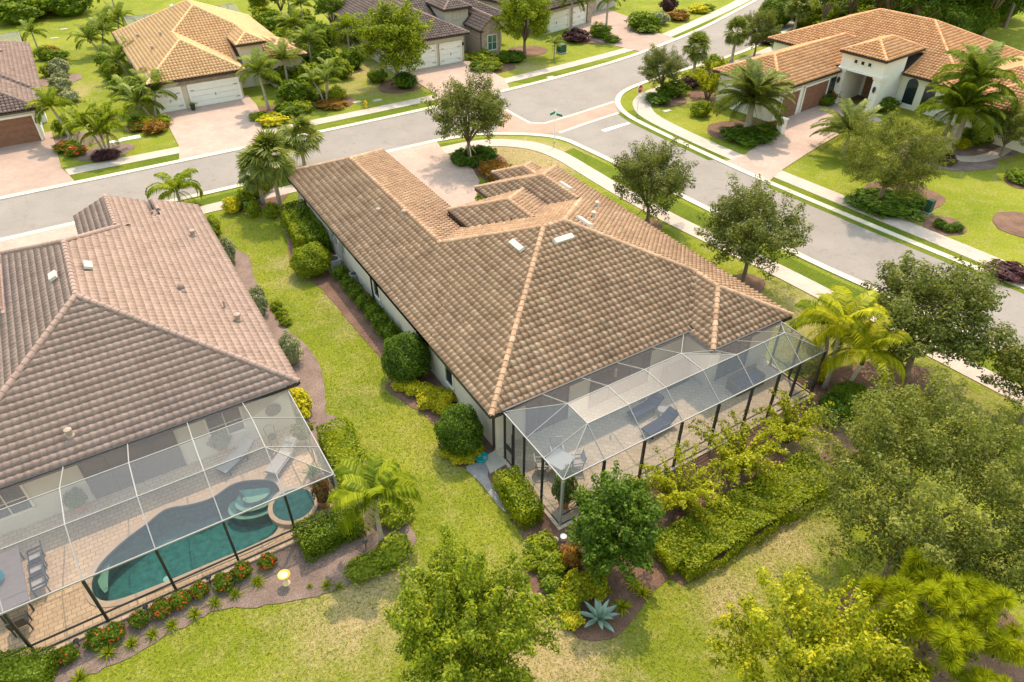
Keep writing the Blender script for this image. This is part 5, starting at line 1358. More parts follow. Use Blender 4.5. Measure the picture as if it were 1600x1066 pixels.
# ---------------------------------------------------------------- palms
def frond_mesh(name, L, elev, droop, nl, ll, mat, seed, hang=.45):
    """feather frond starting at the origin along +x"""
    rng = np.random.default_rng(seed)
    t = np.linspace(0, 1, 14)
    ang = R(elev) - R(droop) * t ** 1.4
    dx = np.cos(ang) * L / 13; dz = np.sin(ang) * L / 13
    X = np.concatenate([[0], np.cumsum(dx[:-1])]); Z = np.concatenate([[0], np.cumsum(dz[:-1])])
    V, F = [], []
    for i in range(14):
        w_ = .035 * (1 - .8 * t[i])
        V += [(X[i], -w_, Z[i]), (X[i], w_, Z[i])]
    F += [(2 * i, 2 * i + 1, 2 * i + 3, 2 * i + 2) for i in range(13)]
    for k in range(nl):
        s = .10 + .88 * k / nl
        x, z = np.interp(s, t, X), np.interp(s, t, Z); a = np.interp(s, t, ang)
        l = ll * (math.sin(math.pi * (.12 + .80 * s)) ** .6) * rng.uniform(.85, 1.1)
        for sg in (-1, 1):
            fw = rng.uniform(.45, .65); hg = hang * rng.uniform(.6, 1.3)
            d = np.array([math.cos(a) * fw, sg * 1.0, math.sin(a) * fw + .15]); d /= np.linalg.norm(d)
            p0 = np.array([x, 0, z]); p1 = p0 + d * l * .55 - np.array([0, 0, hg * l * .15]); p2 = p0 + d * l * .92 - np.array([0, 0, hg * l * .75])
            wv = np.array([.030, 0, .014]) * (ll / .6)
            b = len(V)
            V += [tuple(p0 - wv * .6), tuple(p0 + wv * .6), tuple(p1 + wv), tuple(p1 - wv), tuple(p2)]
            F += [(b, b + 1, b + 2, b + 3), (b + 3, b + 2, b + 4, b + 4)]
    m = bpy.data.meshes.new(name)
    m.from_pydata(V, [], [f if f[2] != f[3] else f[:3] for f in F])
    m.materials.append(MATS[mat])
    m.update()
    return m
def fan_mesh(name, r, pet, mat, seed, droop):
    rng = np.random.default_rng(seed)
    V = [(0, -.012, 0), (0, .012, 0), (pet, .012, 0), (pet, -.012, 0)]; F = [(0, 1, 2, 3)]
    n = 22
    for k in range(n):
        a = R(-125 + 250 * (k + .5) / n)
        l = r * (1 - .25 * abs(a) / 2.2) * rng.uniform(.9, 1.08)
        d = np.array([math.cos(a), math.sin(a), 0]); s = np.array([-math.sin(a), math.cos(a), 0])
        p = np.array([pet, 0, 0]); w_ = l * .075
        zz = .05 * (k % 2)
        m1 = p + d * l * .6 + np.array([0, 0, zz]); e = p + d * l + np.array([0, 0, -droop * l * rng.uniform(.5, 1.2)])
        b = len(V)
        V += [tuple(p), tuple(m1 - s * w_), tuple(m1 + s * w_), tuple(e)]
        F += [(b, b + 1, b + 2), (b + 1, b + 3, b + 2)]
    m = bpy.data.meshes.new(name)
    m.from_pydata(V, [], F)
    m.materials.append(MATS[mat]); m.update()
    return m
FR = {}
def frond_set(key, L, nl, ll, mat, hang=.45, arch=1.0):
    FR[key] = [(frond_mesh('frond', L * .9, 78, 60 * arch, nl, ll, mat, 1, hang), 0), (frond_mesh('frond', L, 58, 85 * arch, nl, ll, mat, 2, hang), 1), (frond_mesh('frond', L, 36, 95 * arch, nl, ll, mat, 3, hang), 2), (frond_mesh('frond', L * .97, 12, 85 * arch, nl, ll, mat, 4, hang), 3)]
frond_set('green', 2.1, 36, .62, 'leaf_palm')
frond_set('yellow', 2.7, 60, .66, 'leaf_palm_yellow', .8, 1.35)
frond_set('curl', 2.3, 50, .6, 'leaf_bright', .7, 1.75)
frond_set('lime', 2.15, 40, .66, 'leaf_bright', .5, 1.15)
frond_set('royal', 3.6, 60, .95, 'leaf_palm', .5)
frond_set('date', 3.1, 60, .6, 'leaf_sabal', .3, .9)
FAN = [fan_mesh('frond', .85, .75, 'leaf_sabal', 1, .35), fan_mesh('frond', .9, .7, 'leaf_sabal', 2, .5), fan_mesh('frond', .8, .8, 'leaf_sabal', 3, .2)]
def palm(kind, label, base, h, n=16, s=1.0, lean=(0, 0), seed=1, trunk=.13, group=None, bark='palm_bark', shaft=None, stems=1):
    rng = random.Random(seed)
    o = thing('palm_tree', label, 'palm', (base[0], base[1], 0), 0, group)
    for st in range(stems):
        a0 = 6.28 * st / stems + .5
        ox, oy = (.28 * math.cos(a0), .28 * math.sin(a0)) if stems > 1 else (0, 0)
        lx, ly = (lean[0] + (.75 * math.cos(a0) if stems > 1 else 0), lean[1] + (.75 * math.sin(a0) if stems > 1 else 0))
        hh = h * (1 if st == 0 else rng.uniform(.75, .95))
        pts = [(ox + lx * t ** 1.6, oy + ly * t ** 1.6, hh * t) for t in (0, .1, .3, .55, .8, 1)]
        ob('trunk', MB().tube([(ox, oy, -.1)] + pts[1:], [trunk * 1.5, trunk * 1.15, trunk, trunk * .92, trunk * .88, trunk * .8], 9), bark, o, True)
        top = Vector(pts[-1])
        if shaft: ob('crownshaft', MB().tube([top - Vector((0, 0, .1)), top + Vector((0, 0, .9 * s))], [trunk * .95, trunk * .55], 9), shaft, o, True)
        if shaft: top = top + Vector((0, 0, .75 * s))
        nn = n if stems == 1 else int(n * .7)
        for i in range(nn):
            if kind == 'fan':
                m = FAN[i % 3]
                el = R(rng.choice([75, 50, 25, 5, -20, -40]) + rng.uniform(-10, 10))
                f = link('frond', m, None, o)
                f.rotation_mode = 'XYZ'
                f.rotation_euler = (rng.uniform(-.5, .5), -el, i * 2.399 + rng.uniform(-.2, .2))
                f.scale = (s, s, s)
            else:
                m, tier = FR[kind][min(3, int(4 * i / nn))]
                f = link('frond', m, None, o)
                f.rotation_euler = (rng.uniform(-.2, .2), rng.uniform(-.12, .12), i * 2.399 + rng.uniform(-.25, .25))
                k = s * rng.uniform(.88, 1.08)
                f.scale = (k, k, k)
            f.location = top
    return o
palm('fan', 'cabbage palm leaning over the front left corner of the big roof', (10.44,50.13,0.00), 4.19, 40, 1.4, (0, 0), 2, .16, 'cabbage palms')
palm('fan', 'shorter cabbage palm right behind the corner one, near the street', (14.46,56.58,0.00), 2.68, 36, 1.35, (0, 0), 3, .15, 'cabbage palms')
palm('fan', 'small cabbage palm left of the big roof corner, by the verge', (9.65,52.11,0.00), 2.64, 32, 1.2, (0, 0), 4, .15, 'cabbage palms')
palm('curl', 'arching young palm behind the front of the pink-brown roof', (4.09,54.30,0.00), 1.5, 11, 1.15, (0, 0), 5, .12)
palm('yellow', 'tallest golden palm at the right corner of the middle cage', (28.90,15.13,0.00), 3.19, 12, 1.05, (.2, .3), 6, .12, 'golden palms by the cage corner', shaft='leaf_hedge')
palm('yellow', 'golden palm nearest the camera at the right corner of the middle cage', (29.04,14.10,0.00), 2.44, 12, 1.0, (.2, -.2), 7, .11, 'golden palms by the cage corner', shaft='leaf_hedge')
palm('lime', 'greener palm rising behind the golden palms at the cage corner', (30.94,16.78,0.00), 2.02, 13, 1.05, (0, .4), 8, .11, 'golden palms by the cage corner')
palm('lime', 'slim green palm in the mulch bed between the two houses, foreground', (4.91,18.41,0.00), 3.02, 14, .98, (0, 0), 9, .10)
palm('royal', 'tall royal palm in front of the orange roofed house, left of the pair', (63.68,30.28,0.00), 2.76, 19, 1.12, (0, 0), 10, .24, 'royal palms', shaft='leaf_bright')
palm('royal', 'tall royal palm in front of the orange roofed house, right of the pair', (65.06,30.42,0.00), 4.66, 20, 1.18, (.8, .6), 11, .22, 'royal palms', shaft='leaf_bright')
palm('royal', 'shorter royal palm between the pair and the arched windows', (65.04,31.63,0.00), 2.35, 18, .95, (0, 0), 41, .2, 'royal palms', shaft='leaf_bright')
palm('date', 'broad date palm beside the garage of the orange roofed house', (52.02,42.70,0.00), 2.9, 70, 1.32, (0, 0), 12, .32)
palm('date', 'smaller date palm between the driveway and the feathery olive tree', (55.76,34.84,0.00), 1.7, 34, 1.15, (0, 0), 13, .2)
palm('lime', 'triple trunk lime green palm cluster on the lawn left of the yellow house drive', (0.73,68.82,0.00), 2.7, 18, 1.15, (0, 0), 14, .10, stems=3)
palm('lime', 'single lime palm above orange flowers at the upper left garage', (-1.68,73.35,0.00), 3.3, 15, 1.05, (-.5, 0), 15, .11)
palm('green', 'clustered green palm left of the white single garage door', (5.73,75.70,0.00), 2.2, 20, 1.15, (0, 0), 16, .10, stems=2)
palm('green', 'graceful green palm right of the white double garage door', (15.95,72.08,0.00), 3.6, 17, 1.25, (-.3, 0), 17, .13)
palm('green', 'triple trunk green palm beside the low red hedge across the street', (21.62,71.18,0.00), 2.8, 14, .95, (0, 0), 18, .09, stems=3)
palm('green', 'green palm rising behind the right end of the golden roof', (23.58,85.18,0.00), 4.2, 15, 1.2, (0, 0), 19, .12)
palm('green', 'tall green palm at the top edge between golden and taupe roofs', (28.17,96.93,0.00), 3.6, 15, 1.1, (0, 0), 20, .11)
palm('fan', 'cabbage palm on the verge right of the round oak', (58.49,56.79,0.00), 3.38, 44, 1.15, (0, 0), 21, .17, 'cabbage palms')
palm('fan', 'cabbage palm on the verge further up the far street', (66.98,59.26,0.00), 3.35, 44, 1.15, (0, 0), 22, .17, 'cabbage palms')
palm('fan', 'cabbage palm near the top edge above the orange roof', (83.21,64.04,0.00), 2.97, 44, 1.25, (0, 0), 23, .17, 'cabbage palms')
palm('fan', 'cabbage palm at the top edge beside the wood', (90.50,66.10,0.00), 2.45, 40, 1.15, (0, 0), 24, .17, 'cabbage palms')
palm('royal', 'drooping dark palm left of the stone pier at the top edge', (57.67,78.72,0.00), 4.3, 16, .75, (0, 0), 25, .15)
palm('royal', 'drooping dark palm in front of the white doors at the top edge', (60.95,75.61,0.00), 4.4, 14, .72, (0, 0), 26, .14)
palm('green', 'small young palm on the lawn beside the green utility box', (49.94,71.27,0.00), 1.6, 9, .75, (0, 0), 27, .07)
palm('green', 'low feathery palm between the golden roof and the far garden', (4.36,101.56,0.00), 2.4, 20, 1.15, (0, 0), 28, .1, stems=2)
palm('green', 'dark leafy palm at the back corner of the golden roof', (6.85,106.57,0.00), 2.6, 20, 1.15, (0, 0), 29, .1, stems=2)
palm('lime', 'tall palm at the top edge left of the golden roof', (8.54,118.77,0.00), 3.4, 15, 1.1, (0, 0), 30, .11)
palm('green', 'palm in the far garden beside the upper left cage', (-2.10,107.77,0.00), 2.0, 14, .9, (0, 0), 31, .1)
palm('green', 'pale green palm over the orange roof at the top', (87.90,61.89,0.00), 2.2, 18, 1.0, (0, 0), 32, .1, stems=2)
palm('lime', 'palm at the taupe roof corner, top left of it', (31.80,97.28,0.00), 3.0, 14, 1.0, (0, 0), 33, .1)

# ---------------------------------------------------------------- shrubs and hedges
def shell_mesh(name, seed, n, size, mat, kind='ball', dims=(1, 1, 1), aspect=.6, lump=.2, core=True, rough=.05):
    """leaves over a rounded body; ball: half-squashed ellipsoid on the ground, box: clipped hedge"""
    rng = np.random.default_rng(seed)
    if kind == 'ball':
        d = unit(rng, n)
        d[:, 2] = np.abs(d[:, 2]) * 1.0 - .22 * (rng.random(n) < .5)
        d /= np.linalg.norm(d, axis=1)[:, None]
        r = 1 + lump * np.sin(d[:, 0] * 5 + seed) * np.cos(d[:, 1] * 4.3 + seed * 2) + lump * .7 * np.sin(d[:, 2] * 7 + d[:, 0] * 6) + lump * .5 * np.sin(d[:, 0] * 11 + d[:, 2] * 9 + seed) * np.cos(d[:, 1] * 10 + seed) - rng.uniform(-.06, .16 if lump < .1 else .22, n)
        c = np.array([0, 0, .38])
        P = d * r[:, None] * np.array([.5, .5, .6]) + c
        P *= np.array(dims); N = d / np.array(dims)
    else:
        lx, ly, lz = dims
        ar = np.array([lx * ly, lx * lz, lx * lz, ly * lz, ly * lz]); f = rng.choice(5, n, p=ar / ar.sum())
        u, v = rng.uniform(-.5, .5, n), rng.uniform(-.5, .5, n)
        P = np.zeros((n, 3)); N = np.zeros((n, 3))
        for k, (fx, nn) in enumerate((((0, 1), (0, 0, 1)), ((0, 2), (0, -1, 0)), ((0, 2), (0, 1, 0)), ((1, 2), (-1, 0, 0)), ((1, 2), (1, 0, 0)))):
            q = f == k
            nn = np.array(nn, float)
            P[q, fx[0]] = u[q]; P[q, fx[1]] = v[q]
            P[q] += nn * .5; N[q] = nn
        P[:, 2] += .5
        P *= np.array(dims)
        # soft edges and an uneven clipped surface
        b = rough * np.sin(P[:, 0] * 2.7 + seed) + rough * np.cos(P[:, 1] * 3.1 + seed) + rough * .8 * np.sin(P[:, 0] * 6.1 + P[:, 1] * 4.7) + rng.normal(0, .045, n)
        P += N * b[:, None]
        e = np.minimum(1, np.minimum(.5 * lx - np.abs(P[:, 0]), .5 * ly - np.abs(P[:, 1])) / .18 + .5)
        P[:, 2] -= np.where(P[:, 2] > lz - .2, .08 * (1 - np.clip(e, 0, 1)), 0)
    N /= np.linalg.norm(N, axis=1)[:, None]
    V, F = leaf_quads(P, N + np.array([0, 0, .3]), size, rng, aspect, .5)
    if core:
        k = .86
        if kind == 'ball':
            cb = MB().lathe([(.30, .02), (.42, .2), (.45, .42), (.38, .68), (.22, .86), (.02, .93)], (0, 0, 0), 12)
            cv = np.array(cb.v) * np.array(dims) * np.array([.9, .9, .95])
        else:
            cb = MB().box((0, 0, .38), (.86, .74, .72)); cv = np.array(cb.v) * np.array(dims)
            cb.v = [tuple(p) for p in cv]
        base = len(V)
        cf = [tuple(f) for f in cb.f]
        q4 = [f for f in cf if len(f) == 4]
        V = np.concatenate([V, cv]); F = np.concatenate([F, np.array(q4) + base])
    m = np_mesh(name, V, F)
    m.materials.append(MATS[mat])
    return m
BALL = {}
def ball(mat, big=False):
    k = (mat, big)
    if k not in BALL: BALL[k] = shell_mesh('foliage', len(BALL) + 5, 8500 if big else 1400, .040 if big else .10, mat, lump=.07 if big else .17)
    return BALL[k]
def shrub(label, p, d, h, mat, rz=0.0, big=False, name='shrub', cat='shrub', group=None, dy=None, flowers=None, nf=40):
    o = link(name, ball(mat, big))
    o.location = (p[0], p[1], 0)
    o.scale = (d, dy or d, h)
    o.rotation_euler = (0, 0, rz)
    tag(o, label, cat, group)
    if flowers:
        rng = np.random.default_rng(int(abs(p[0]) * 100))
        u = unit(rng, nf); u[:, 2] = np.abs(u[:, 2])
        P = u * np.array([.5, .5, .6]) + np.array([0, 0, .38])
        V, F = leaf_quads(np.repeat(P, 5, 0) + rng.normal(0, .022, (nf * 5, 3)), np.repeat(u, 5, 0), .085, rng, .9, .4)
        link('flowers', np_mesh('flowers', V, F), flowers, o)['kind'] = 'stuff'
    return o
def hedge(label, a, b, wd, h, mat, dens=230, size=.12, name='hedge', group=None, rough=.05):
    a, b = Vector(a[:2]), Vector(b[:2])
    L = (b - a).length
    n = int(min(18000, dens * (L * wd + 2 * h * (L + wd))))
    o = link(name, shell_mesh('foliage', int(L * 37) + 3, n, size, mat, 'box', (L, wd, h), rough=rough))
    c = (a + b) / 2
    o.location = (c.x, c.y, 0)
    o.rotation_euler = (0, 0, math.atan2((b - a).y, (b - a).x))
    return tag(o, label, 'hedge', group)
# around the big house, west side
hedge('tall dark hedge along the front end of the big house west wall', (10.99,47.98,0.80), (10.77,42.15,0.80), 1.3, 1.6, 'leaf_mid', name='hedge')
hedge('clipped hedge stepping out from the wall beside the corner palms', (10.49,48.28,0.70), (10.00,42.83,0.70), 1.1, 1.4, 'leaf_hedge')
shrub('large rounded yellow green mound beside the air conditioner', (9.58,40.46,0.90), 2.51, 2.0, 'leaf_hedge', big=True)
for i, (p_, w_) in enumerate((((10.87,38.76,0.40),26), ((10.88,37.34,0.40),26), ((10.88,36.15,0.40),26), ((10.93,34.81,0.40),28), ((10.97,33.52,0.40),30), ((10.97,32.38,0.40),30), ((11.01,31.26,0.40),30))):
    shrub('low green shrub along the west wall, %s from the air conditioner' % ORD[i], p_, [0.95, .95, 1.0, 1.05, 1.1, 1.15, 1.15][i], .95, 'leaf_mid', i, group='low shrubs along the west wall')
shrub('big round dark green bush against the west wall, farther one', (10.44,27.60,1.20), 2.55, 2.75, 'leaf_dark', 0, True)
shrub('big round dark green bush near the cage corner of the west wall', (10.31,21.41,1.20), 2.2, 2.6, 'leaf_dark', 1, True)
for i, (p_,) in enumerate((((9.77,26.91,0.30),), ((10.11,26.29,0.30),), ((10.51,25.74,0.30),), ((10.88,25.22,0.30),), ((11.25,24.71,0.30),), ((10.30,24.95,0.30),), ((10.77,24.27,0.30),))):
    shrub('yellow variegated low shrub between the two round bushes, %s of seven' % ORD[i], p_, 1.0, .7, 'leaf_croton', i, name='croton_shrub', group='yellow low shrubs between the round bushes')
for i, (p_,) in enumerate((((9.62,21.39,0.20),), ((9.79,20.81,0.20),), ((10.21,20.55,0.20),), ((10.81,20.76,0.20),))):
    shrub('yellow variegated low shrub at the foot of the nearer round bush, %s from the left' % ORD[i], p_, .75, .5, 'leaf_croton', i, name='croton_shrub', group='yellow low shrubs under the nearer round bush')
hedge('clipped yellow green hedge outside the left side of the middle cage', (11.02,18.40,0.50), (10.78,15.73,0.50), 1.15, 1.1, 'leaf_hedge', 420, .085)
# rear bed of the big house
hedge('long low light green hedge at the lower right of the rear bed', (14.60,11.24,0.45), (23.97,11.22,0.45), 2.1, .7, 'leaf_hedge', 460, .105, rough=.07)
hedge('short return of the rear hedge beside the dark corner tree', (14.68,12.11,0.45), (14.56,10.73,0.45), .9, .8, 'leaf_hedge', 300, .10)
shrub('rough green bush left of the airy shrubs behind the cage', (15.19,14.42,0.60), 1.3, 1.3, 'leaf_mid', 2)
shrub('broad leafed dark green shrub under the golden palms', (28.49,13.38,0.70), 2.2, 1.5, 'leaf_mid', 0, True)
shrub('second broad leafed shrub left of the golden palm trunks', (27.19,13.48,0.60), 1.6, 1.2, 'leaf_dark', 1)
shrub('low lime groundcover patch right of the broad leafed shrub', (29.63,12.46,0.20), 2.6, .5, 'leaf_bright', 1, dy=3.4)
shrub('lime groundcover mound in front of the broad leafed shrub', (29.11,11.43,0.20), 2.0, .45, 'leaf_bright', 2, dy=2.2)
shrub('yellow croton by the right end posts of the middle cage', (29.06,15.64,0.50), .9, 1.2, 'leaf_croton', 1, name='croton_shrub')
# lower point of the rear bed
for i, (p_, w_, h, mt, lb) in enumerate((((10.39,14.50,0.40),1.0,.8,'leaf_bright','feathery green bush beside the left white lid'), ((10.28,13.59,0.40),.95,.75,'leaf_bright','feathery green bush at the lower left of the rear bed'), ((9.70,14.12,0.40),.6,.5,'leaf_hedge','small yellow green bush under the left white lid'), ((9.79,12.86,0.40),.7,.6,'leaf_mid','small dark green bush above the yellow shrubs'),
        ((11.11,13.37,0.40),.75,1.0,'leaf_rust','rusty orange bush left of the dark corner tree'), ((10.58,12.11,0.40),1.0,1.0,'leaf_yellow','upright yellow green bush left of the agave'), ((9.98,11.92,0.40),.85,.9,'leaf_yellow','golden bush at the left tip of the rear bed'), ((9.62,11.29,0.40),.7,.5,'leaf_croton','low yellow bush beside the agave'), ((11.16,11.85,0.40),.9,.8,'leaf_yellow','dull yellow bush under the dark corner tree'), ((9.88,13.42,0.40),.4,.4,'leaf_silver','small silver bush at the left tip of the rear bed'))):
    shrub(lb, p_, w_ * 1.25, h, mt, i)
# plants round the left house
for i, (p_, h, d) in enumerate((((5.17,44.61,0.80),1.5,1.15), ((5.25,37.64,0.80),1.5,1.15), ((5.46,32.15,0.80),1.5,1.2))):
    shrub('grey green columnar bush along the pink-brown roof, %s from the street' % ORD[i], p_, d, h * 1.2, 'leaf_silver', i, group='grey bushes beside the left house', name='columnar_shrub')
shrub('light green shrub at the street end of the left house side bed', (5.25,49.45,0.60), 1.1, 1.2, 'leaf_bright', 0, dy=2.0)
shrub('rounded yellow shrub at the cage corner of the left house', (4.59,28.09,0.60), 1.2, 1.1, 'leaf_croton', 0, name='croton_shrub', dy=2.0)
for i, (p_,) in enumerate((((6.31,37.68,0.20),), ((6.33,36.72,0.20),), ((6.28,35.82,0.20),))):
    shrub('small bright shrub at the edge of the grey mulch, %s from the street' % ORD[i], p_, .7, .5, 'leaf_bright', i, group='small shrubs in the grey mulch')
hedge('tall clipped hedge along the side of the left pool cage', (5.37,25.26,0.60), (5.03,21.12,0.60), 1.5, 1.25, 'leaf_hedge', 330, .095)
hedge('clipped hedge outside the spa corner of the left pool cage', (1.91,19.69,0.50), (4.48,19.78,0.50), 1.3, 1.15, 'leaf_mid', 420, .085)
shrub('shaggy light green plant behind the slim foreground palm', (5.90,19.32,0.40), 1.5, .9, 'leaf_bright', 2)
for i, (p_, d, dy) in enumerate((((3.93,17.50,0.20),1.7,1.2), ((5.04,17.64,0.20),1.6,1.3))):
    shrub('low green groundcover below the slim foreground palm, %s' % ('left mass', 'right mass')[i], p_, d, .55, 'leaf_bright', i * .5, dy=dy, group='groundcover under the foreground palm')
IXP = [(0.52,19.80,0.30), (-0.48,19.90,0.30), (-1.24,19.79,0.30), (-2.15,19.91,0.30), (-2.88,19.87,0.30), (-3.54,19.86,0.30), (-4.35,19.83,0.30), (-5.25,19.75,0.30), (-5.85,19.83,0.30), (-6.82,19.73,0.30)]
for i, p in enumerate(IXP):
    shrub('round orange flowering shrub along the pool cage, %s from the yellow birdbath' % ORD[i], p, .66 + .06 * (i % 3), .62, 'leaf_mid', i, name='flowering_shrub', group='flowering shrubs along the pool cage', flowers='orange_flower', nf=[60, 36, 20, 34, 26, 46, 12, 26, 22, 10][i])
hedge('dense dark green hedge in the lower left corner', (-9.04,20.21,0.50), (-7.26,19.25,0.50), 1.2, .95, 'leaf_mid', 420, .085)
def strap_mesh(name, seed, n, L, w_, mat, spread=1.0):
    rng = np.random.default_rng(seed); V, F = [], []
    for k in range(n):
        a = rng.uniform(0, 6.283); el = R(rng.uniform(25, 85)); l = L * rng.uniform(.7, 1.1)
        d = np.array([math.cos(a), math.sin(a)]); s = np.array([-d[1], d[0], 0]) * w_
        pts = []
        for t in (0, .35, .7, 1):
            e = el - t * t * 1.3
            r = l * t * math.cos(el) * spread + .02; z = l * (t * math.sin(el) - .42 * t * t)
            pts.append(np.array([d[0] * r, d[1] * r, max(.02, z)]))
        b = len(V)
        for i, p in enumerate(pts[:-1]):
            V += [tuple(p - s * (1, .9, .6)[i]), tuple(p + s * (1, .9, .6)[i])]
        V.append(tuple(pts[-1]))
        F += [(b, b + 1, b + 3, b + 2), (b + 2, b + 3, b + 5, b + 4), (b + 4, b + 5, b + 6)]
    m = bpy.data.meshes.new(name); m.from_pydata(V, [], F); m.materials.append(MATS[mat]); m.update()
    return m
LIL = [strap_mesh('foliage', s, 70, .55, .016, 'leaf_hedge') for s in (1, 2, 3)]
def tuft(label, p, s, mesh, name='strappy_plant', cat='plant', group=None, rz=0):
    o = link(name, mesh)
    o.location = (p[0], p[1], .03); o.scale = (s, s, s); o.rotation_euler = (0, 0, rz)
    return tag(o, label, cat, group)
for i, p in enumerate(((-0.12,19.22,0.00), (-1.01,19.13,0.00), (-1.79,19.16,0.00), (-2.53,19.08,0.00), (-3.38,19.07,0.00), (-4.06,19.07,0.00), (-4.82,19.09,0.00), (-5.60,19.17,0.00), (-6.61,18.68,0.00))):
    tuft('strappy lily clump at the lawn side of the pool bed, %s from the yellow birdbath' % ORD[i], p, [1.0, .95, .95, 1.0, .95, .9, .95, 1.2, 1.1][i], LIL[i % 3], 'lily_clump', group='lily clumps along the pool bed', rz=i)
for i, (p, s) in enumerate((((1.61,17.95,0.00), .45), ((2.18,17.63,0.00), .8), ((2.61,17.33,0.00), .7))):
    tuft('sparse light plant right of the yellow birdbath, %s' % ('smallest', 'middle', 'right end')[i], p, s, LIL[i % 3], group='sparse plants right of the birdbath')
BRO = [strap_mesh('foliage', s, 60, .6, .03, 'leaf_yellow') for s in (8, 9)]
for i, (p, s, lb) in enumerate((((11.64,10.70,0.00), 1.0, 'spiky green bromeliad right of the agave, nearer one'), ((12.66,10.73,0.00), 1.0, 'spiky yellow green bromeliad beside the mulch edge'), ((12.65,11.23,0.00), .9, 'spiky bromeliad in the shade of the dark corner tree'))):
    tuft(lb, p, s, BRO[i % 2], 'bromeliad', group='spiky plants near the agave', rz=i)
# agave, each leaf its own piece
ag = thing('agave', 'large pale blue agave with spreading leaves at the bed tip', 'agave', ((10.56,10.80,0.00)[0], (10.56,10.80,0.00)[1], .03))
lm = MB()
pr = [(0, .05, 0), (.25, .085, .0), (.55, .095, .02), (.8, .06, .0), (1.0, .004, -.05)]
for x, w_, z in pr: lm.v += [(x, -w_, z + .03), (x, 0, z - .015), (x, w_, z + .03)]
for i in range(4):
    b = i * 3; lm.f += [(b, b + 3, b + 4, b + 1), (b + 1, b + 4, b + 5, b + 2)]
lm = lm.mesh('leaf', True); lm.materials.append(MATS['leaf_agave'])
for i in range(17):
    f = link('leaf', lm, None, ag)
    el = 8 + 60 * (i / 16) ** 1.2
    f.rotation_euler = (0, -R(el), i * 2.399)
    k = .95 - .28 * i / 16
    f.scale = (k, k * 1.15, k); f.location = (0, 0, .06)
tuft('small blue green agave at the left tip of the rear bed', (9.90,13.55,0.00), .7, strap_mesh('foliage', 15, 26, .5, .035, 'leaf_agave'), 'agave', 'agave')
# front garden of the big house
for i, a in enumerate(np.linspace(0, 6.283, 9, endpoint=False)):
    c = (27.43,50.73,0.00)
    shrub('dark clipped low shrub round the staked oak, %s of nine clockwise' % ORD[i], (c[0] + 1.5 * math.cos(-a), c[1] + 1.15 * math.sin(-a) - .1), 1.25, .8, 'leaf_dark', i, group='clipped shrubs round the staked oak')
for i, (p_,) in enumerate((((27.06,47.64,0.50),), ((27.75,47.36,0.50),), ((27.92,46.51,0.50),), ((26.98,46.37,0.50),))):
    shrub('rusty orange shrub behind the small front gable, %s of four' % ORD[i], p_, 1.5, 1.1, 'leaf_rust', i, group='rusty shrubs at the front door')
shrub('bright shrub at the entry between the front gables', (24.07,43.28,0.40), 1.0, .9, 'leaf_bright', 0)
for i, (p_, mt) in enumerate((((7.29,51.91,0.50),'leaf_croton'), ((8.31,52.52,0.50),'leaf_bright'), ((9.43,53.37,0.50),'leaf_mid'), ((10.26,54.19,0.50),'leaf_mid'), ((9.63,49.50,0.50),'leaf_bright'), ((8.47,50.46,0.50),'leaf_bright'))):
    shrub('rounded shrub by the verge left of the big roof corner, %s from the left' % ('first', 'second', 'fourth', 'fifth', 'sixth', 'third')[i], p_, [1.3, 1.5, 1.6, 1.5, 1.0, 1.1][i], 1.15, mt, i, group='shrubs at the front corner of the big house')
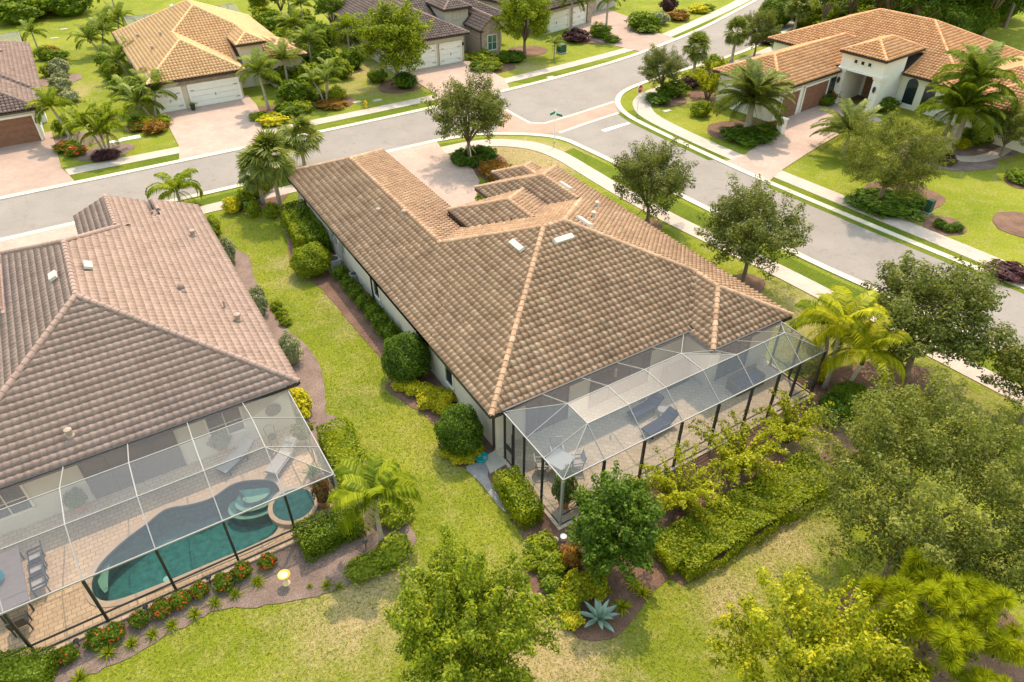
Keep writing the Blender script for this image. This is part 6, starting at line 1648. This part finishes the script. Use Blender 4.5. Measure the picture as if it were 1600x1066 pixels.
# far gardens: (x, y, diameter, height, material, label)
FAR = [(92,108,2.2,1.7,'leaf_silver','round silver bush on the left bank, farther one'), (94,132,2.2,1.7,'leaf_silver','round silver bush on the left bank, nearer one'), (108,152,1.8,1.2,'leaf_silver','pale flat bush behind the upper left palm'), (80,80,1.6,1.0,'leaf_rust','red leaved bush in the upper left garden'), (88,88,2.4,1.1,'leaf_mid','green bush beside the red leaved one, upper left'), (68,85,1.8,1.4,'leaf_bright','light bush beside the mauve brown roof'), (75,112,1.5,1.3,'leaf_hedge','yellow green bush against the mauve brown roof'),
       (168,96,2.4,2.0,'leaf_mid','broad leaved bush behind the golden roof corner'), (172,108,2.0,1.2,'leaf_bright','bright bush on the lawn left of the golden roof'), (190,135,2.4,1.6,'leaf_mid','green bush at the front left of the golden roof'), (205,140,2.2,1.4,'leaf_bright','bright bush beside the clustered green palm'), (175,118,1.6,1.0,'leaf_bright','low bright bush on the lawn beside the golden house'),
       (30,20,6,3.0,'leaf_mid','big rough bush in the far upper left garden, left'), (50,12,5,3.0,'leaf_hedge','rough bush in the far upper left garden, middle'), (75,8,4,2.2,'leaf_rust','reddish bush in the far upper left garden'), (105,8,6,3.2,'leaf_mid','rough bush in the far upper left garden, right'), (5,12,6,3,'leaf_oak_light','rough bush at the very top left corner'),
       (232,192,1.5,.9,'leaf_croton','yellow flowering bush below the clustered green palm'), (255,190,1.4,1.0,'leaf_bright','light green bush beside the white single garage door'), (213,192,1.6,.9,'leaf_mid','green bush by the orange flowers near the golden house'), (242,200,2.0,1.0,'leaf_rust','dark bronze bush below the clustered green palm'),
       (165,243,2.2,.6,'leaf_purple','dark low plants round the triple trunk palm'), (108,228,1.8,.7,'leaf_mid','green bush beside the brown garage door'), (100,200,1.6,1.6,'leaf_mid','tall bush beside the brown garage corner'), (425,188,2.6,.8,'leaf_croton','yellow green bush beside the double garage drive'), (450,172,2.6,1.0,'leaf_mid','dark green bush right of the double garage'), (470,168,2.4,.9,'leaf_hedge','low green bush midway along the far bed'), (405,182,1.8,.6,'leaf_bright','low green bush at the drive edge'), (428,184,.9,.5,'leaf_silver','pale pink flowering bush by the far drive'),
       (525,148,2.0,1.2,'leaf_hedge','clipped bush behind the triple trunk green palm'), (518,163,2.8,.5,'leaf_rust','low red hedge at the foot of the triple trunk palm'), (495,150,2.0,.9,'leaf_mid','green bush left of the triple trunk palm'), (460,145,3.4,2.0,'leaf_mid','mass of green foliage between golden house and palm'), (480,120,3.2,2.2,'leaf_hedge','light foliage mass behind the far palms'), (550,95,2.4,2.2,'leaf_mid','bush at the left wall of the taupe house'), (430,40,4.0,2.4,'leaf_mid','bush at the back right of the golden roof'), (415,28,3.6,2.0,'leaf_hedge','clipped bush behind the golden roof'), (445,60,3.4,1.8,'leaf_bright','bright bush right of the golden roof'),
       (633,128,2.6,1.5,'leaf_dark','dark bush at the foot of the large bright tree'), (590,120,2.2,1.2,'leaf_mid','bush left of the large bright tree trunk'), (755,90,2.4,1.3,'leaf_bright','bright rounded bush in front of the stone gable'), (768,102,2.4,1.2,'leaf_bright','broad leaved bright bush beside the taupe drive'), (748,105,2.2,.9,'leaf_mid','clipped low bush beside the taupe drive'), (790,90,2.2,1.2,'leaf_mid','dark bush below the stone gable window'), (805,90,2.4,1.2,'leaf_dark','dark bush under the bright tree at the top'), (727,90,1.3,.6,'leaf_bright','small bush at the taupe garage corner'),
       (900,57,3.2,1.3,'leaf_purple','purple bush below the drooping dark palms'), (938,50,2.8,1.6,'leaf_mid','spiky green bush between the drooping palms'), (955,62,2.0,.8,'leaf_mid','low bush right of the drooping palms'), (1003,35,4.0,2.0,'leaf_mid','green bush mass at the stone pier'), (1030,30,2.6,1.6,'leaf_silver','blue green bush at the top edge'), (1045,8,2.4,2.0,'leaf_purple','magenta bush at the top edge'), (1060,25,3.0,1.2,'leaf_rust','bronze bush at the top edge lawn'), (1092,15,3.0,.9,'leaf_croton','yellow and red bed plant on the top lawn'), (1105,12,2.0,.7,'leaf_mid','dark green bed plant on the top lawn'), (1010,45,3.4,.9,'leaf_mid','low green edging below the stone pier'),
       (1028,155,2.6,.9,'leaf_dark','clipped round bush under the oak by the stop sign'), (1052,140,3.0,1.3,'leaf_mid','clipped block bush right of the oak by the stop sign'), (1080,128,2.4,1.2,'leaf_purple','dark purple bush at the cabbage palm foot'), (1100,118,2.4,1.2,'leaf_purple','second purple bush up the verge'), (1115,100,2.2,1.6,'leaf_bright','bright bush beside the upper cabbage palm'), (1095,172,2.0,1.4,'leaf_hedge','yellow green bush at the left of the date palm'), (1165,212,4.2,.8,'leaf_dark','dark low planting under the broad date palm'), (1195,205,2.6,.8,'leaf_mid','low planting right of the broad date palm'), (1208,198,1.4,.7,'leaf_rust','orange bush beside the white pilaster'), (1200,60,3.6,1.2,'leaf_purple','dark hedge bush behind the orange roof'), (1225,70,3.0,1.0,'leaf_mid','green bush behind the orange roof'),
       (1250,62,3,1.6,'leaf_mid','rounded bush above the orange roof, left'), (1295,40,3.4,2.2,'leaf_bright','bright bush above the orange roof, middle'), (1350,30,4.2,2.4,'leaf_bright','bright bush mass above the orange roof, right'), (1290,158,1.6,1.0,'leaf_mid','green bush beside the portico step'), (1300,150,1.6,1.3,'leaf_rust','brownish bush in the corner by the portico'), (1385,165,2.2,1.3,'leaf_mid','bush below the arched windows'), (1345,195,1.6,.8,'leaf_yellow','yellow green bush beside the feathery olive tree'), (1385,318,5.0,.6,'leaf_dark','dark groundcover under the feathery olive tree'), (1420,312,2.6,.7,'leaf_mid','leafy groundcover right of the olive tree trunk'),
       (1520,215,2.6,1.2,'leaf_mid','green bush at the white south wall'), (1545,205,3.2,.9,'leaf_dark','clipped hedge bush at the white south wall'), (1500,225,1.8,.9,'leaf_yellow','yellow bush at the royal palm foot'), (1478,250,1.6,.8,'leaf_purple','pinkish bush at the royal palm foot'), (1575,190,3.0,1.0,'leaf_dark','dark hedge bush near the right edge wall'), (1468,350,.9,.6,'leaf_dark','left of three small shrubs in the lawn bed, right'), (1481,357,.9,.5,'leaf_dark','front of three small shrubs in the lawn bed, right'), (1495,356,.9,.6,'leaf_dark','right of three small shrubs in the lawn bed, right'), (1595,278,2.2,.8,'leaf_mid','light bush in the round bed at the right edge'), (1575,425,2.4,.8,'leaf_purple','reddish grass clump on the far verge at right'), (1308,190,1.2,.8,'leaf_bright','small bright plant on the corner of the right driveway')]
FARPOS = [(-0.65,95.23,0.68), (-1.02,89.29,0.68), (-0.63,85.07,0.48), (-0.79,104.63,0.40), (-0.46,101.79,0.44), (-1.67,102.95,0.56), (-1.77,95.46,0.52), (4.35,95.00,0.80), (4.25,92.98,0.48), (4.42,85.34,0.64), (5.13,84.00,0.56), (4.12,90.69,0.40), (-2.94,123.98,1.20), (-1.24,126.37,1.20), (0.81,128.59,0.88), (3.11,125.03,1.28), (-4.69,128.49,1.20), (5.02,73.63,0.36), (6.26,73.13,0.40), (4.04,74.24,0.36), (5.29,71.83,0.40), (0.52,67.80,0.24), (-1.94,71.68,0.28), (-1.89,75.53,0.64), (15.19,68.25,0.32), (17.30,69.93,0.40), (18.63,70.08,0.36), (14.49,70.14,0.24), (15.63,69.16,0.20), (22.84,71.48,0.48), (21.69,69.80,0.20), (21.13,72.50,0.36), (19.13,73.34,0.80), (21.87,77.40,0.88), (28.12,80.29,0.88), (25.19,99.83,0.96), (25.45,105.17,0.80), (24.62,94.10,0.72), (30.47,71.11,0.60), (28.79,74.63,0.48), (42.09,74.58,0.52), (41.50,71.64,0.48), (40.10,72.14,0.36), (44.40,73.32,0.48), (45.36,72.73,0.48), (40.77,76.55,0.24), (56.68,76.25,0.52), (60.32,75.95,0.64), (60.07,73.31,0.32), (67.58,76.35,0.80), (71.14,76.93,0.64), (77.20,81.84,0.80), (75.05,77.38,0.48), (80.46,78.99,0.36), (82.57,79.46,0.28), (67.17,74.88,0.36), (50.40,53.29,0.36), (53.39,54.33,0.52), (56.81,55.29,0.48), (59.52,56.17,0.48), (63.00,58.29,0.64), (51.50,48.28,0.56), (50.85,41.74,0.32), (53.16,41.58,0.32), (54.77,42.02,0.28), (76.94,62.87,0.48), (76.66,60.01,0.40), (79.40,59.94,0.64), (87.19,61.92,0.88), (93.68,61.42,0.96), (64.38,43.85,0.40), (65.88,44.30,0.52), (68.14,39.61,0.52), (62.09,37.94,0.32), (50.06,26.59,0.24), (52.02,26.05,0.28), (67.61,30.38,0.48), (70.68,30.64,0.36), (65.55,30.28,0.36), (61.33,28.92,0.32), (74.47,31.01,0.40), (50.49,22.51,0.24), (50.46,21.83,0.20), (51.02,21.52,0.24), (63.19,23.61,0.32), (48.08,16.20,0.32), (60.87,39.65,0.32)]
for i, (p, f) in enumerate(zip((FARPOS), FAR)):
    shrub(f[5], p, f[2], f[3], f[4], i * 1.1, group='garden shrubs across the streets')
for p, lb, fl in (((-2.32,71.57,0.40), 'orange flowering border at the brown garage corner', 'orange_flower'), ((-1.58,70.07,0.30), 'orange flowering border right of the brown garage', 'orange_flower'), ((4.13,73.30,0.40), 'red orange flowering bush left of the yellow one', 'orange_flower')):
    shrub(lb, p, 1.7, .7, 'leaf_mid', 1, name='flowering_shrub', flowers=fl, nf=90)

for i, (p, d, h, mt) in enumerate((((84.56,68.40,1.50), 5, 3.6, 'leaf_mid'), ((87.46,65.78,1.50), 4.5, 3.2, 'leaf_bright'), ((90.98,63.61,1.50), 5, 3.6, 'leaf_mid'), ((96.63,64.34,1.50), 5.5, 4.2, 'leaf_bright'), ((97.73,61.10,1.50), 5.5, 4.5, 'leaf_mid'), ((96.59,56.94,1.50), 5, 4, 'leaf_dark'), ((96.11,53.44,1.50), 5, 4.2, 'leaf_mid'), ((97.08,51.02,1.50), 5, 4.0, 'leaf_dark'), ((102.18,51.57,1.50), 5, 4.5, 'leaf_mid'), ((103.07,57.72,2.00), 7, 6, 'leaf_mid'), ((107.47,55.86,2.00), 7, 6, 'leaf_dark'), ((102.34,62.55,2.00), 7, 6, 'leaf_mid'), ((113.03,54.61,2.00), 7, 5, 'leaf_dark'))):
    shrub('thick undergrowth bush of the wood behind the orange roof, %s of thirteen' % ORD[i], p, d, h, mt, i, True, group='undergrowth of the wood at the upper right')

palm('green', 'leafy palm in the second row right of the golden garage', (19.62,77.05,0.00), 3.2, 16, 1.2, (0, 0), 51, .12)
palm('green', 'slender palm in the middle of the far planting strip', (23.43,80.28,0.00), 3.6, 16, 1.15, (0, 0), 52, .12)
palm('lime', 'bright palm against the side of the taupe roof', (29.30,84.02,0.00), 3.4, 15, 1.1, (0, 0), 53, .11)
palm('green', 'palm at the back of the far planting strip near the top edge', (29.14,106.05,0.00), 3.0, 15, 1.1, (0, 0), 54, .11)
palm('green', 'dark palm at the left wall of the golden house', (5.94,90.55,0.00), 2.4, 18, 1.15, (0, 0), 55, .1, stems=2)
palm('green', 'low palm between the white door and the lime cluster', (5.30,79.51,0.00), 2.0, 18, 1.1, (0, 0), 56, .1, stems=2)
for i, (p, d, h, mt) in enumerate((((19.59,79.11,0.80), 3.2, 2.2, 'leaf_mid'), ((22.91,83.83,0.80), 3.4, 2.4, 'leaf_bright'), ((24.99,81.13,0.80), 3.4, 2.6, 'leaf_mid'), ((25.69,77.95,0.80), 2.8, 2.0, 'leaf_bright'), ((28.09,90.92,0.80), 3.8, 2.6, 'leaf_mid'), ((28.23,98.72,0.80), 3.8, 2.6, 'leaf_hedge'))):
    shrub('leafy mass in the planting strip between golden and taupe houses, %s of six' % ORD[i], p, d, h, mt, i, group='planting strip between the far houses')

# ---------------------------------------------------------------- street furniture and small things
def text_obj(body, size, mat, parent, loc, rot, name='lettering'):
    c = bpy.data.curves.new(name, 'FONT')
    c.body = body; c.size = size; c.align_x = 'CENTER'; c.align_y = 'CENTER'; c.extrude = .002
    o = bpy.data.objects.new(name, c); col.objects.link(o)
    dg = bpy.context.evaluated_depsgraph_get()
    m = bpy.data.meshes.new_from_object(o.evaluated_get(dg))
    bpy.data.objects.remove(o)
    k = link(name, m, None, parent)
    m.materials.clear(); m.materials.append(MATS[mat])
    k.location = loc; k.rotation_euler = rot
    return k
# stop sign: the board faces the side street (towards -y)
st = thing('stop_sign', 'red octagonal stop sign on a white post at the corner', 'stop sign', (46.55,51.92,0.00), R(14))
ob('post', MB().tube([(0, 0, 0), (0, 0, 3.0)], .05, 8).lathe([(.05, 0), (.07, .05), (.02, .16)], (0, 0, 3.0), 8), 'white_plain', st)
oct_ = lambda r, y: [(r * math.cos(R(22.5 + 45 * k)), y, 2.45 + r * math.sin(R(22.5 + 45 * k))) for k in range(8)]
ob('backing', MB().add(oct_(.44, -.06) + oct_(.44, -.09), [tuple(range(8))[::-1], tuple(range(8, 16))] + [(k, (k + 1) % 8, 8 + (k + 1) % 8, 8 + k) for k in range(8)]), 'white_plain', st)
ob('board', MB().add(oct_(.39, -.092) + oct_(.39, -.10), [tuple(range(8)), tuple(range(8, 16))] + [(k, (k + 1) % 8, 8 + (k + 1) % 8, 8 + k) for k in range(8)]), 'sign_red', st)
text_obj('STOP', .26, 'white_plain', st, (0, -.104, 2.45), (R(90), 0, 0))
sn = thing('street_name_sign', 'white post with two green street name blades at the corner', 'street sign', (35.59,50.33,0.00), R(20))
ob('post', MB().tube([(0, 0, 0), (0, 0, 2.9)], .05, 8).lathe([(.05, 0), (.07, .05), (.02, .16)], (0, 0, 2.9), 8), 'white_plain', sn)
ob('blade', MB().box((-.42, 0, 2.75), (.72, .03, .2)), 'sign_green', sn)
ob('blade', MB().box((.18, -.32, 2.5), (.03, .62, .2)).box((.09, -.02, 2.5), (.18, .03, .03)), 'sign_green', sn)
hy = thing('fire_hydrant', 'yellow fire hydrant beside the far pavement', 'hydrant', (24.50,67.65,0.00))
ob('body', MB().lathe([(.17, 0), (.17, .05), (.11, .08), (.11, .5), (.14, .52), (.14, .56), (.11, .6), (.07, .68), (.03, .74), (.03, .78)], (0, 0, 0), 12), 'hydrant_yellow', hy, True)
for a in (0, math.pi): ob('outlet', MB().tube([(.1 * math.cos(a), .1 * math.sin(a), .42), (.19 * math.cos(a), .19 * math.sin(a), .42)], .055, 8), 'hydrant_yellow', hy)
ob('outlet', MB().tube([(0, -.1, .4), (0, -.2, .4)], .075, 8), 'hydrant_yellow', hy)
def utility(label, p, d, mat='utility_green'):
    u = thing('utility_box', label, 'utility box', p)
    ob('body', MB().box((0, 0, d[2] / 2 + .06), d, 0, .96), mat, u)
    ob('lid', MB().box((0, 0, d[2] + .09), (d[0] * 1.04, d[1] * 1.04, .07), 0, .94), mat, u)
    ob('pad', MB().box((0, 0, .04), (d[0] * 1.3, d[1] * 1.3, .08)), 'concrete', u)
    return u
utility('dark green utility box on the lawn near the top edge', (52.15,72.99,0.00), (.9, .9, .85))
utility('small green pedestal box beside the pavement of the side street', (51.88,24.29,0.00), (.45, .45, .9))
utility('small green utility pedestal on the lawn left of the big house', (8.18,51.04,0.00), (.3, .3, .8))
def lid(label, p, r=.14, mat='white_plain', h=.25):
    o = ob('valve_lid', MB().lathe([(r * .75, 0), (r * .75, h * .7), (r, h * .8), (r, h), (r * .8, h), (r * .6, h - .02), (.02, h - .02)], (0, 0, 0), 14), mat)
    o.location = (p[0], p[1], .02)
    return tag(o, label, 'lid', 'white lids in the rear bed')
lid('round white lid at the left edge of the rear bed', (9.96,14.95,0.00)); lid('round white lid left of a close pair', (11.11,14.54,0.00)); lid('round white lid right of a close pair', (11.50,14.49,0.00))
def ac(label, p, rz):
    a = thing('air_conditioner', label, 'air conditioner', (p[0], p[1], 0), rz)
    a.scale = (.85, .85, .9)
    ob('pad', MB().box((0, 0, .05), (1.1, 1.1, .1)), 'concrete', a)
    ob('cabinet', MB().box((0, 0, .5), (.85, .85, .8)), 'grey_metal', a)
    for k in range(7): ob('louvre', MB().box((0, 0, .18 + .1 * k), (.88, .88, .03)), 'grey_metal', a)
    ob('top_rim', MB().box((0, 0, .92), (.9, .9, .05)), 'alu_white', a)
    ob('fan_grille', MB().lathe([(.36, .95), (.36, .965), (.1, .99), (.02, .99)], (0, 0, 0), 16), 'dark_metal', a)
ac('grey air conditioner against the west wall behind the yellow green mound', (10.95,40.09,0.80), 0)
ac('second grey air conditioner against the west wall, half behind shrubs', (11.56,38.15,0.50), 0)
bpy.context.view_layer.update()
bpy.data.objects['air_conditioner.001'].scale = (.6, .6, .55)
bb = thing('birdbath', 'yellow birdbath on a sandy pedestal in the pool bed', 'birdbath', (0.88,18.60,0.00), 0)
bb.scale = (.78, .78, .95)
ob('pedestal', MB().lathe([(.2, 0), (.2, .05), (.13, .1), (.1, .35), (.13, .5), (.17, .54)], (0, 0, 0), 14), 'sand_ceramic', bb, True)
ob('bowl', MB().lathe([(.1, .52), (.28, .6), (.32, .66), (.30, .665), (.2, .62), (.02, .6)], (0, 0, 0), 20), 'yellow_ceramic', bb, True)
ob('water', MB().lathe([(.02, .625), (.2, .63)], (0, 0, 0), 16), 'sand_ceramic', bb)
te = ob('plastic_bowl', MB().lathe([(.22, 0), (.3, .1), (.32, .22), (.29, .22), (.26, .08), (.02, .05)], (0, 0, 0), 16), 'teal_plastic', smooth=True)
te.location = (10.82,20.29,0.00); tag(te, 'turquoise plastic bowl at the corner of the west wall', 'bowl')
def path_light(label, p, group='path lights in the beds'):
    t = thing('path_light', label, 'path light', (p[0], p[1], .03), 0, group)
    ob('stem', MB().tube([(0, 0, 0), (0, 0, .38)], .02, 6), 'dark_metal', t)
    ob('hood', MB().lathe([(.10, .36), (.11, .38), (.03, .47), (.01, .48)], (0, 0, 0), 10), 'dark_metal', t)
for i, p in enumerate(((-1.70,20.19,0.00), (-4.06,20.15,0.00), (-6.47,20.05,0.00))): path_light('dark path light between the flowering shrubs, %s from the birdbath' % ORD[i], p)
path_light('dark path light near the slim foreground palm', (4.24,18.52,0.00))
path_light('dark path light in the front oak bed', (26.65,48.45,0.00))
# stakes of the young oak
for i, a in enumerate((.4, 2.4, 4.4)):
    b = (27.15,50.90,0.00)
    o = ob('tree_stake', MB().bar((1.1 * math.cos(a), 1.1 * math.sin(a), 0), (.12 * math.cos(a), .12 * math.sin(a), 1.3), .06), 'sand_ceramic')
    o.location = b; tag(o, 'pale wooden stake propping the front oak, %s of three' % ORD[i], 'stake', 'stakes of the front oak')
for i, a in enumerate((.0, 2.1, 4.2)):
    b = (32.58,33.98,0.00)
    o = ob('tree_stake', MB().bar((1.2 * math.cos(a), 1.2 * math.sin(a), 0), (.12 * math.cos(a), .12 * math.sin(a), 1.5), .05), 'bark')
    o.location = b; tag(o, 'dark stake propping the side verge oak, %s of three' % ORD[i], 'stake', 'stakes of the side oak')
# mailbox slab and odd lids on far lawns
for p, d, lb in (((3.04,71.32,0.00), (1.6, .7), 'white concrete slab on the lawn left of the yellow house drive'), ((1.78,71.22,0.00), (1.1, .6), 'second white slab behind the triple palm')):
    o = ob('slab', MB().box((0, 0, .05), (*d, .1)), 'white_plain'); o.location = p; tag(o, lb, 'slab')
for p, lb in (((24.29,69.52,0.00), 'pale meter lid beside the hydrant, left'), ((26.31,68.95,0.00), 'pale meter lid beside the hydrant, right'), ((1.52,116.74,0.00), 'pale lid on the far upper left lawn, right'), ((0.04,112.52,0.00), 'pale lid on the far upper left lawn, left'), ((49.56,50.90,0.00), 'pale meter lid on the lawn near the stop sign'), ((45.64,65.76,0.00), 'pale meter lid on the verge at the top')):
    o = ob('meter_lid', MB().box((0, 0, .03), (.9, .5, .06), 0, .95), 'concrete'); o.location = p; tag(o, lb, 'lid', 'meter lids in the lawns')
# planters
t = potted('potted_plant', 'potted palm plant between the two white garage doors', (9.54,75.82,0.00), .24, .55, 'dark_metal'); f = link('foliage', LIL[0], None, t); f.location = (0, 0, .5); f.scale = (1.3,) * 3
t = potted('potted_plant', 'potted plant by the wall under the left cage, right of the window', (0.54,27.16,0.10), .26, .4, 'terracotta'); f = link('foliage', ball('leaf_mid'), None, t); f.location = (0, 0, .3); f.scale = (.9, .9, 1.0)
t = potted('potted_plant', 'potted plant by the sliding door under the left cage', (-5.66,26.86,0.10), .26, .4, 'terracotta'); f = link('foliage', ball('leaf_mid'), None, t); f.location = (0, 0, .3); f.scale = (.8, .8, .9)
t = potted('potted_plant', 'tall olive potted plant in the corner by the spa', (3.53,21.47,0.10), .28, .4, 'terracotta'); f = link('foliage', ball('leaf_rust'), None, t); f.location = (0, 0, .3); f.scale = (.7, .7, 1.6)
t = potted('potted_plant', 'small potted plant beside the pale grey lounger', (4.01,25.76,0.10), .26, .4, 'sand_ceramic'); f = link('foliage', ball('leaf_oak_light'), None, t); f.location = (0, 0, .3); f.scale = (.9, .9, .9)
t = potted('potted_plant', 'dark spiky potted plant between lounger and spa', (3.62,23.06,0.10), .26, .4, 'terracotta'); f = link('foliage', LIL[1], None, t); f.location = (0, 0, .4); f.scale = (1.6,) * 3
t = potted('potted_plant', 'tall leafy potted plant inside the near corner of the middle cage', (12.5, 15.9, .1), .28, .45, 'terracotta'); f = link('foliage', ball('leaf_mid'), None, t); f.location = (0, 0, .35); f.scale = (.95, .95, 1.9)
t = potted('potted_plant', 'second potted plant inside the front screen of the middle cage', (13.2, 15.6, .1), .26, .4, 'dark_metal'); f = link('foliage', LIL[2], None, t); f.location = (0, 0, .4); f.scale = (1.9,) * 3
pl = thing('gate_pillar', 'short white pillar beside the right driveway', 'pillar', (54.42,40.85,0.00)); ob('shaft', MB().box((0, 0, .7), (.6, .6, 1.4)), 'stucco_white', pl); ob('cap', MB().box((0, 0, 1.45), (.74, .74, .1)), 'stucco_white', pl)

# ---------------------------------------------------------------- grass blades over the near lawns
def inside(poly, x, y):
    c = np.zeros(len(x), bool); n = len(poly)
    for i in range(n):
        x0, y0 = poly[i][:2]; x1, y1 = poly[(i + 1) % n][:2]
        if y0 == y1: continue
        c ^= ((y0 > y) != (y1 > y)) & (x < (x1 - x0) * (y - y0) / (y1 - y0) + x0)
    return c
def grass_blades():
    rng = np.random.default_rng(77)
    n = 300000
    x = rng.uniform(-6, 35, n); y = rng.uniform(6.5, 52, n) ** 1.0
    keep = rng.random(n) < np.clip(26 / np.hypot(x, y), .25, 1)
    keep &= ~((x > 11.3) & (x < 28.3) & (y > 14.8) & (y < 50)) & ~((x < 4.6) & (y > 20.2) & (y < 48)) & ~((x > 17.8) & (x < 27) & (y > 40))
    for b in BEDS: keep &= ~inside(b, x, y)
    keep &= ~inside(walk_o + walk_i[::-1], x, y) & (x < 33.4)
    x, y = x[keep], y[keep]; n = len(x)
    a = rng.uniform(0, 6.283, n); h = rng.uniform(.025, .07, n); w_ = rng.uniform(.012, .026, n); lean = rng.normal(0, .06, (n, 2))
    V = np.zeros((n, 3, 3))
    V[:, 0] = np.stack([x - np.cos(a) * w_, y - np.sin(a) * w_, np.zeros(n)], 1)
    V[:, 1] = np.stack([x + np.cos(a) * w_, y + np.sin(a) * w_, np.zeros(n)], 1)
    V[:, 2] = np.stack([x + lean[:, 0], y + lean[:, 1], h], 1)
    o = link('lawn_grass', np_mesh('lawn_grass', V.reshape(-1, 3), np.arange(n * 3).reshape(n, 3)), 'grass_blade')
    o['kind'] = 'stuff'
    tag(o, 'short grass of the lawns between and behind the two near houses', 'grass')
grass_blades()
